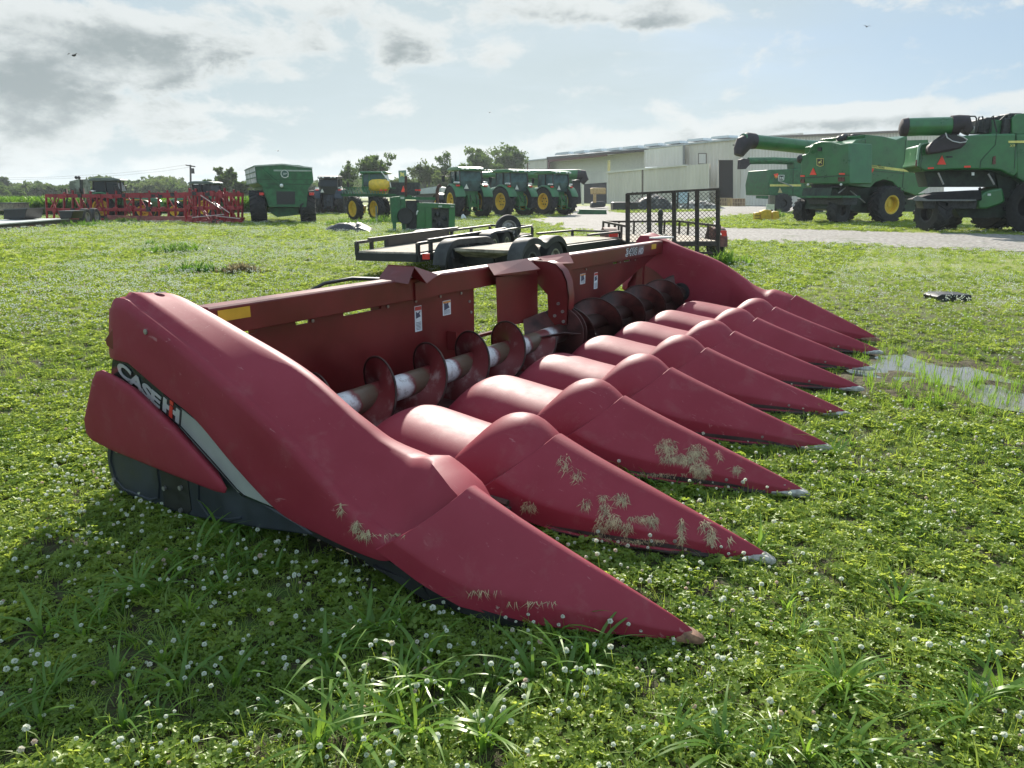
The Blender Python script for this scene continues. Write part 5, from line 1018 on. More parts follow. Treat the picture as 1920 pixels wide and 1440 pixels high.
# ------------------------------------------------------------ combines
COMB = 'green combine harvesters on the right'
def decal_deer(P, cx, cy, s, par, off, colr):
    k = one(P, [(cx - s, cy - s * 1.15), (cx + s, cy - s * 1.15), (cx + s * .92, cy + s * .9), (cx, cy + s * 1.2), (cx - s * .92, cy + s * .9)], 'emblem_rim', colr, par, off=off, th=.02)
    one(P, [(cx - s * .86, cy - s * 1.0), (cx + s * .86, cy - s * 1.0), (cx + s * .78, cy + s * .8), (cx, cy + s * 1.02), (cx - s * .78, cy + s * .8)], 'emblem_ground', BLACK, k, off=off + .01, th=.02)
    d = [(-.62, -.05), (-.30, -.30), (.10, -.22), (.30, -.55), (.20, -.85), (.36, -.62), (.50, -.88), (.48, -.55), (.66, -.42), (.42, -.35), (.40, .0), (.62, .25), (.70, .55), (.45, .25), (.15, .10), (-.20, .12), (-.25, .45), (-.60, .62), (-.38, .35), (-.50, .10)]
    one(P, [(cx + a * s * .8, cy + b * s) for a, b in d], 'emblem_deer', colr, k, off=off + .02, th=.02)
YL = mat('decal_yellow', (.62, .55, .16), .45); PALE = mat('decal_white', (.62, .64, .60), .45)
def auger_tube(P, pts, r, m_, par, name='unloading_auger', off=0.0): return MB().tube([P.pt(x, y, off) for x, y in pts], r, 16).build(name, m_, par, local=False)
# the middle combine
S = Plane(1592, 419, 20); mc = thing('combine_harvester', 'green combine with its long unloading tube swung out left and a leaping deer badge', 'combine', S.o.to_tuple(), 0, COMB)
Rr = Plane(0, 0, -70, o=S.pt(1592, 262)); bk = -S.n * 3.4
body = [(1592, 348), (1592, 268), (1598, 269), (1606, 262), (1622.6, 260), (1622.6, 252), (1657, 255.7), (1681, 261.7), (1701, 253.8), (1709, 320), (1746, 348.8), (1717, 366.6), (1689, 356.7), (1673, 341), (1657, 337), (1642, 342), (1631.5, 352.8)]
one(S, body, 'side_body', GREEN, mc, th=3.3, bevel=.04)
rear = [(1592, 345), (1592, 268), (1576, 270), (1558, 265.5), (1540, 264.5), (1526, 268.5), (1519, 277), (1516, 285), (1510, 289), (1501, 291), (1500, 300), (1502, 318), (1499, 334), (1503, 344), (1540, 345)]
one(Rr, rear, 'rear_hood', GREEN, mc, off=.30, th=1.6, bevel=.06)
one(Rr, [(1500, 333.2), (1592, 327.5), (1592, 329.3), (1500, 335)], 'hood_seam', mat('seam_shadowless_dark_green', (.006, .03, .012), .5), mc, off=.32, th=.03)
for seam in ([(1589.5, 300), (1623, 303.2), (1623, 304.4), (1589.5, 301.2)], [(1622.2, 262), (1623.2, 262), (1623.2, 316), (1622.2, 316)], [(1698, 262), (1699, 262), (1693, 352), (1692, 352)], [(1624, 318.5), (1697, 325), (1697, 326.4), (1624, 319.9)], [(1700, 286), (1720, 287), (1720, 288), (1700, 287)]):
    one(S, seam, 'panel_seam', MATS['seam_shadowless_dark_green'], mc, off=.012, th=.03)
st_ = one(S, [(1624.5, 308), (1715, 319.5), (1716, 324), (1624.5, 313.5)], 'side_stripe', YL, mc, off=.02, th=.03)
def word(P, txt, x0, y0, x1, y1, h_, mt, par, off):
    a, b = P.pt(x0, y0, off), P.pt(x1, y1, off); cu = bpy.data.curves.new('w', 'FONT'); cu.body = txt; cu.size = 1; cu.extrude = .004; o = bpy.data.objects.new('w', cu); C.objects.link(o)
    me_ = bpy.data.meshes.new_from_object(o.evaluated_get(bpy.context.evaluated_depsgraph_get())); bpy.data.objects.remove(o); wv = max(v.co.x for v in me_.vertices); ex = b - a; hh = (P.pt(x0, y0, off) - P.pt(x0, y0 + h_, off)).length
    for v in me_.vertices: v.co = a + ex * (v.co.x / wv) + V((0, 0, 1)) * v.co.y * hh * 1.35 - V((0, 0, hh)) + P.n * v.co.z
    inv = Matrix.Identity(4); r_ = par
    while r_ is not None: inv = r_.matrix_basis @ inv; r_ = r_.parent
    me_.transform(inv.inverted()); me_.materials.append(mt); o = bpy.data.objects.new('lettering', me_); C.objects.link(o); o.parent = par
word(S, 'JOHN DEERE', 1632, 309.3, 1659, 312.8, 3.4, mat('lettering_green', (.02, .08, .02), .5), st_, .03)
decal_deer(Rr, 1537.5, 304.5, 6.6, mc, .34, YL)
for nm, P_, pts, m_, of in (('warning_triangle', Rr, [(1518, 328), (1530.5, 328), (1524.5, 314.5)], ORANGE, .34), ('reflector', Rr, [(1500.5, 328.5), (1508.5, 328.5), (1508.5, 331.5), (1500.5, 331.5)], ORANGE, .34), ('reflector', Rr, [(1573, 324.5), (1583.5, 324.5), (1583.5, 327.5), (1573, 327.5)], ORANGE, .34),
                           ('rear_lamp', Rr, [(1571, 332.5), (1583, 332.5), (1583, 340), (1571, 340)], mat('brown_lens', (.10, .02, .012), .3), .34), ('rear_lamp', Rr, [(1500.5, 336), (1508, 336), (1508, 343), (1500.5, 343)], MATS['brown_lens'], .34), ('air_intake', Rr, [(1533, 276), (1540, 276), (1540, 283), (1533, 283)], BLACK, .34),
                           ('reflector', S, [(1628, 315.5), (1639, 316), (1638, 320), (1634, 325), (1631, 321)], ORANGE, .04), ('door_handle', S, [(1647, 309), (1652, 309.5), (1652, 311), (1647, 310.5)], BLACK, .05)):
    one(P_, pts, nm, m_, mc, off=of, th=.03)
mb = MB(); mb.sphere(Rr.pt(1502, 298, .2), .25, 6); mb.build('air_duct', BLACK, mc, local=False)
BOOT = mat('rubber_spout', (.020, .014, .018), .7, var=.4, scale=4)
auger_tube(S, [(1392, 263.5), (1460, 270), (1505, 275), (1570, 279)], .40, GREEN, mc, off=-5.0); MB().lathe([(.36, -.04), (.41, -.04), (.41, .04), (.36, .04)], S.pt(1508, 275.3, -5.0), S.x + V((0, 0, -.05)), 20, True).build('auger_clamp', GREEN, mc, local=False)
mb = MB(); mb.tube([S.pt(1414, 265, -5), S.pt(1402, 264, -5), S.pt(1394, 270, -5), S.pt(1388, 282, -5), S.pt(1385, 291, -5)], [.44, .48, .50, .40, .28], 14); mb.build('auger_spout', BOOT, mc, local=False)
mb = MB()
for x, y in ((1583, 257), (1592, 259), (1600, 257), (1575, 260)): mb.sphere(S.pt(x, y, -1.5), .22, 5, (1.3, 1, .8))
rect(mb, S, 1607, 252, 1622, 261, -.6, .9); mb.build('engine_deck', DARK, mc, local=False)
under = mat('dark_underbody', (.014, .026, .017), .6, var=.6, scale=3)  # dark green-black colour of chassis and axle parts
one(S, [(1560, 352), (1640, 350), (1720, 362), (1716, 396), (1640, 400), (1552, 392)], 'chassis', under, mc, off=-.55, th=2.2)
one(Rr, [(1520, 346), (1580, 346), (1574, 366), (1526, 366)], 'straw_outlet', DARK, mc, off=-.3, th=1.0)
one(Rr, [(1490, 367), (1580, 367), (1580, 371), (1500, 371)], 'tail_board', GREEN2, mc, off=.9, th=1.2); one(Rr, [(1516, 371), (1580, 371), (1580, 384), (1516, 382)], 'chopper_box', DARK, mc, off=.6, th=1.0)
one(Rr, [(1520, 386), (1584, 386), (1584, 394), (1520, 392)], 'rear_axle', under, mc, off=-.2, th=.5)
for a, b in (((1594, 358), (1622, 380)), ((1585, 352), (1572, 362))): MB().tube([S.pt(*a, .1), S.pt(*b, .1)], .035, 6).build('gas_strut', STEEL, mc, local=False)
for x, y in ((1515, 346), (1577, 346)): MB().sphere(Rr.pt(x, y, .4), .07, 5).build('work_light', WHITE, mc, local=False)
fx = S.pt(1664, 397, .25); fx.z = 1.0; wheel(mc, fx - S.n * .1, S.n, 1.03, .75, .50, YELLOW, 18); wheel(mc, fx - S.n * 3.3, S.n, 1.03, .75, .50, YELLOW, 18)
rx_ = S.pt(1572, 398, -.1); rx_.z = .68; wheel(mc, rx_, S.n + S.x * .2, .70, .60, .30, BLACK, 14); wheel(mc, rx_ - S.n * 2.6, S.n + S.x * .2, .70, .60, .30, BLACK, 14)
one(S, [(1700, 366), (1735, 362), (1735, 398), (1708, 396)], 'feeder_side', GREEN2, mc, off=-.8, th=1.4)
one(S, [(1700, 263), (1740, 262), (1748, 330), (1704, 322)], 'cab_side', GREEN, mc, off=-.3, th=2.6)
# the old combine behind
O = Plane(1470, 400, 10); oc = thing('combine_harvester', 'older small green combine farthest back with a white emblem square on its rear', 'combine', O.o.to_tuple(), 0, COMB)
one(O, [(1442, 366), (1441, 345), (1447, 318), (1486, 317), (1520, 316), (1560, 330), (1560, 368), (1470, 367)], 'body', GREEN2, oc, th=4.2, bevel=.05)
one(O, [(1487, 317.5), (1488.2, 317.5), (1487.4, 366), (1486.2, 366)], 'panel_seam', MATS['seam_shadowless_dark_green'], oc, off=.02, th=.04)
one(O, [(1444, 345.5), (1502, 345.5), (1502, 349.5), (1444, 349.5)], 'side_stripe', YL, oc, off=.03, th=.04)
k = one(O, [(1459.5, 328), (1471, 328), (1470, 338), (1459.5, 338)], 'emblem_rim', PALE, oc, off=.04, th=.04); one(O, [(1460.6, 329), (1469.8, 329), (1469, 337), (1460.6, 337)], 'emblem_ground', BLACK, k, off=.05, th=.04); one(O, [(1462, 330), (1464, 333), (1467, 333), (1468.5, 330.5), (1468.5, 336), (1466.5, 334.5), (1463.5, 334.5), (1462, 336.5)], 'emblem_deer', PALE, k, off=.06, th=.04)
k = one(O, [(1451, 326.5), (1459, 325), (1459, 329), (1457, 334), (1453, 332)], 'red_badge', ORANGE, oc, off=.04, th=.04); MB().sphere(O.pt(1455.3, 331.8, .06), .12, 5).build('orange_lamp', AMB, oc, local=False)
one(O, [(1458.5, 361.5), (1467, 361.5), (1462.5, 351.5)], 'warning_triangle', mat('faded_amber', (.42, .36, .16), .5), oc, off=.05, th=.03)
MB().tube([O.pt(1459, 339, .3), O.pt(1487, 350, .3)], .05, 6).build('grab_bar', STEEL, oc, local=False)
auger_tube(O, [(1403, 301.5), (1450, 301), (1500, 303)], .30, GREEN2, oc, off=-1.5); one(O, [(1388, 317), (1389, 299), (1395, 297), (1411, 300), (1409, 307), (1404, 311), (1399, 317)], 'auger_spout', BOOT, oc, off=-1.3, th=.6, bevel=.05)
one(O, [(1489, 304), (1520, 300), (1520, 318), (1490, 318)], 'auger_elbow', GREEN2, oc, off=-1.0, th=1.2)
wc = O.pt(1466, 386, .2); wc.z = .85; wheel(oc, wc, O.n, .86, .55, .4, DARK, 16); wc2_ = O.pt(1530, 386, .2); wc2_.z = 1.1; wheel(oc, wc2_, O.n, 1.1, .7, .5, YELLOW, 16)
one(O, [(1455, 368), (1485, 368), (1484, 373), (1456, 373)], 'axle', under, oc, off=-.3, th=1.5); one(O, [(1426, 367), (1442, 367), (1442, 373), (1426, 372)], 'rear_step', GREEN2, oc, off=.2, th=.8)
# the large combine on the right edge
X = Plane(1722, 434, -14); X.o = at(1800, 434); xc = thing('combine_harvester', 'big green combine at the right edge with a folded unloading tube and black tailboard', 'combine', X.o.to_tuple(), 0, COMB)
face = [(1722, 300), (1725, 272), (1741, 268), (1756, 267), (1775, 259), (1812, 254), (1850, 251), (1906, 250), (1910, 322), (1903, 332), (1893, 329), (1876, 320), (1860, 318), (1790, 318), (1733, 321), (1727, 316), (1717, 312)]
one(X, face, 'rear_body', GREEN, xc, th=2.2, bevel=.07)
XS = Plane(0, 0, 62, o=X.pt(1906, 400)); one(X, [(1905, 252), (1990, 248), (1990, 350), (1925, 345), (1906, 333)], 'side_body', GREEN, xc, off=-.1, th=3.0, bevel=.05)
one(X, [(1717, 311), (1722, 274), (1726, 269), (1741, 267), (1741, 268.6), (1728, 272), (1724.5, 280), (1721, 311)], 'corner_trim', mat('pale_green_edge', (.20, .34, .24), .3), xc, off=.04, th=.1)
for seam in ([(1727, 272), (1728, 272), (1728.5, 300), (1727, 310), (1728.5, 320), (1727, 320), (1725.6, 310), (1727, 300)], [(1868, 250.6), (1869.2, 250.6), (1867, 272), (1846, 294), (1839.5, 303), (1838.5, 316), (1837.2, 316), (1838, 302), (1845, 293), (1866, 271)], [(1905, 250), (1906.2, 250), (1902.6, 316), (1901.4, 316)]):
    one(X, seam, 'panel_seam', MATS['seam_shadowless_dark_green'], xc, off=.012, th=.03)
xs_ = one(X, [(1891, 264), (1960, 263), (1960, 267.5), (1891, 268)], 'side_stripe', YL, xc, off=.03, th=.04); word(X, 'X9', 1894, 270.4, 1903.5, 270.4, 5.2, YL, xs_, .03)
word(X, 'X', 1893.5, 270.4, 1894, 270.4, .1, YL, xs_, .03) if False else None
for nm, pts, m_ in (('warning_triangle', [(1757, 308.5), (1774, 308.5), (1766.5, 291.5)], ORANGE), ('reflector', [(1740, 314), (1751, 313.5), (1751, 316.5), (1740, 317)], ORANGE), ('reflector', [(1808, 311), (1820, 310.5), (1820, 314), (1808, 314.3)], ORANGE), ('rear_lamp', [(1862, 294), (1867, 292), (1867, 308), (1861, 308)], MATS['brown_lens']),
                    ('rear_lamp', [(1717, 300), (1720, 299), (1719.5, 312), (1716.5, 312)], MATS['brown_lens']), ('badge', [(1822, 323), (1827, 323), (1827, 329), (1822, 329)], WHITE), ('hand_recess', [(1774, 293), (1786, 292.5), (1786, 295.5), (1776, 296)], BLACK)):
    one(X, pts, nm, m_, xc, off=.05 if nm != 'badge' else -.2, th=.03)
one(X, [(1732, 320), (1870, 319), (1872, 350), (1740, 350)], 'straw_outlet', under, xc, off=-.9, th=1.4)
one(X, [(1714, 374), (1740, 366), (1765, 360), (1840, 356), (1842, 376), (1800, 377)], 'tail_board', mat('black_rubber_mat', (.012, .012, .014), .7, var=.3, spec=.2), xc, off=.7, th=1.2, bevel=.05)
one(X, [(1712, 371), (1720, 367), (1740, 374), (1830, 374), (1830, 376.5), (1740, 377), (1714, 376)], 'tail_board_edge', mat('worn_edge', (.12, .125, .12), .5), xc, off=.78, th=.06)
one(X, [(1729, 377), (1832, 377), (1830, 391), (1732, 391)], 'chopper_box', DARK, xc, off=.4, th=1.0)
one(X, [(1842, 362), (1858, 356), (1880, 352), (1886, 378), (1875, 384), (1850, 392), (1834, 392), (1832, 378)], 'side_shroud', GREEN, xc, off=.2, th=.9, bevel=.08)
one(X, [(1852, 363), (1858, 363), (1858, 367), (1852, 367)], 'label_plate', PALE, xc, off=.22, th=.02)
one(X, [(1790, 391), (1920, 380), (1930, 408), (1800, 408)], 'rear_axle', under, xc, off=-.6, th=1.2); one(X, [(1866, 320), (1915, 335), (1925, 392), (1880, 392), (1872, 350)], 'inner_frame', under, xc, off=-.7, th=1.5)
for a, b in (((1759, 324), (1769, 346)), ((1853, 326), (1864, 346))): MB().tube([X.pt(*a, .1), X.pt(*b, .1)], .035, 6).build('gas_strut', STEEL, xc, local=False)
# folded tube on top with its boot
mb = MB(); mb.tube([X.pt(1700, 238.5, .3), X.pt(1740, 237.5, .3), X.pt(1785, 236.5, .3)], [.36, .36, .36], 24); mb.build('unloading_auger', GREEN, xc, local=False, ang=30)
MB().tube([X.pt(1687, 239, .3), X.pt(1690, 239, .3), X.pt(1701, 238.5, .3)], [.20, .34, .375], 20).build('auger_end_cap', BOOT, xc, local=False)
MB().tube([X.pt(1782, 236, .3), X.pt(1796, 235, .3), X.pt(1806, 233, .3), X.pt(1809, 241, .3), X.pt(1804, 247, .3)], [.40, .41, .38, .32, .28], 18).build('auger_spout', BOOT, xc, local=False)
one(X, [(1741, 288), (1741, 275), (1752, 265), (1772, 251), (1779, 250), (1786, 256), (1800, 263), (1814, 262), (1812, 270), (1803, 278), (1780, 284), (1745, 289)], 'spout_boot', BOOT, xc, off=.75, th=.5, bevel=.12)
ring = [X.pt(x, y, .78) for x, y in ((1773, 249), (1776, 258), (1786, 264.5), (1800, 267.5), (1811, 266), (1814, 262), (1806, 257), (1795, 253))]; MB().tube(ring, .022, 6).build('boot_rim', mat('grey_lip', (.45, .46, .46), .35), xc, local=False)
one(X, [(1786, 252), (1798, 254), (1810, 259), (1812, 263), (1800, 265.5), (1788, 261.5), (1778, 254)], 'spout_mouth', BLACK, xc, off=.76, th=.05)
mb = MB(); rect(mb, X, 1710, 249, 1760, 254, .2, .2); mb.build('auger_cradle', DARK, xc, local=False)
for seg in ([(1815, 250), (1828, 250), (1831, 222), (1828, 218), (1812, 218)], [(1829, 250), (1836, 219), (1842, 218), (1848, 250)], [(1858, 248), (1857, 222), (1862, 217), (1869, 248)], [(1875, 226), (1885, 217), (1895, 215)]):
    MB().tube([X.pt(x, y, -.4) for x, y in seg], .03, 6).build('hand_rail', DARK, xc, local=False)
for x, y, r_, m_ in ((1838, 238, .28, DARK), (1850, 233, .25, DARK), (1862, 240, .3, GREEN2), (1872, 230, .25, DARK), (1884, 240, .35, DARK), (1893, 228, .3, DARK), (1822, 243, .15, STEEL), (1811, 243, .13, STEEL)):
    mb = MB(); mb.box(X.pt(x, y, -1.0), (r_ * 2.2, r_ * 1.8, r_ * 2), CAMAZ) if m_ is not STEEL else mb.tube([X.pt(x - 6, y, -.8), X.pt(x + 6, y + 1, -.8)], r_, 10); mb.build('engine_fitting', m_, xc, local=False, bevel=.04)
one(X, [(1897, 222), (1906, 214), (1925, 212), (1990, 212), (1990, 252), (1906, 252), (1897, 250)], 'grain_tank', GREEN, xc, off=-.5, th=2.5, bevel=.03)
rw = X.pt(1747, 412, -.2); rw.z = .78; wheel(xc, rw, RT * -1 + HX * -.15, .80, .68, .4, BLACK, 14); rw2 = X.pt(1792, 412, -1.3); rw2.z = .78; wheel(xc, rw2 + HX * .8, RT * -1 + HX * -.15, .80, .68, .4, BLACK, 14)
fw_ = X.pt(1915, 398, .5); fw_.z = 1.05; wheel(xc, fw_ + RT * .55, RT + HX * .25, 1.08, .95, .5, BLACK, 18); fw2 = X.pt(1862, 412, -2.5); fw2.z = 1.0; wheel(xc, fw2, RT + HX * .25, 1.0, .95, .5, BLACK, 18)
# yellow concrete-filled weights and a post in front of the old combine
Y = Plane(1440, 414, 0); yw_ = thing('barricade_block', 'weathered yellow barricade blocks stacked beside a small post near the old combine', 'barricade', Y.o.to_tuple())
for pts in ([(1416, 399), (1425, 398), (1425, 413), (1416, 413)], [(1427, 396), (1436, 393), (1447, 394), (1448, 416), (1427, 416)], [(1449, 397), (1461, 396), (1462, 413), (1449, 414)]): one(Y, pts, 'block', YELLOW, yw_, th=.4, bevel=.04)
for y in (404, 409): one(Y, [(1415.5, y), (1425.5, y), (1425.5, y + .8), (1415.5, y + .8)], 'joint', BLACK, yw_, off=.02, th=.1)
Y2 = Plane(1446, 412, 0, off=-2); po = thing('meter_post', 'small grey box on a post rising behind the yellow blocks', 'post', Y2.o.to_tuple())
one(Y2, [(1443, 366), (1454, 367), (1453, 392), (1443, 392)], 'box', mat('greyish_box', (.14, .13, .12), .6), po, th=.3, bevel=.02); one(Y2, [(1438, 383), (1452, 383), (1452, 393), (1438, 393)], 'cover', PALE, po, off=.1, th=.2); one(Y2, [(1446, 390), (1449, 390), (1449, 412), (1446, 412)], 'stem', DARK, po, th=.1)
# ------------------------------------------------------------ sprayer
P = Plane(700, 414, 0); sp = thing('crop_sprayer', 'tall green crop sprayer with a yellow tank and folded booms', 'sprayer', P.o.to_tuple())
DK = under
for x, y in ((666, 393), (706, 393)):
    c = P.pt(x, y, .3); c.z = .72; wheel(sp, c, -RT + HX * -.9, .73, .42, .46, YELLOW, 18)
for x, y in ((748, 392), (716, 390)): c = P.pt(x, y, -1.6); c.z = .72; wheel(sp, c, -RT + HX * -.9, .73, .42, .46, DARK, 18)
one(P, [(640, 364), (770, 366), (770, 371), (640, 368)], 'main_frame', GREEN2, sp, th=1.2); 
for x in (668, 690, 708, 740): one(P, [(x, 366), (x + 5, 366), (x + 4, 392), (x + 1, 392)], 'strut', DK, sp, off=-.2, th=.25)
one(P, [(680, 349), (680, 324), (719, 323), (722, 336), (712, 352)], 'cab_glass', GLASS, sp, th=1.5, bevel=.05)
for x in (680, 692, 718): one(P, [(x - 1, 324), (x + 1, 324), (x + 1, 352), (x - 1, 352)], 'cab_pillar', GREEN, sp, off=.05, th=.1)
one(P, [(673, 324), (676, 321), (722, 321), (726, 323), (723, 325), (675, 326)], 'cab_roof', GREEN, sp, off=.2, th=1.9, bevel=.05); one(P, [(678, 350), (692, 350), (694, 362), (680, 360)], 'cab_base', GREEN, sp, th=1.4)
mb = MB(); mb.lathe([(.001, -.62), (.26, -.58), (.36, -.4), (.38, 0), (.36, .4), (.26, .58), (.001, .62)], P.pt(711, 348, .3), RT, 20); mb.build('tank', YELLOW, sp, local=False)
one(P, [(690, 352), (728, 352), (722, 364), (694, 362)], 'tank_base', YELLOW, sp, off=.1, th=.8, bevel=.05)
one(P, [(729, 342), (785, 342), (785, 366), (729, 366)], 'rear_rack', mat('dark_rack', (.018, .022, .022), .6, var=.7, scale=10), sp, off=-.2, th=.8)
for i in range(15):
    x = 642 + i * 5.6; MB().tube([P.pt(x, 365, .5), P.pt(x + 2.5, 351, .5)], .02, 5).tube([P.pt(x + 2.5, 351, .5), P.pt(x + 5.6, 365, .5)], .016, 5).build('boom_lattice', mat('pale_green_boom', (.10, .22, .15), .45), sp, local=False)
for y in (352, 364): MB().bar(P.pt(638, y, .5), P.pt(742, y + .6, .5), .06).build('boom_rail', GREEN2, sp, local=False)
for x in (712, 720, 778, 784): one(P, [(x, 355), (x + 5, 355), (x + 5, 358), (x, 358)], 'rear_lamp', REDL, sp, off=.6, th=.1)
one(P, [(752, 360), (760, 360), (756, 348)], 'warning_triangle', ORANGE, sp, off=.65, th=.05)
for a, b in (((715, 322), (730, 340)), ((731, 342), (733, 352)), ((725, 330), (728, 342))): MB().tube([P.pt(*a, .3), P.pt(*b, .3)], .03, 6).build('pipe', WHITE, sp, local=False)
one(P, [(677, 385), (684, 386), (682, 400), (677, 396)], 'side_tank', YELLOW, sp, off=-.3, th=.5)
# dealer sign behind it
Pg = Plane(755, 404, 0, off=-6); sg = thing('dealer_sign', 'grey green sign panel with a deer outline standing above the sprayer', 'sign', Pg.o.to_tuple())
one(Pg, [(747, 320), (761, 319), (762, 342), (748, 342)], 'panel', mat('sign_green', (.14, .22, .17), .5), sg, th=.2); one(Pg, [(753, 342), (756, 342), (756, 404), (753, 404)], 'pole', DARK, sg, off=-.05, th=.15)
one(Pg, [(749.5, 324), (752, 322), (755, 325), (758, 323), (757, 327), (759, 331), (756, 331), (754, 329), (752, 331), (750, 331), (751, 327)], 'emblem_deer', YL, sg, off=.02, th=.03)
# ------------------------------------------------------------ grain cart
P = Plane(530, 419, 0); gc = thing('grain_cart', 'tall green grain cart on big black tyres, its side painted pale as if sunlit', 'grain cart', P.o.to_tuple())
bk = HX * 6.0 - RT * 2.7; up_ = [(479, 312), (498, 309.5), (530, 308.6), (560, 309.5), (585, 315), (588, 340), (575, 357), (497, 352), (483, 343)]
MB().prism([P.pt(*q, 0) for q in up_], bk).build('hopper', GREEN2, gc, local=False, smooth=False)
lowf = [(483.3, 343.3), (497, 352.3), (575, 357.3), (587, 341), (576, 361), (573.5, 388), (505, 388), (499, 362)]
mb = MB(); a_ = [P.pt(*q, 0) for q in ((492, 350), (578, 355), (574, 388), (505, 388))]; cN = bk * .5; b_ = [p + bk * .8 + V((0, 0, .0)) for p in a_]; mb.add([*a_, *b_], [(0, 1, 2, 3), (7, 6, 5, 4), (0, 4, 5, 1), (1, 5, 6, 2), (2, 6, 7, 3), (3, 7, 4, 0)]); mb.build('lower_hopper', GREEN2, gc, local=False, smooth=False)
SIDE = mat('painted_sunlit_side', (.26, .30, .27), .5, col2=(.62, .64, .62), thr=(.4, .6), scale=.7)  # pale colour stands in for sunlight on the cart's side
p0, p1, p2 = P.pt(478.5, 312, 0), P.pt(482.5, 343, 0), P.pt(494, 352, 0); off_ = -RT * .03
mb = MB(); mb.prism([p0 + off_, p0 + off_ + bk, p1 + off_ + bk, p1 + off_], -RT * .02); sdp = mb.build('side_sheet', SIDE, gc, local=False, smooth=False)
for t in (0.0, .33, .66, 1.0): q = p0.lerp(p1, t) - RT * .06; MB().bar(q, q + bk, .05).build('side_rib', GREEN2, sdp, local=False)
MB().bar(P.pt(479, 311), P.pt(530, 308), .07).bar(P.pt(530, 308), P.pt(586, 315), .07).bar(P.pt(479, 311), P.pt(479, 311) + bk, .07).build('top_rim', mat('pale_rim', (.35, .38, .34), .5), gc, local=False)
one(P, [(513, 318), (584, 319), (584, 321.5), (513, 321)], 'reflective_strip', mat('pale_strip', (.30, .34, .30), .4), gc, off=.03, th=.03)
mb = MB(); mb.lathe([(.001, 0), (.22, 0), (.22, .03)], P.pt(534, 326, .04), P.n, 24); for_s = None
for i in range(0): pass
o = mb.build('round_emblem', PALE, gc, local=False); o.scale = (1, 1, 1)
MB().lathe([(.001, 0), (.17, 0), (.17, .02)], P.pt(534, 326, .065), P.n, 24).build('emblem_ground', mat('emblem_teal', (.03, .09, .07), .5), o, local=False)
word(P, 'J&M', 530, 323.5, 538.3, 323.5, 4.2, PALE, gc, .10); one(P, [(528, 331), (541, 331), (541, 332), (528, 332)], 'emblem_bar', PALE, gc, off=.05, th=.03)
MB().bar(P.pt(489, 316, .06), P.pt(527, 348, .06), .07).build('brace', GREEN2, gc, local=False); MB().sphere(P.pt(528, 348, .08), .10, 6).build('pivot_cap', WHITE, gc, local=False)
one(P, [(518, 359), (553, 359), (553, 383), (519, 383)], 'gate_opening', BLACK, gc, off=.02, th=.03)
one(P, [(505, 389), (560, 390), (560, 402), (520, 407), (508, 400)], 'axle_frame', GREEN2, gc, off=-.6, th=1.6)
one(P, [(500, 344.2), (583, 345.2), (583, 346.4), (500, 345.4)], 'seam', MATS['seam_shadowless_dark_green'], gc, off=.02, th=.03); one(P, [(481, 336), (587, 336.6), (587, 337.4), (481, 336.8)], 'seam', MATS['seam_shadowless_dark_green'], gc, off=.02, th=.03)
for x, m_ in ((486, REDL), (580, REDL)): one(P, [(x, 361), (x + 8, 361), (x + 8, 366), (x, 366)], 'tail_light', m_, gc, off=.15, th=.1)
for x, y in ((485, 394), (577, 394)): c = P.pt(x, y, -.9); c.z = .88; wheel(gc, c, RT + HX * .30, .90, .85, .45, mat('silver_rim', (.35, .36, .36), .4, metal=.5), 18)
# ------------------------------------------------------------ folded red tillage frame in two wings
def rframe(name, label, x0, x1, y0, y1, top, mid, bot, seed, P, den=11):
    r_ = random.Random(seed); t = thing(name, label, 'tillage frame', P.o.to_tuple(), 0, 'red tillage implement frames'); W = .10
    for yy, of in ((top, .0), (top + 1.5, -1.6), (mid, 0), (mid + 2, -1.6), (bot, 0), (bot - 1, -1.6)):
        MB().bar(P.pt(x0, yy, of), P.pt(x1, yy + (1 if yy != mid else 0), of), W * (1.9 if yy == top else 1)).build('rail', IMPRED, t, local=False, smooth=False)
    n = int((x1 - x0) / den)
    for i in range(n + 1):
        x = x0 + (x1 - x0) * i / n + r_.uniform(-2, 2); of = r_.choice((0, -.8, -1.6)); MB().bar(P.pt(x, top - r_.uniform(0, 12), of), P.pt(x + r_.uniform(-2, 3), bot + 1, of), .09).build('upright', IMPRED, t, local=False, smooth=False)
    for i in range(int(n * 1.3)):
        x = r_.uniform(x0, x1 - 18); of = r_.choice((0, -.8, -1.6)); a, b = r_.choice(((top, bot), (mid, bot), (top, mid), (mid, top))); MB().bar(P.pt(x, a, of), P.pt(x + r_.uniform(8, 24), b, of), .06).build('brace', IMPRED, t, local=False, smooth=False)
    for i in range(n * 2):
        x = r_.uniform(x0 + 3, x1 - 3); y = r_.choice((top, mid, bot)) + r_.uniform(-2, 2); MB().box(P.pt(x, y, .08), (.16, .2, r_.uniform(.12, .3)), CAMAZ).build('clamp', IMPRED if r_.random() < .7 else DARK, t, local=False, smooth=False)
    return t
Pr = Plane(215, 419, 4); Pr.o = at(215, 417)
f1 = rframe('tillage_frame', 'long folded red tillage frame with yellow tractor wheel showing through its bars', 87, 345, 0, 0, 367, 392, 411, 3, Pr, 16)
one(Pr, [(200, 404), (348, 406), (348, 420), (200, 417)], 'lower_beam', mat('faded_red_plate', (.20, .05, .045), .6, var=.4, scale=3), f1, off=.3, th=.25); 
for i in range(9): one(Pr, [(222 + i * 13, 414), (225 + i * 13, 414), (225 + i * 13, 417), (222 + i * 13, 417)], 'slot', BLACK, f1, off=.33, th=.05)
one(Pr, [(228, 362), (345, 361), (345, 368), (228, 367)], 'top_beam', IMPRED, f1, off=.1, th=.2)
Pr2 = Plane(405, 421, -6); Pr2.o = at(400, 420)
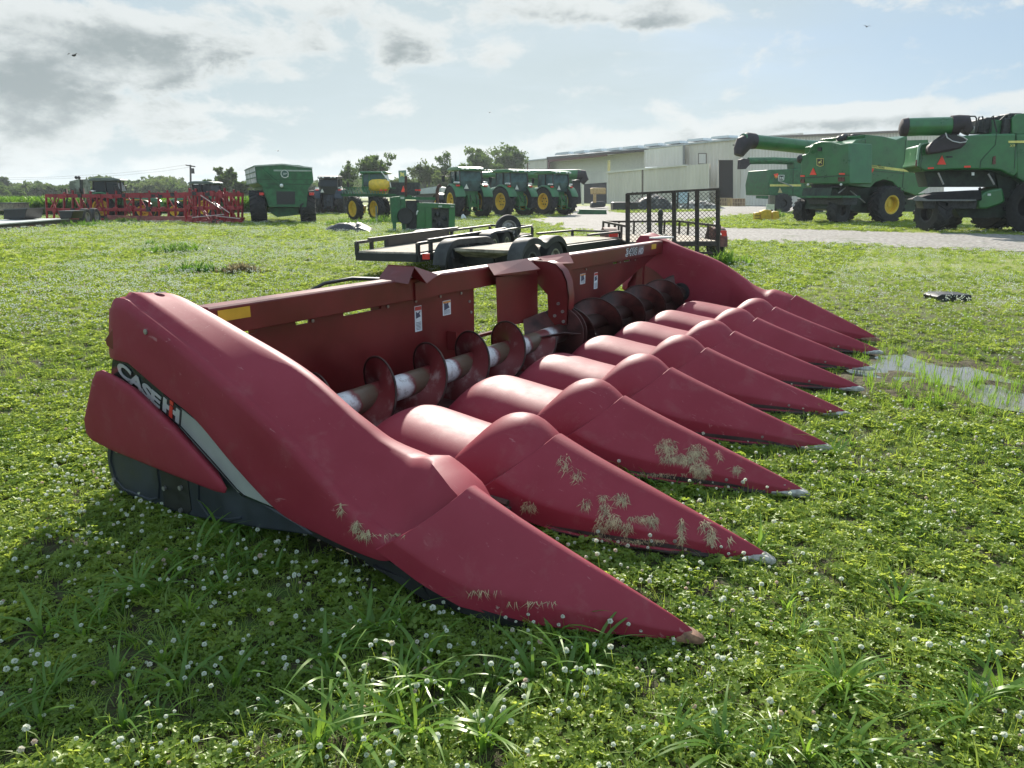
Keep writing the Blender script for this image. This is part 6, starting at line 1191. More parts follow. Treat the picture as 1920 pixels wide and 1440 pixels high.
f2 = rframe('tillage_frame', 'tangled folded red tillage frame standing next to the grain cart', 347, 455, 0, 0, 364, 389, 415, 5, Pr2, 7)
for a, b in (((376, 366), (415, 392)), ((400, 378), (430, 399)), ((405, 405), (450, 410)), ((360, 408), (420, 402))): MB().tube([Pr2.pt(*a, .3), Pr2.pt(*b, .3)], .03, 6).build('hydraulic_ram', mat('bright_rod', (.42, .30, .29), .4, metal=.3), f2, local=False)
one(Pr2, [(350, 405), (455, 408), (452, 417), (352, 415)], 'lower_beam', IMPRED, f2, off=-.5, th=.3)
# grey hopper box behind the frame
Ph = Plane(143, 408, 5, off=-3); hb = thing('grey_hopper', 'mottled grey metal box on an implement behind the left of the red frame', 'hopper', Ph.o.to_tuple())
one(Ph, [(130, 340), (147, 336), (151, 336), (153, 362), (147, 366), (131, 360)], 'box', mat('mottled_grey', (.10, .11, .085), .8, col2=(.25, .27, .23), thr=(.42, .58), scale=1.6), hb, th=1.4); one(Ph, [(149, 336), (152, 337), (153, 362), (150, 362)], 'edge', DARK, hb, off=.05, th=.3)
MB().sphere(Ph.pt(143, 333), .12, 5).build('knob', DARK, hb, local=False); MB().sphere(Ph.pt(148, 333), .12, 5).build('knob', DARK, hb, local=False)
for x in (125, 133, 141, 149, 157): MB().lathe([(.001, 0), (.35, .03), (.36, .05), (.001, .05)], Ph.pt(x, 362), RT * .9 + HX * .4, 14).build('disc', mat('dark_red_disc', (.07, .02, .02), .6), hb, local=False)
for x in (122, 136, 154): MB().tube([Ph.pt(x, 355), Ph.pt(x + 4, 372), Ph.pt(x - 1, 392), Ph.pt(x, 408)], .06, 6).build('leg', DARK, hb, local=False)
# lowboy trailer at the left edge with things on it
Pl = Plane(60, 424, 0); l0, l1 = at(-40, 436, .0), at(175, 420, .0); dl = (l1 - l0); ywl = math.degrees(atan2(dl.dot(HX), dl.dot(RT))); Pl = Plane(0, 0, ywl, o=l0)
lb = thing('lowboy_trailer', 'long black lowboy trailer with pale reflectors reaching in from the left edge', 'trailer', Pl.o.to_tuple())
one(Pl, [(-60, 426), (60, 416.5), (130, 410.5), (150, 412), (180, 414), (178, 421), (120, 424), (0, 433), (-60, 438)], 'side_beam', BLACK, lb, th=2.4)
one(Pl, [(-60, 424), (128, 409.5), (130, 411), (-60, 426.5)], 'deck_edge', mat('painted_lit_edge', (.42, .44, .42), .5), lb, off=.03, th=2.5)  # pale colour paints the sunlit top edge of the beam
for x in (18, 45, 73, 98, 124): y = 428.5 - x * .068; one(Pl, [(x - 4, y - 1.3), (x + 4, y - 1.9), (x + 4, y + .4), (x - 4, y + 1)], 'reflector', mat('silver_reflector', (.6, .6, .56), .4), lb, off=.04, th=.03)
for x in (31, 58, 86, 111): y = 428.5 - x * .068; one(Pl, [(x - 5, y - 1.1), (x + 5, y - 1.7), (x + 5, y + .2), (x - 5, y + .8)], 'reflector', mat('dark_red_reflector', (.16, .03, .03), .5), lb, off=.04, th=.03)
c = Pl.pt(161, 414, .2); c.z = .42; wheel(lb, c, Pl.n, .42, .3, .22, STEEL); c = Pl.pt(178, 413, .2); c.z = .42; wheel(lb, c, Pl.n, .42, .3, .22, STEEL)
Pq = Plane(0, 0, 0, o=Pl.pt(60, 415, -.8))
for nm, lab, cat, pts, m_, th in (('black_bucket', 'black loader bucket sitting on the lowboy at the left edge', 'bucket', [(7, 393), (50, 391), (46, 410), (28, 412), (6, 411)], BLACK, 1.3), ('black_tub', 'small open black tub standing on the lowboy under the red frame', 'tub', [(110, 396), (137, 396), (134, 410), (113, 411)], BLACK, .9),
                                  ('plywood_box', 'weathered plywood box behind the black bucket at the left edge', 'box', [(-8, 381), (25, 381), (26, 394), (-8, 396)], WOODM, 1.2)):
    t = thing(nm, lab, cat, (Pq.pt(pts[0][0], 411).x, Pq.pt(pts[0][0], 411).y, .5)); of = -1.5 if nm == 'plywood_box' else 0
    one(Pq, pts, 'body', m_, t, off=of, th=th, bevel=.03); a, b = pts[0], pts[1]; one(Pq, [(a[0] - 1, a[1] - 1), (b[0] + 1, b[1] - 1), (b[0] + 1, b[1] + .6), (a[0] - 1, a[1] + .6)], 'rim', mat('grey_rim', (.10, .10, .10), .5), t, off=of + .05, th=th + .1)
# ------------------------------------------------------------ the long shed
def wallmat(name, col, sc_):
    global nt, N, L
    m_ = bpy.data.materials.new(name); m_.use_nodes = True; nt = m_.node_tree; N = nt.nodes; L = nt.links; N.clear(); out = nd('ShaderNodeOutputMaterial'); p = nd('ShaderNodeBsdfPrincipled'); L.new(p.outputs[0], out.inputs[0]); p.inputs['Roughness'].default_value = .55
    co = nd('ShaderNodeTexCoord').outputs['Object']; s = fbm(co, .15, 6, .7, 0, (0, 0, 0), (1, 1, .15)); L.new(mixc(smooth(s, .35, .7), tuple(c * .82 for c in col), col), p.inputs['Base Color']); return m_
TAN = wallmat('tan_ribbed_steel', (.66, .60, .50), 1); PALEW = wallmat('pale_ribbed_steel', (.72, .68, .60), 1)
ROOF = mat('grey_roof_steel', (.38, .40, .40), .5, var=.1, scale=1)
def ribbed(P, pts, off, m_, par, name='wall', pitch=.9, amp=.10, th=.3):
    # upright corrugated wall between px x0..x1 with top y(x) and foot y(x)
    (xa, ta, fa), (xb, tb_, fb_) = pts; a0, a1 = P.pt(xa, ta, off), P.pt(xa, fa, off); b0, b1 = P.pt(xb, tb_, off), P.pt(xb, fb_, off); l_ = (b1 - a1).length; n = max(2, int(l_ / pitch)); rows = []
    for i in range(n):
        for t, o_ in ((0, 0), (.55, 0), (.66, amp), (.84, amp)):
            u = min(1, (i + t) / n); rows.append([a0.lerp(b0, u) + P.n * o_, a1.lerp(b1, u) + P.n * o_])
    rows.append([b0, b1]); mb = MB(); mb.grid(rows); mb.grid([[p - P.n * th for p in (r_[0], r_[1])] for r_ in (rows[0], rows[-1])], flip=True)
    return mb.build(name, m_, par, smooth=False, local=False, recalc=False)
BP = Plane(1389, 385, -64.6); BP.o = at(1389, 385.2)
sh = thing('machine_shed', 'long low tan metal shed with an open bay, red fascia and a tall black doorway', 'shed', BP.o.to_tuple())
ribbed(BP, ((1283, 273, 383.2), (1345.5, 264.5, 384.3)), 0, TAN, sh); ribbed(BP, ((1345.5, 264.5, 300), (1374.5, 260.6, 300)), 0, TAN, sh, 'wall_above_door'); ribbed(BP, ((1374.5, 260.6, 385), (1389.5, 258.6, 385.2)), 0, TAN, sh)
one(BP, [(1345.5, 300), (1374.5, 300), (1374.5, 385), (1345.5, 384.5)], 'doorway', mat('painted_interior_shade', (.006, .007, .009), .9), sh, off=-2.5, th=.2); one(BP, [(1343.8, 299), (1345.5, 299), (1345.5, 384.5), (1343.8, 384.5)], 'door_frame', PALEW, sh, off=.15, th=.3)  # black sheet stands in for the shade inside the doorway
one(BP, [(1309, 287), (1324.5, 287), (1324.5, 308), (1309, 308)], 'window_frame', mat('brown_frame', (.13, .10, .07), .6), sh, off=.12, th=.2); one(BP, [(1310.5, 288.5), (1323, 288.5), (1323, 306.5), (1310.5, 306.5)], 'window_pane', PALEW, sh, off=.16, th=.2)
ribbed(BP, ((1208, 281.5, 313), (1281, 273.2, 312)), 1.0, PALEW, sh, 'upper_wall'); one(BP, [(1280, 272), (1282.5, 272), (1282.5, 310), (1280, 310)], 'corner_post', mat('grey_trim', (.20, .20, .18), .5), sh, off=1.2, th=.3)
# lean-to in front, with its pale flashing
ribbed(BP, ((1137.5, 324, 385), (1284, 310.5, 388)), 4.0, TAN, sh, 'lean_to_wall'); ribbed(BP, ((1284, 310.5, 388), (1330, 306.5, 386)), 4.0, TAN, sh, 'lean_to_wall'); one(BP, [(1135, 321.5), (1285, 308.5), (1285, 311), (1135, 325)], 'lean_to_flashing', PALEW, sh, off=4.3, th=.5)
for x in (1137.8, 1203): one(BP, [(x, 322.5 - (x - 1137) * .09), (x + 1.6, 322.5 - (x - 1137) * .09), (x + 1.6, 386), (x, 385.5)], 'corner_post', MATS['brown_frame'] if x > 1150 else PALEW, sh, off=4.2, th=.2)
# open bay
one(BP, [(1025, 303), (1208, 283), (1208, 384), (1025, 382)], 'bay_back_wall', mat('tan_grey_bay_wall', (.62, .60, .52), .7), sh, off=-2.5, th=.2); one(BP, [(1094, 344), (1137, 342), (1137, 384), (1094, 384)], 'bay_opening', MATS['painted_interior_shade'], sh, off=-2.3, th=.1)  # tan-grey back wall; black sheet stands in for shade in the opening
one(BP, [(1097, 326), (1137, 322), (1137, 342), (1097, 345)], 'roller_door', PALEW, sh, off=-2.1, th=.1)
RF = mat('red_brown_fascia', (.13, .045, .04), .6, var=.2); one(BP, [(1027, 298), (1137, 288.5), (1137, 292.5), (1027, 304)], 'fascia', RF, sh, off=.3, th=.3); one(BP, [(1025, 294.5), (1208, 279.5), (1208, 283.5), (1025, 299)], 'eave_beam', mat('dark_brown_eave', (.055, .04, .035), .6), sh, off=.5, th=1.0)
one(BP, [(1139, 301), (1142, 300.5), (1142, 322), (1139, 322)], 'bay_post', mat('yellow_post', (.6, .5, .2), .5), sh, off=3.9, th=.3); one(BP, [(1027, 300), (1029, 300), (1029, 380), (1027, 380)], 'bay_post', RF, sh, off=.3, th=.3)
ribbed(BP, ((938, 307.5, 378), (1026, 298.5, 380)), 0, TAN, sh, 'far_wall'); one(BP, [(936, 305.5), (1027, 296.5), (1027, 298.5), (936, 307.8)], 'gutter', ROOF, sh, off=.2, th=.4); one(BP, [(988, 301), (989.5, 301), (989.5, 379), (988, 379)], 'downpipe', RF, sh, off=.15, th=.1)
# roof plane behind the eave, then the skylight humps
e0, e1 = BP.pt(936, 306, .3), BP.pt(1389.5, 257.6, .3); MB().add([e0, e1, e1 - BP.n * 14 + V((0, 0, 1.2)), e0 - BP.n * 14 + V((0, 0, 1.2)), e0 - V((0, 0, .3)), e1 - V((0, 0, .3)), e1 - BP.n * 14 + V((0, 0, .9)), e0 - BP.n * 14 + V((0, 0, .9))], [(0, 1, 2, 3), (7, 6, 5, 4), (0, 4, 5, 1), (1, 5, 6, 2), (2, 6, 7, 3), (3, 7, 4, 0)]).build('roof', ROOF, sh, local=False, smooth=False)
for x0, x1, y in ((1040, 1067, 291.5), (1074, 1096, 289), (1104, 1127, 286), (1136, 1161, 283.5), (1166, 1197, 280), (1206, 1235, 275.5), (1245, 1275, 271), (1287, 1319, 266), (1332, 1367, 261)):
    one(BP, [(x0, y), (x0 + 2, y - 4.5), (x1 - 1, y - 7.5), (x1, y - 3)], 'roof_vent', mat('pale_skylight', (.55, .58, .58), .4), sh, off=-1.2, th=2.0)
# the near end of the shed faces the yard
EP = Plane(1389, 385, 4); EP.o = at(1389, 385.2); eb = sh
ribbed(EP, ((1389.5, 259, 385), (1520, 253.5, 385)), 0, TAN, sh, 'end_wall', pitch=.55, amp=.07); ribbed(EP, ((1520, 253.5, 385), (1770, 243, 385)), 0, TAN, sh, 'end_wall', pitch=.55, amp=.07)
one(EP, [(1388, 257.5), (1775, 240.5), (1775, 244.5), (1388, 261)], 'rake_trim', mat('brown_rake', (.16, .13, .11), .6), sh, off=.4, th=.5); one(EP, [(1374, 271), (1389, 271), (1389, 273), (1374, 273)], 'door_track', DARK, sh, off=.4, th=.1)
# ------------------------------------------------------------ odds and ends by the shed
def heap(name, lab, cat, px, py, w_, h_, d_, m_, seed, group=None, n=14):
    r_ = random.Random(seed); g = at(px, py); t = thing(name, lab, cat, g.to_tuple(), 0, group); mb = MB()
    rows = []
    for i in range(13):
        row = []
        for j in range(7):
            u, v_ = (i / 12 - .5) * 2, (j / 6 - .5) * 2; env = max(0, 1 - abs(u) ** 3) * max(0, 1 - v_ * v_) ** .5; row.append(g + RT * u * w_ / 2 + HX * v_ * d_ / 2 + V((0, 0, env * h_ * (.55 + .6 * float(fb(u * 3 + seed, v_ * 3, 1.0, seed))))))
        rows.append(row)
    mb.grid(rows).build('mound', m_, t, local=False, smooth=False); return t
k_ = 1.0 / F
def crate(lab, px0, px1, y0, y1, m_, d=-0.0, seed=0):
    P_ = Plane((px0 + px1) / 2, y1, 0, off=d); t = thing('wooden_crate', lab, 'crate', P_.o.to_tuple(), 0, 'wooden crates by the shed door'); one(P_, [(px0, y0), (px1, y0), (px1, y1), (px0, y1)], 'body', m_, t, th=2.5)
    n = 5
    for i in range(n + 1): x = px0 + (px1 - px0) * i / n; one(P_, [(x - .5, y0), (x + .5, y0), (x + .5, y1), (x - .5, y1)], 'slat', mat('pale_batten', (.42, .30, .17), .8), t, off=.15, th=.1)
    for y in (y0, (y0 + y1) / 2, y1 - 1): one(P_, [(px0, y), (px1, y), (px1, y + .9), (px0, y + .9)], 'batten', MATS['pale_batten'], t, off=.25, th=.1)
CB = mat('crate_brown', (.26, .17, .09), .85, var=.4, scale=1.5)
crate('long brown crate standing against the shed just right of the black doorway', 1349, 1372, 371, 386, CB); crate('brown crate at the right end of the crates by the shed door', 1373, 1397, 372, 387, CB); crate('small reddish crate stacked on top of the others by the shed door', 1382, 1392, 364.5, 372.5, mat('crate_reddish', (.28, .13, .08), .85), -.5)
P_ = Plane(1184, 395, 0); t = thing('water_tank', 'low long black tank lying in the weeds before the shed', 'tank', P_.o.to_tuple()); one(P_, [(1149, 380), (1152, 379), (1196, 379), (1198, 382), (1196, 396), (1150, 396)], 'body', BLACK, t, th=2.0, bevel=.1); one(P_, [(1149, 381), (1198, 381), (1198, 382), (1149, 382)], 'rib', DARK, t, off=.04, th=.1)
P_ = Plane(1110, 402, 0); t = thing('green_deck_plate', 'flat green steel trough lying on the gravel beside the tractors', 'trough', P_.o.to_tuple()); one(P_, [(1083, 402), (1088, 393), (1137, 394), (1138, 401.5)], 'plate', GREEN2, t, th=.8, bevel=.03); one(P_, [(1087, 392.5), (1138, 393.5), (1138, 394.5), (1087, 393.5)], 'rim', mat('pale_green_rim', (.12, .22, .14), .5), t, off=.05, th=.9)
GP2 = 'junk along the shed wall'
heap('scrap_heap', 'dark heap of scrap metal next to the long black tank', 'scrap', 1222, 394, 4.5, 2.0, 3, mat('scrap_dark', (.03, .03, .03), .7, col2=(.16, .15, .13), thr=(.5, .65), scale=2), 61, GP2)
heap('rubble_heap', 'pale rubble and pipes seen through the mesh gate', 'rubble', 1290, 391, 9, 1.0, 3, mat('scrap_pale', (.30, .28, .25), .8, col2=(.08, .08, .07), thr=(.45, .6), scale=1.5), 63, GP2)
P_ = Plane(1238, 393, 0); t = thing('steel_rack', 'dark square steel frame standing among the scrap behind the mesh gate', 'rack', P_.o.to_tuple(), 0, GP2)
for a, b in (((1222, 372), (1248, 372)), ((1222, 372), (1222, 392)), ((1248, 372), (1248, 392)), ((1222, 383), (1248, 383))): MB().bar(P_.pt(*a), P_.pt(*b), .2).build('bar', DARK, t, local=False)
P_ = Plane(1281, 393, 0); t = thing('chemical_tote', 'pale blue tote standing before the shed, seen through the mesh gate', 'tote', P_.o.to_tuple(), 0, GP2); one(P_, [(1272, 360), (1290, 360), (1290, 381), (1272, 381)], 'body', mat('pale_blue_plastic', (.42, .52, .58), .5), t, th=1.2, bevel=.05)
for x in (1271, 1291): MB().bar(P_.pt(x, 361), P_.pt(x - 1, 394), .15).build('leg', DARK, t, local=False)
for i, (a, b) in enumerate((((1236, 392), (1262, 383)), ((1275, 390), (1300, 376)), ((1300, 388), (1330, 375)))): o = MB().tube([at(*a, .1) + V((0, 0, .1)), Plane(*a).pt(*b)], .10, 6).build('steel_pipe', mat('grey_pipe', (.45, .45, .42), .5)); tag(o, ('pale steel pipe leaning by the dark square rack', 'pale steel pipe leaning beside the blue tote', 'pale steel pipe leaning closest to the black doorway')[i], 'pipe', GP2)
P_ = Plane(1118, 392, 0); t = thing('yellow_loader', 'tan and yellow machine parked inside the open shed bay', 'machine', P_.o.to_tuple()); TN = mat('tan_paint', (.42, .27, .12), .6)
one(P_, [(1111, 352), (1136, 352), (1136, 364), (1112, 364)], 'hood', TN, t, off=-3, th=3, bevel=.1); one(P_, [(1113, 364), (1118, 364), (1118, 380), (1113, 380)], 'mast', TN, t, off=-3, th=.5); one(P_, [(1110, 379), (1136, 377), (1136, 388), (1108, 390)], 'base', DARK, t, off=-3, th=2, bevel=.2)
P_ = Plane(1083, 385, 0); t = thing('duct_pipe', 'white downpipe and black folding duct at the left side of the open bay', 'duct', P_.o.to_tuple()); one(P_, [(1087, 335), (1092, 333), (1095, 338), (1095, 384), (1091, 384), (1091, 342)], 'white_pipe', PALEW, t, th=.5, bevel=.1)
# green combine parked behind the tractors, its unloading tube on top
Q = Plane(1040, 400, 0, off=-8); cb = thing('combine_harvester', 'green combine behind the tractor row with its unloading tube laid level on top', 'combine', Q.o.to_tuple())
MB().tube([Q.pt(895, 328), Q.pt(980, 327.5), Q.pt(1088, 327)], [.28, .45, .48], 16).build('unloading_auger', GREEN, cb, local=False); MB().tube([Q.pt(1082, 327), Q.pt(1093, 328), Q.pt(1096, 335), Q.pt(1090, 343)], [.5, .5, .42, .3], 14).build('auger_spout', BOOT, cb, local=False)
one(Q, [(968, 335), (1010, 334), (1072, 334), (1075, 372), (968, 372)], 'body', GREEN, cb, off=-1, th=4, bevel=.05); one(Q, [(980, 348), (1008, 348), (1008, 352), (980, 352)], 'side_stripe', YL, cb, off=-.9, th=.1)
one(Q, [(895, 322), (940, 320), (942, 372), (897, 372)], 'cab', GLASS, cb, off=-1, th=2.5, bevel=.05); one(Q, [(880, 319), (945, 318), (946, 322), (882, 323)], 'cab_roof', GREEN, cb, off=-.7, th=3, bevel=.04)
for x in (899, 918, 938): one(Q, [(x, 322), (x + 3, 322), (x + 3, 372), (x, 372)], 'cab_pillar', BLACK, cb, off=-.8, th=.2)
one(Q, [(1074, 338), (1088, 336), (1090, 382), (1076, 384)], 'black_duct', BLACK, cb, off=-.5, th=1.2, bevel=.1)
for x in (925, 1000, 1060): c = Q.pt(x, 385); c.z = 1.0; wheel(cb, c, Q.n, 1.05, .7, .5, YELLOW, 16)
P_ = Plane(1040, 402, 0); t = thing('wooden_stake', 'short pale wooden stake beside the wheel of the last tractor', 'stake', P_.o.to_tuple()); one(P_, [(1038.5, 384), (1040.5, 384), (1040.5, 404), (1038.5, 404)], 'post', mat('stake_wood', (.22, .18, .13), .8), t, th=.06)
P_ = Plane(868, 411, 0); t = thing('white_jug', 'small white jug on the grass between the first two tractors', 'jug', P_.o.to_tuple()); one(P_, [(864, 411), (865, 404), (868, 401), (871, 404), (875, 410)], 'body', WHITE, t, th=.3, bevel=.04)
P_ = Plane(706, 414, 0, off=1); t = thing('leaning_board', 'narrow grey board standing beside the sprayer wheel', 'board', P_.o.to_tuple()); one(P_, [(703.5, 386), (706.5, 386), (707.5, 415), (704.5, 415)], 'plank', mat('grey_board', (.17, .18, .14), .8), t, th=.06)
# pickup parked beyond, small low roofs past the sprayer
P_ = Plane(800, 392, 0); t = thing('distant_shed', 'low grey roofed shed far behind the sprayer and the first tractor', 'shed', P_.o.to_tuple()); one(P_, [(775, 356), (822, 349), (826, 351), (828, 362), (780, 364)], 'roof', ROOF, t, th=8); one(P_, [(780, 364), (828, 362), (828, 392), (780, 392)], 'wall', mat('dim_shed_wall', (.10, .10, .09), .8), t, off=-.5, th=7)
# utility pole and wires
P_ = Plane(357, 372, 0); P_.o = atd(357, 372, 160); P_.o.z = 0; up = thing('utility_pole', 'wooden utility pole with a crossarm and transformer above the tree line', 'utility pole', P_.o.to_tuple()); WD = mat('pole_wood', (.06, .05, .045), .85)
MB().tube([P_.o, P_.pt(357, 309)], [.24, .16], 8).build('pole', WD, up, local=False); MB().bar(P_.pt(348.5, 309.5), P_.pt(366, 312.5), .22).build('crossarm', WD, up, local=False); MB().lathe([(.001, -.5), (.3, -.5), (.3, .5), (.001, .5)], P_.pt(361.5, 320.5, .2), (0, 0, 1), 12).build('transformer', DARK, up, local=False)
mb = MB()
for x, y, dx_ in ((349, 309, -420), (365, 312, -420)): mb.tube([P_.pt(x, y), P_.pt(x - 60, y + 9), P_.pt(x - 130, y + 16), P_.pt(x - 250, y + 23), P_.pt(x + dx_, y + 26)], .015, 4)
o = mb.build('power_line', DARK); tag(o, 'thin power lines running left from the utility pole', 'power line')
# birds
for px_, py_, s_, lab in ((138, 104, .42, 'dark bird flying alone under the grey cloud at upper left'), (1625, 50, .28, 'small dark bird flying high above the right of the shed'), (918, 211, .22, 'tiny bird low in the sky near the middle'), (521, 283, .2, 'tiny bird just above the grain cart')):
    c = atd(px_, py_, 60); mb = MB(); sec = [(-1.0, .02, .10), (-.62, .07, .34), (-.25, .09, .18), (0, .11, .02), (.25, .09, .16), (.62, .07, .30), (1.0, .02, .02)]
    mb.grid([[c + RT * u * s_ + V((0, 0, z * s_)) + HX * (w_ * s_ * 2), c + RT * u * s_ + V((0, 0, z * s_ + .03 * s_)), c + RT * u * s_ + V((0, 0, z * s_)) - HX * (w_ * s_ * 2)] for u, w_, z in sec])
    mb.sphere(c, .16 * s_, 6, (1.9, 1.2, 1)); mb.sphere(c + RT * .34 * s_ + V((0, 0, .02)), .09 * s_, 5); o = mb.build('bird', BLACK, ang=60); tag(o, lab, 'bird', 'birds in the sky')
# ------------------------------------------------------------ trees
BARK = mat('bark', (.05, .042, .034), .9, var=.3, scale=6); 
TL = leafmat('tree_leaf', (.035, .065, .022), (.085, .125, .04), (.06, .12, .02), (.16, .24, .04), gloss=.5, wscale=.25)
TL2 = leafmat('tree_leaf_olive', (.055, .08, .033), (.12, .145, .055), (.08, .13, .03), (.18, .24, .06), gloss=.5, wscale=.25)
def tree_parts(h, w_, seed, nleaf=5200, lean=0.0, airy=0.5, trunk=0.18, ls=0.20, low=.30):
    r_ = random.Random(seed); mb = MB(); tips = []
    def limb(p, d, l_, r0, dep):
        q = p + d * l_ * .5 + V((r_.gauss(0, .04), r_.gauss(0, .04), .02)) * l_; e = p + d * l_ + V((0, 0, .08 * l_)); mb.tube([p, q, e], [r0, r0 * .75, r0 * .5], 6); tips.append((e, l_))
        if dep:
            for _ in range(r_.randint(2, 4)):
                nd_ = (d + V((r_.gauss(0, .6), r_.gauss(0, .6), r_.gauss(.1, .4)))).normalized(); limb(e if r_.random() < .6 else q, nd_, l_ * r_.uniform(.5, .75), r0 * .5, dep - 1)
    t0 = V((0, 0, 0)); t1_ = V((lean * .2 * w_, 0, h * low)); mb.tube([t0, t0.lerp(t1_, .5), t1_], [trunk * 1.3, trunk, trunk * .8], 8)
    for _ in range(7): a = r_.uniform(0, 6.28); d = V((cos(a) * r_.uniform(.3, .9), sin(a) * r_.uniform(.3, .9), r_.uniform(.5, 1.2))).normalized(); limb(t1_, d, h * r_.uniform(.20, .30), trunk * .5, 2)
    mx_ = max(max(abs(t.x), abs(t.y)) for t, _ in tips); mz = max(t.z for t, _ in tips); sx_, sz_ = (w_ / 2 * .9) / mx_, h * .93 / mz
    F_ = lambda p: V((p[0] * sx_, p[1] * sx_, p[2] * sz_)); mb.v = [tuple(F_(p)) for p in mb.v]; vs, fs = [], []; tl = [F_(t) for t, _ in tips]
    cl = [(t, w_ * r_.uniform(.05, .12)) for t in tl]; n = nleaf
    for _ in range(n):
        c, rr = r_.choice(cl); d = V((r_.gauss(0, 1), r_.gauss(0, 1), r_.gauss(0, .7))); d.normalize(); p = c + d * rr * r_.random() ** .4; s_ = ls * r_.uniform(.6, 1.3)
        u = V((r_.gauss(0, 1), r_.gauss(0, 1), r_.gauss(0, 1))).normalized(); v_ = u.cross(V((r_.gauss(0, 1), r_.gauss(0, 1), r_.gauss(0, 1)))).normalized(); b = len(vs); vs += [p - u * s_, p + v_ * s_ * .5, p + u * s_, p - v_ * s_ * .5]; fs.append((b, b + 1, b + 2, b + 3))
    return mb, vs, fs
def tree(px_, top_y, base_y, dist, wpx, label, seed, m_=None, name='tree', group='trees beyond the machines', **k):
    g = atd(px_, 369, dist); g.z = 0; dep = (g - EYE).dot(HX); h = EYE.z + (369 - top_y) / F * dep; w_ = wpx / F * dep; t = thing(name, label, 'tree', g.to_tuple(), 0, group)
    mb, vs, fs = tree_parts(h, w_, seed, ls=max(.16, dep * .0021), **k); mb.build('trunk', BARK, t); me = bpy.data.meshes.new('crown'); me.from_pydata([tuple(v) for v in vs], [], fs); me.materials.append(m_ or TL); o = bpy.data.objects.new('crown', me); C.objects.link(o); o.parent = t; return t
tree(710, 292, 400, 120, 74, 'rounded leafy tree rising right behind the sprayer cab', 11, nleaf=4200)
tree(661, 305, 400, 125, 58, 'sparse tree with bare gaps left of the sprayer cab', 12, nleaf=1800)
tree(640, 338, 400, 110, 44, 'low bushy tree behind the dark blue tractor', 13, nleaf=2600)
tree(800, 304, 400, 130, 72, 'feathery tree between the sign and the first tractor', 14, TL2, nleaf=3000)
tree(752, 334, 400, 130, 60, 'low olive tree behind the sign', 15, TL2, nleaf=2800)
tree(850, 289, 400, 150, 92, 'wide tree with airy branches above the first tractor', 16, nleaf=3000)
tree(902, 283, 400, 160, 100, 'dense dark tree above the gap between tractors', 17, nleaf=5200)
tree(962, 280, 400, 165, 96, 'dense dark tree reaching over the far end of the shed', 18, nleaf=5200)
tree(425, 315, 400, 120, 44, 'pointed tree left of the grain cart, tallest in its clump', 19, nleaf=2600)
tree(398, 334, 400, 118, 40, 'bushy low tree between the pole and the pointed tree', 20, nleaf=2400)
tree(452, 338, 400, 118, 40, 'low tree tucked against the left side of the grain cart', 21, nleaf=2200)
tree(12, 333, 400, 260, 26, 'small flat-topped tree standing above the wood at the left edge', 22, nleaf=1500)
tree(838, 322, 400, 120, 60, 'hazy olive bush tree left of the first tractor cab', 24, TL2, nleaf=2600)
# distant wood: one mass of crowns
def crown_src(seed):
    mb, vs, fs = tree_parts(7.5, 8.5, seed, 900, ls=.55, low=.18); return src('crown', vs, fs, [TL if seed % 2 else TL2])
pts = []
for i in range(420):
    px_ = rng.uniform(-120, 700); d_ = rng.uniform(190, 330); topy = 343 + 5 * sin(px_ * .021) + 4 * sin(px_ * .053 + 1) + (6 if 290 < px_ < 350 else 0) * -1; g = atd(px_, 369, d_); dep = (g - EYE).dot(HX); h = (369 - topy + rng.normal(0, 1.6)) / F * dep + 1.4; pts.append((g.x, g.y, -.6, h / 7.0, rng.integers(0, 4)))
for i in range(260):
    px_ = rng.uniform(560, 1100); d_ = rng.uniform(190, 260); g = atd(px_, 369, d_); dep = (g - EYE).dot(HX); h = (369 - 339 + rng.normal(0, 3) - 5 * (px_ < 640)) / F * dep + 1.4; pts.append((g.x, g.y, -.6, h / 7.0, rng.integers(0, 4)))
scatter('distant_wood', pts, [crown_src(s) for s in (71, 72, 73, 74)], 'continuous band of distant woodland along the horizon', 'woodland', None, .03)
# young corn
def corn_src(seed):
    r_ = random.Random(seed); vs, fs = [], []
    for k in range(5):
        x0, y0 = r_.uniform(-.5, .5), r_.uniform(-.2, .2)
        for j in range(8): blade(vs, fs, x0, y0, r_.uniform(.7, 1.05), r_.uniform(.3, .8), r_.uniform(0, 6.28), .10, 4, 0.1 + .04 * j)
    return src('corn', vs, fs, [WEED])
pts = []
for _ in range(5200):
    px_ = rng.uniform(-150, 640); d_ = 66 + 110 * rng.random() ** 1.6; g = atd(px_, 369, d_); pts.append((g.x, g.y, -.05, rng.uniform(1.15, 1.4), rng.integers(0, 3)))
scatter('corn_field', pts, [corn_src(s) for s in (81, 82, 83)], 'green field of young corn behind the red frames at left', 'corn field', None, .05)
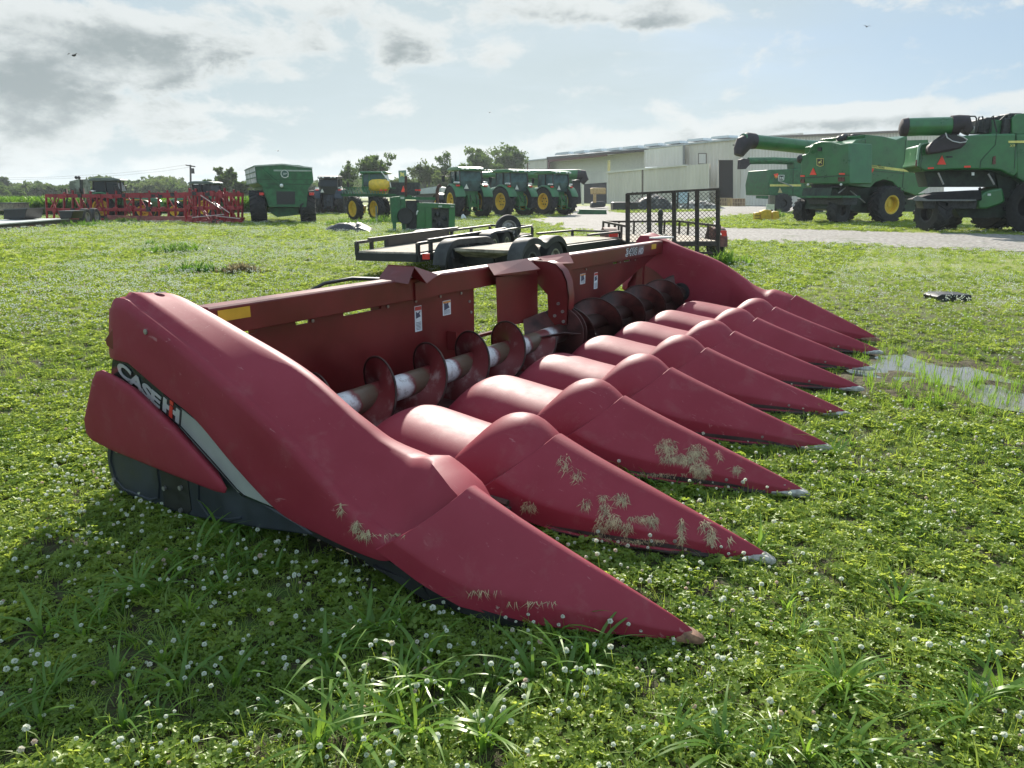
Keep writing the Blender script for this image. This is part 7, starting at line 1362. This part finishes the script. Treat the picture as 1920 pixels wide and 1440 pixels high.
# weed clumps standing up in the mown clover
def weed(px_, py_, w_, h_, lab, seed, m_=WEED, n=60, cat='weeds'):
    r_ = random.Random(seed); g = at(px_, py_); vs, fs = [], []
    for _ in range(n):
        x, y = r_.gauss(0, w_ / 3.2), r_.gauss(0, w_ / 5); hh = h_ * r_.uniform(.35, 1) * math.exp(-(x / w_) ** 2 * 2)
        for j in range(6): blade(vs, fs, x, y, hh * r_.uniform(.5, 1), r_.uniform(.2, 1.0), r_.uniform(0, 6.28), .022 + .012 * r_.random(), 4)
    me = bpy.data.meshes.new('weed_clump'); p_ = [tuple(v) for v in vs]; me.from_pydata(p_, [], fs); me.materials.append(m_); o = bpy.data.objects.new('weed_clump', me); C.objects.link(o); o.location = g; o.rotation_euler = (0, 0, CAMAZ - pi / 2); tag(o, lab, cat, 'weed clumps in the yard')
DRYW = leafmat('dry_weed', (.16, .13, .07), (.24, .20, .11), (.2, .17, .08), (.3, .26, .13))
weed(330, 474, 1.6, .5, 'broad weedy clump in the open clover left of centre', 91, n=90); weed(375, 512, 1.3, .42, 'darker weed clump a little nearer, before the dry tuft', 92, n=70); weed(452, 512, .9, .35, 'dry brownish tuft in the clover left of the header', 93, DRYW, 90); weed(280, 462, .25, .45, 'single upright weed left of the broad clump', 94, n=10)
weed(655, 422, 3.2, .6, 'long strip of weeds before the sprayer wheels', 95, n=110); weed(720, 420, 1.5, .9, 'tall bright weeds against the engine unit', 96, n=60); weed(160, 425, 4.2, .55, 'strip of weeds along the foot of the lowboy', 97, n=120); weed(232, 418, 3.0, .6, 'leafy weeds under the lower beam of the red frame', 98, n=90); weed(490, 418, .9, .45, 'low weeds at the left tyre of the grain cart', 99, n=30)
weed(1455, 408, 1.8, .9, 'tall weeds growing round the yellow blocks', 101, n=50); weed(1365, 497, .9, .55, 'grass tuft at the wheel of the mesh gate trailer', 102, CRAB, 70); weed(1200, 390, 5.0, 1.0, 'bright weeds along the front of the black tank', 103, n=60); weed(870, 500, 1.9, .22, 'grass growing under the plank trailer', 104, CRAB, 90); weed(760, 484, .8, .25, 'grass tuft under the tail of the flatbed trailer', 105, CRAB, 40)
# ------------------------------------------------------------ the air of the far fields
hm = bpy.data.materials.new('haze'); hm.use_nodes = True; nt = hm.node_tree; N = nt.nodes; L = nt.links; N.clear(); out = nd('ShaderNodeOutputMaterial'); pv = nd('ShaderNodeVolumePrincipled'); L.new(pv.outputs[0], out.inputs['Volume'])
pv.inputs['Color'].default_value = (.80, .87, .93, 1); pv.inputs['Density'].default_value = 0.00034; pv.inputs['Anisotropy'].default_value = 0.3
hz = MB().box((1240, 240, 19), (2680, 3240, 42)).build('haze', hm, smooth=False); tag(hz, kind='stuff'); hz['label'] = 'thin pale haze over the distant fields'; hz['category'] = 'haze'
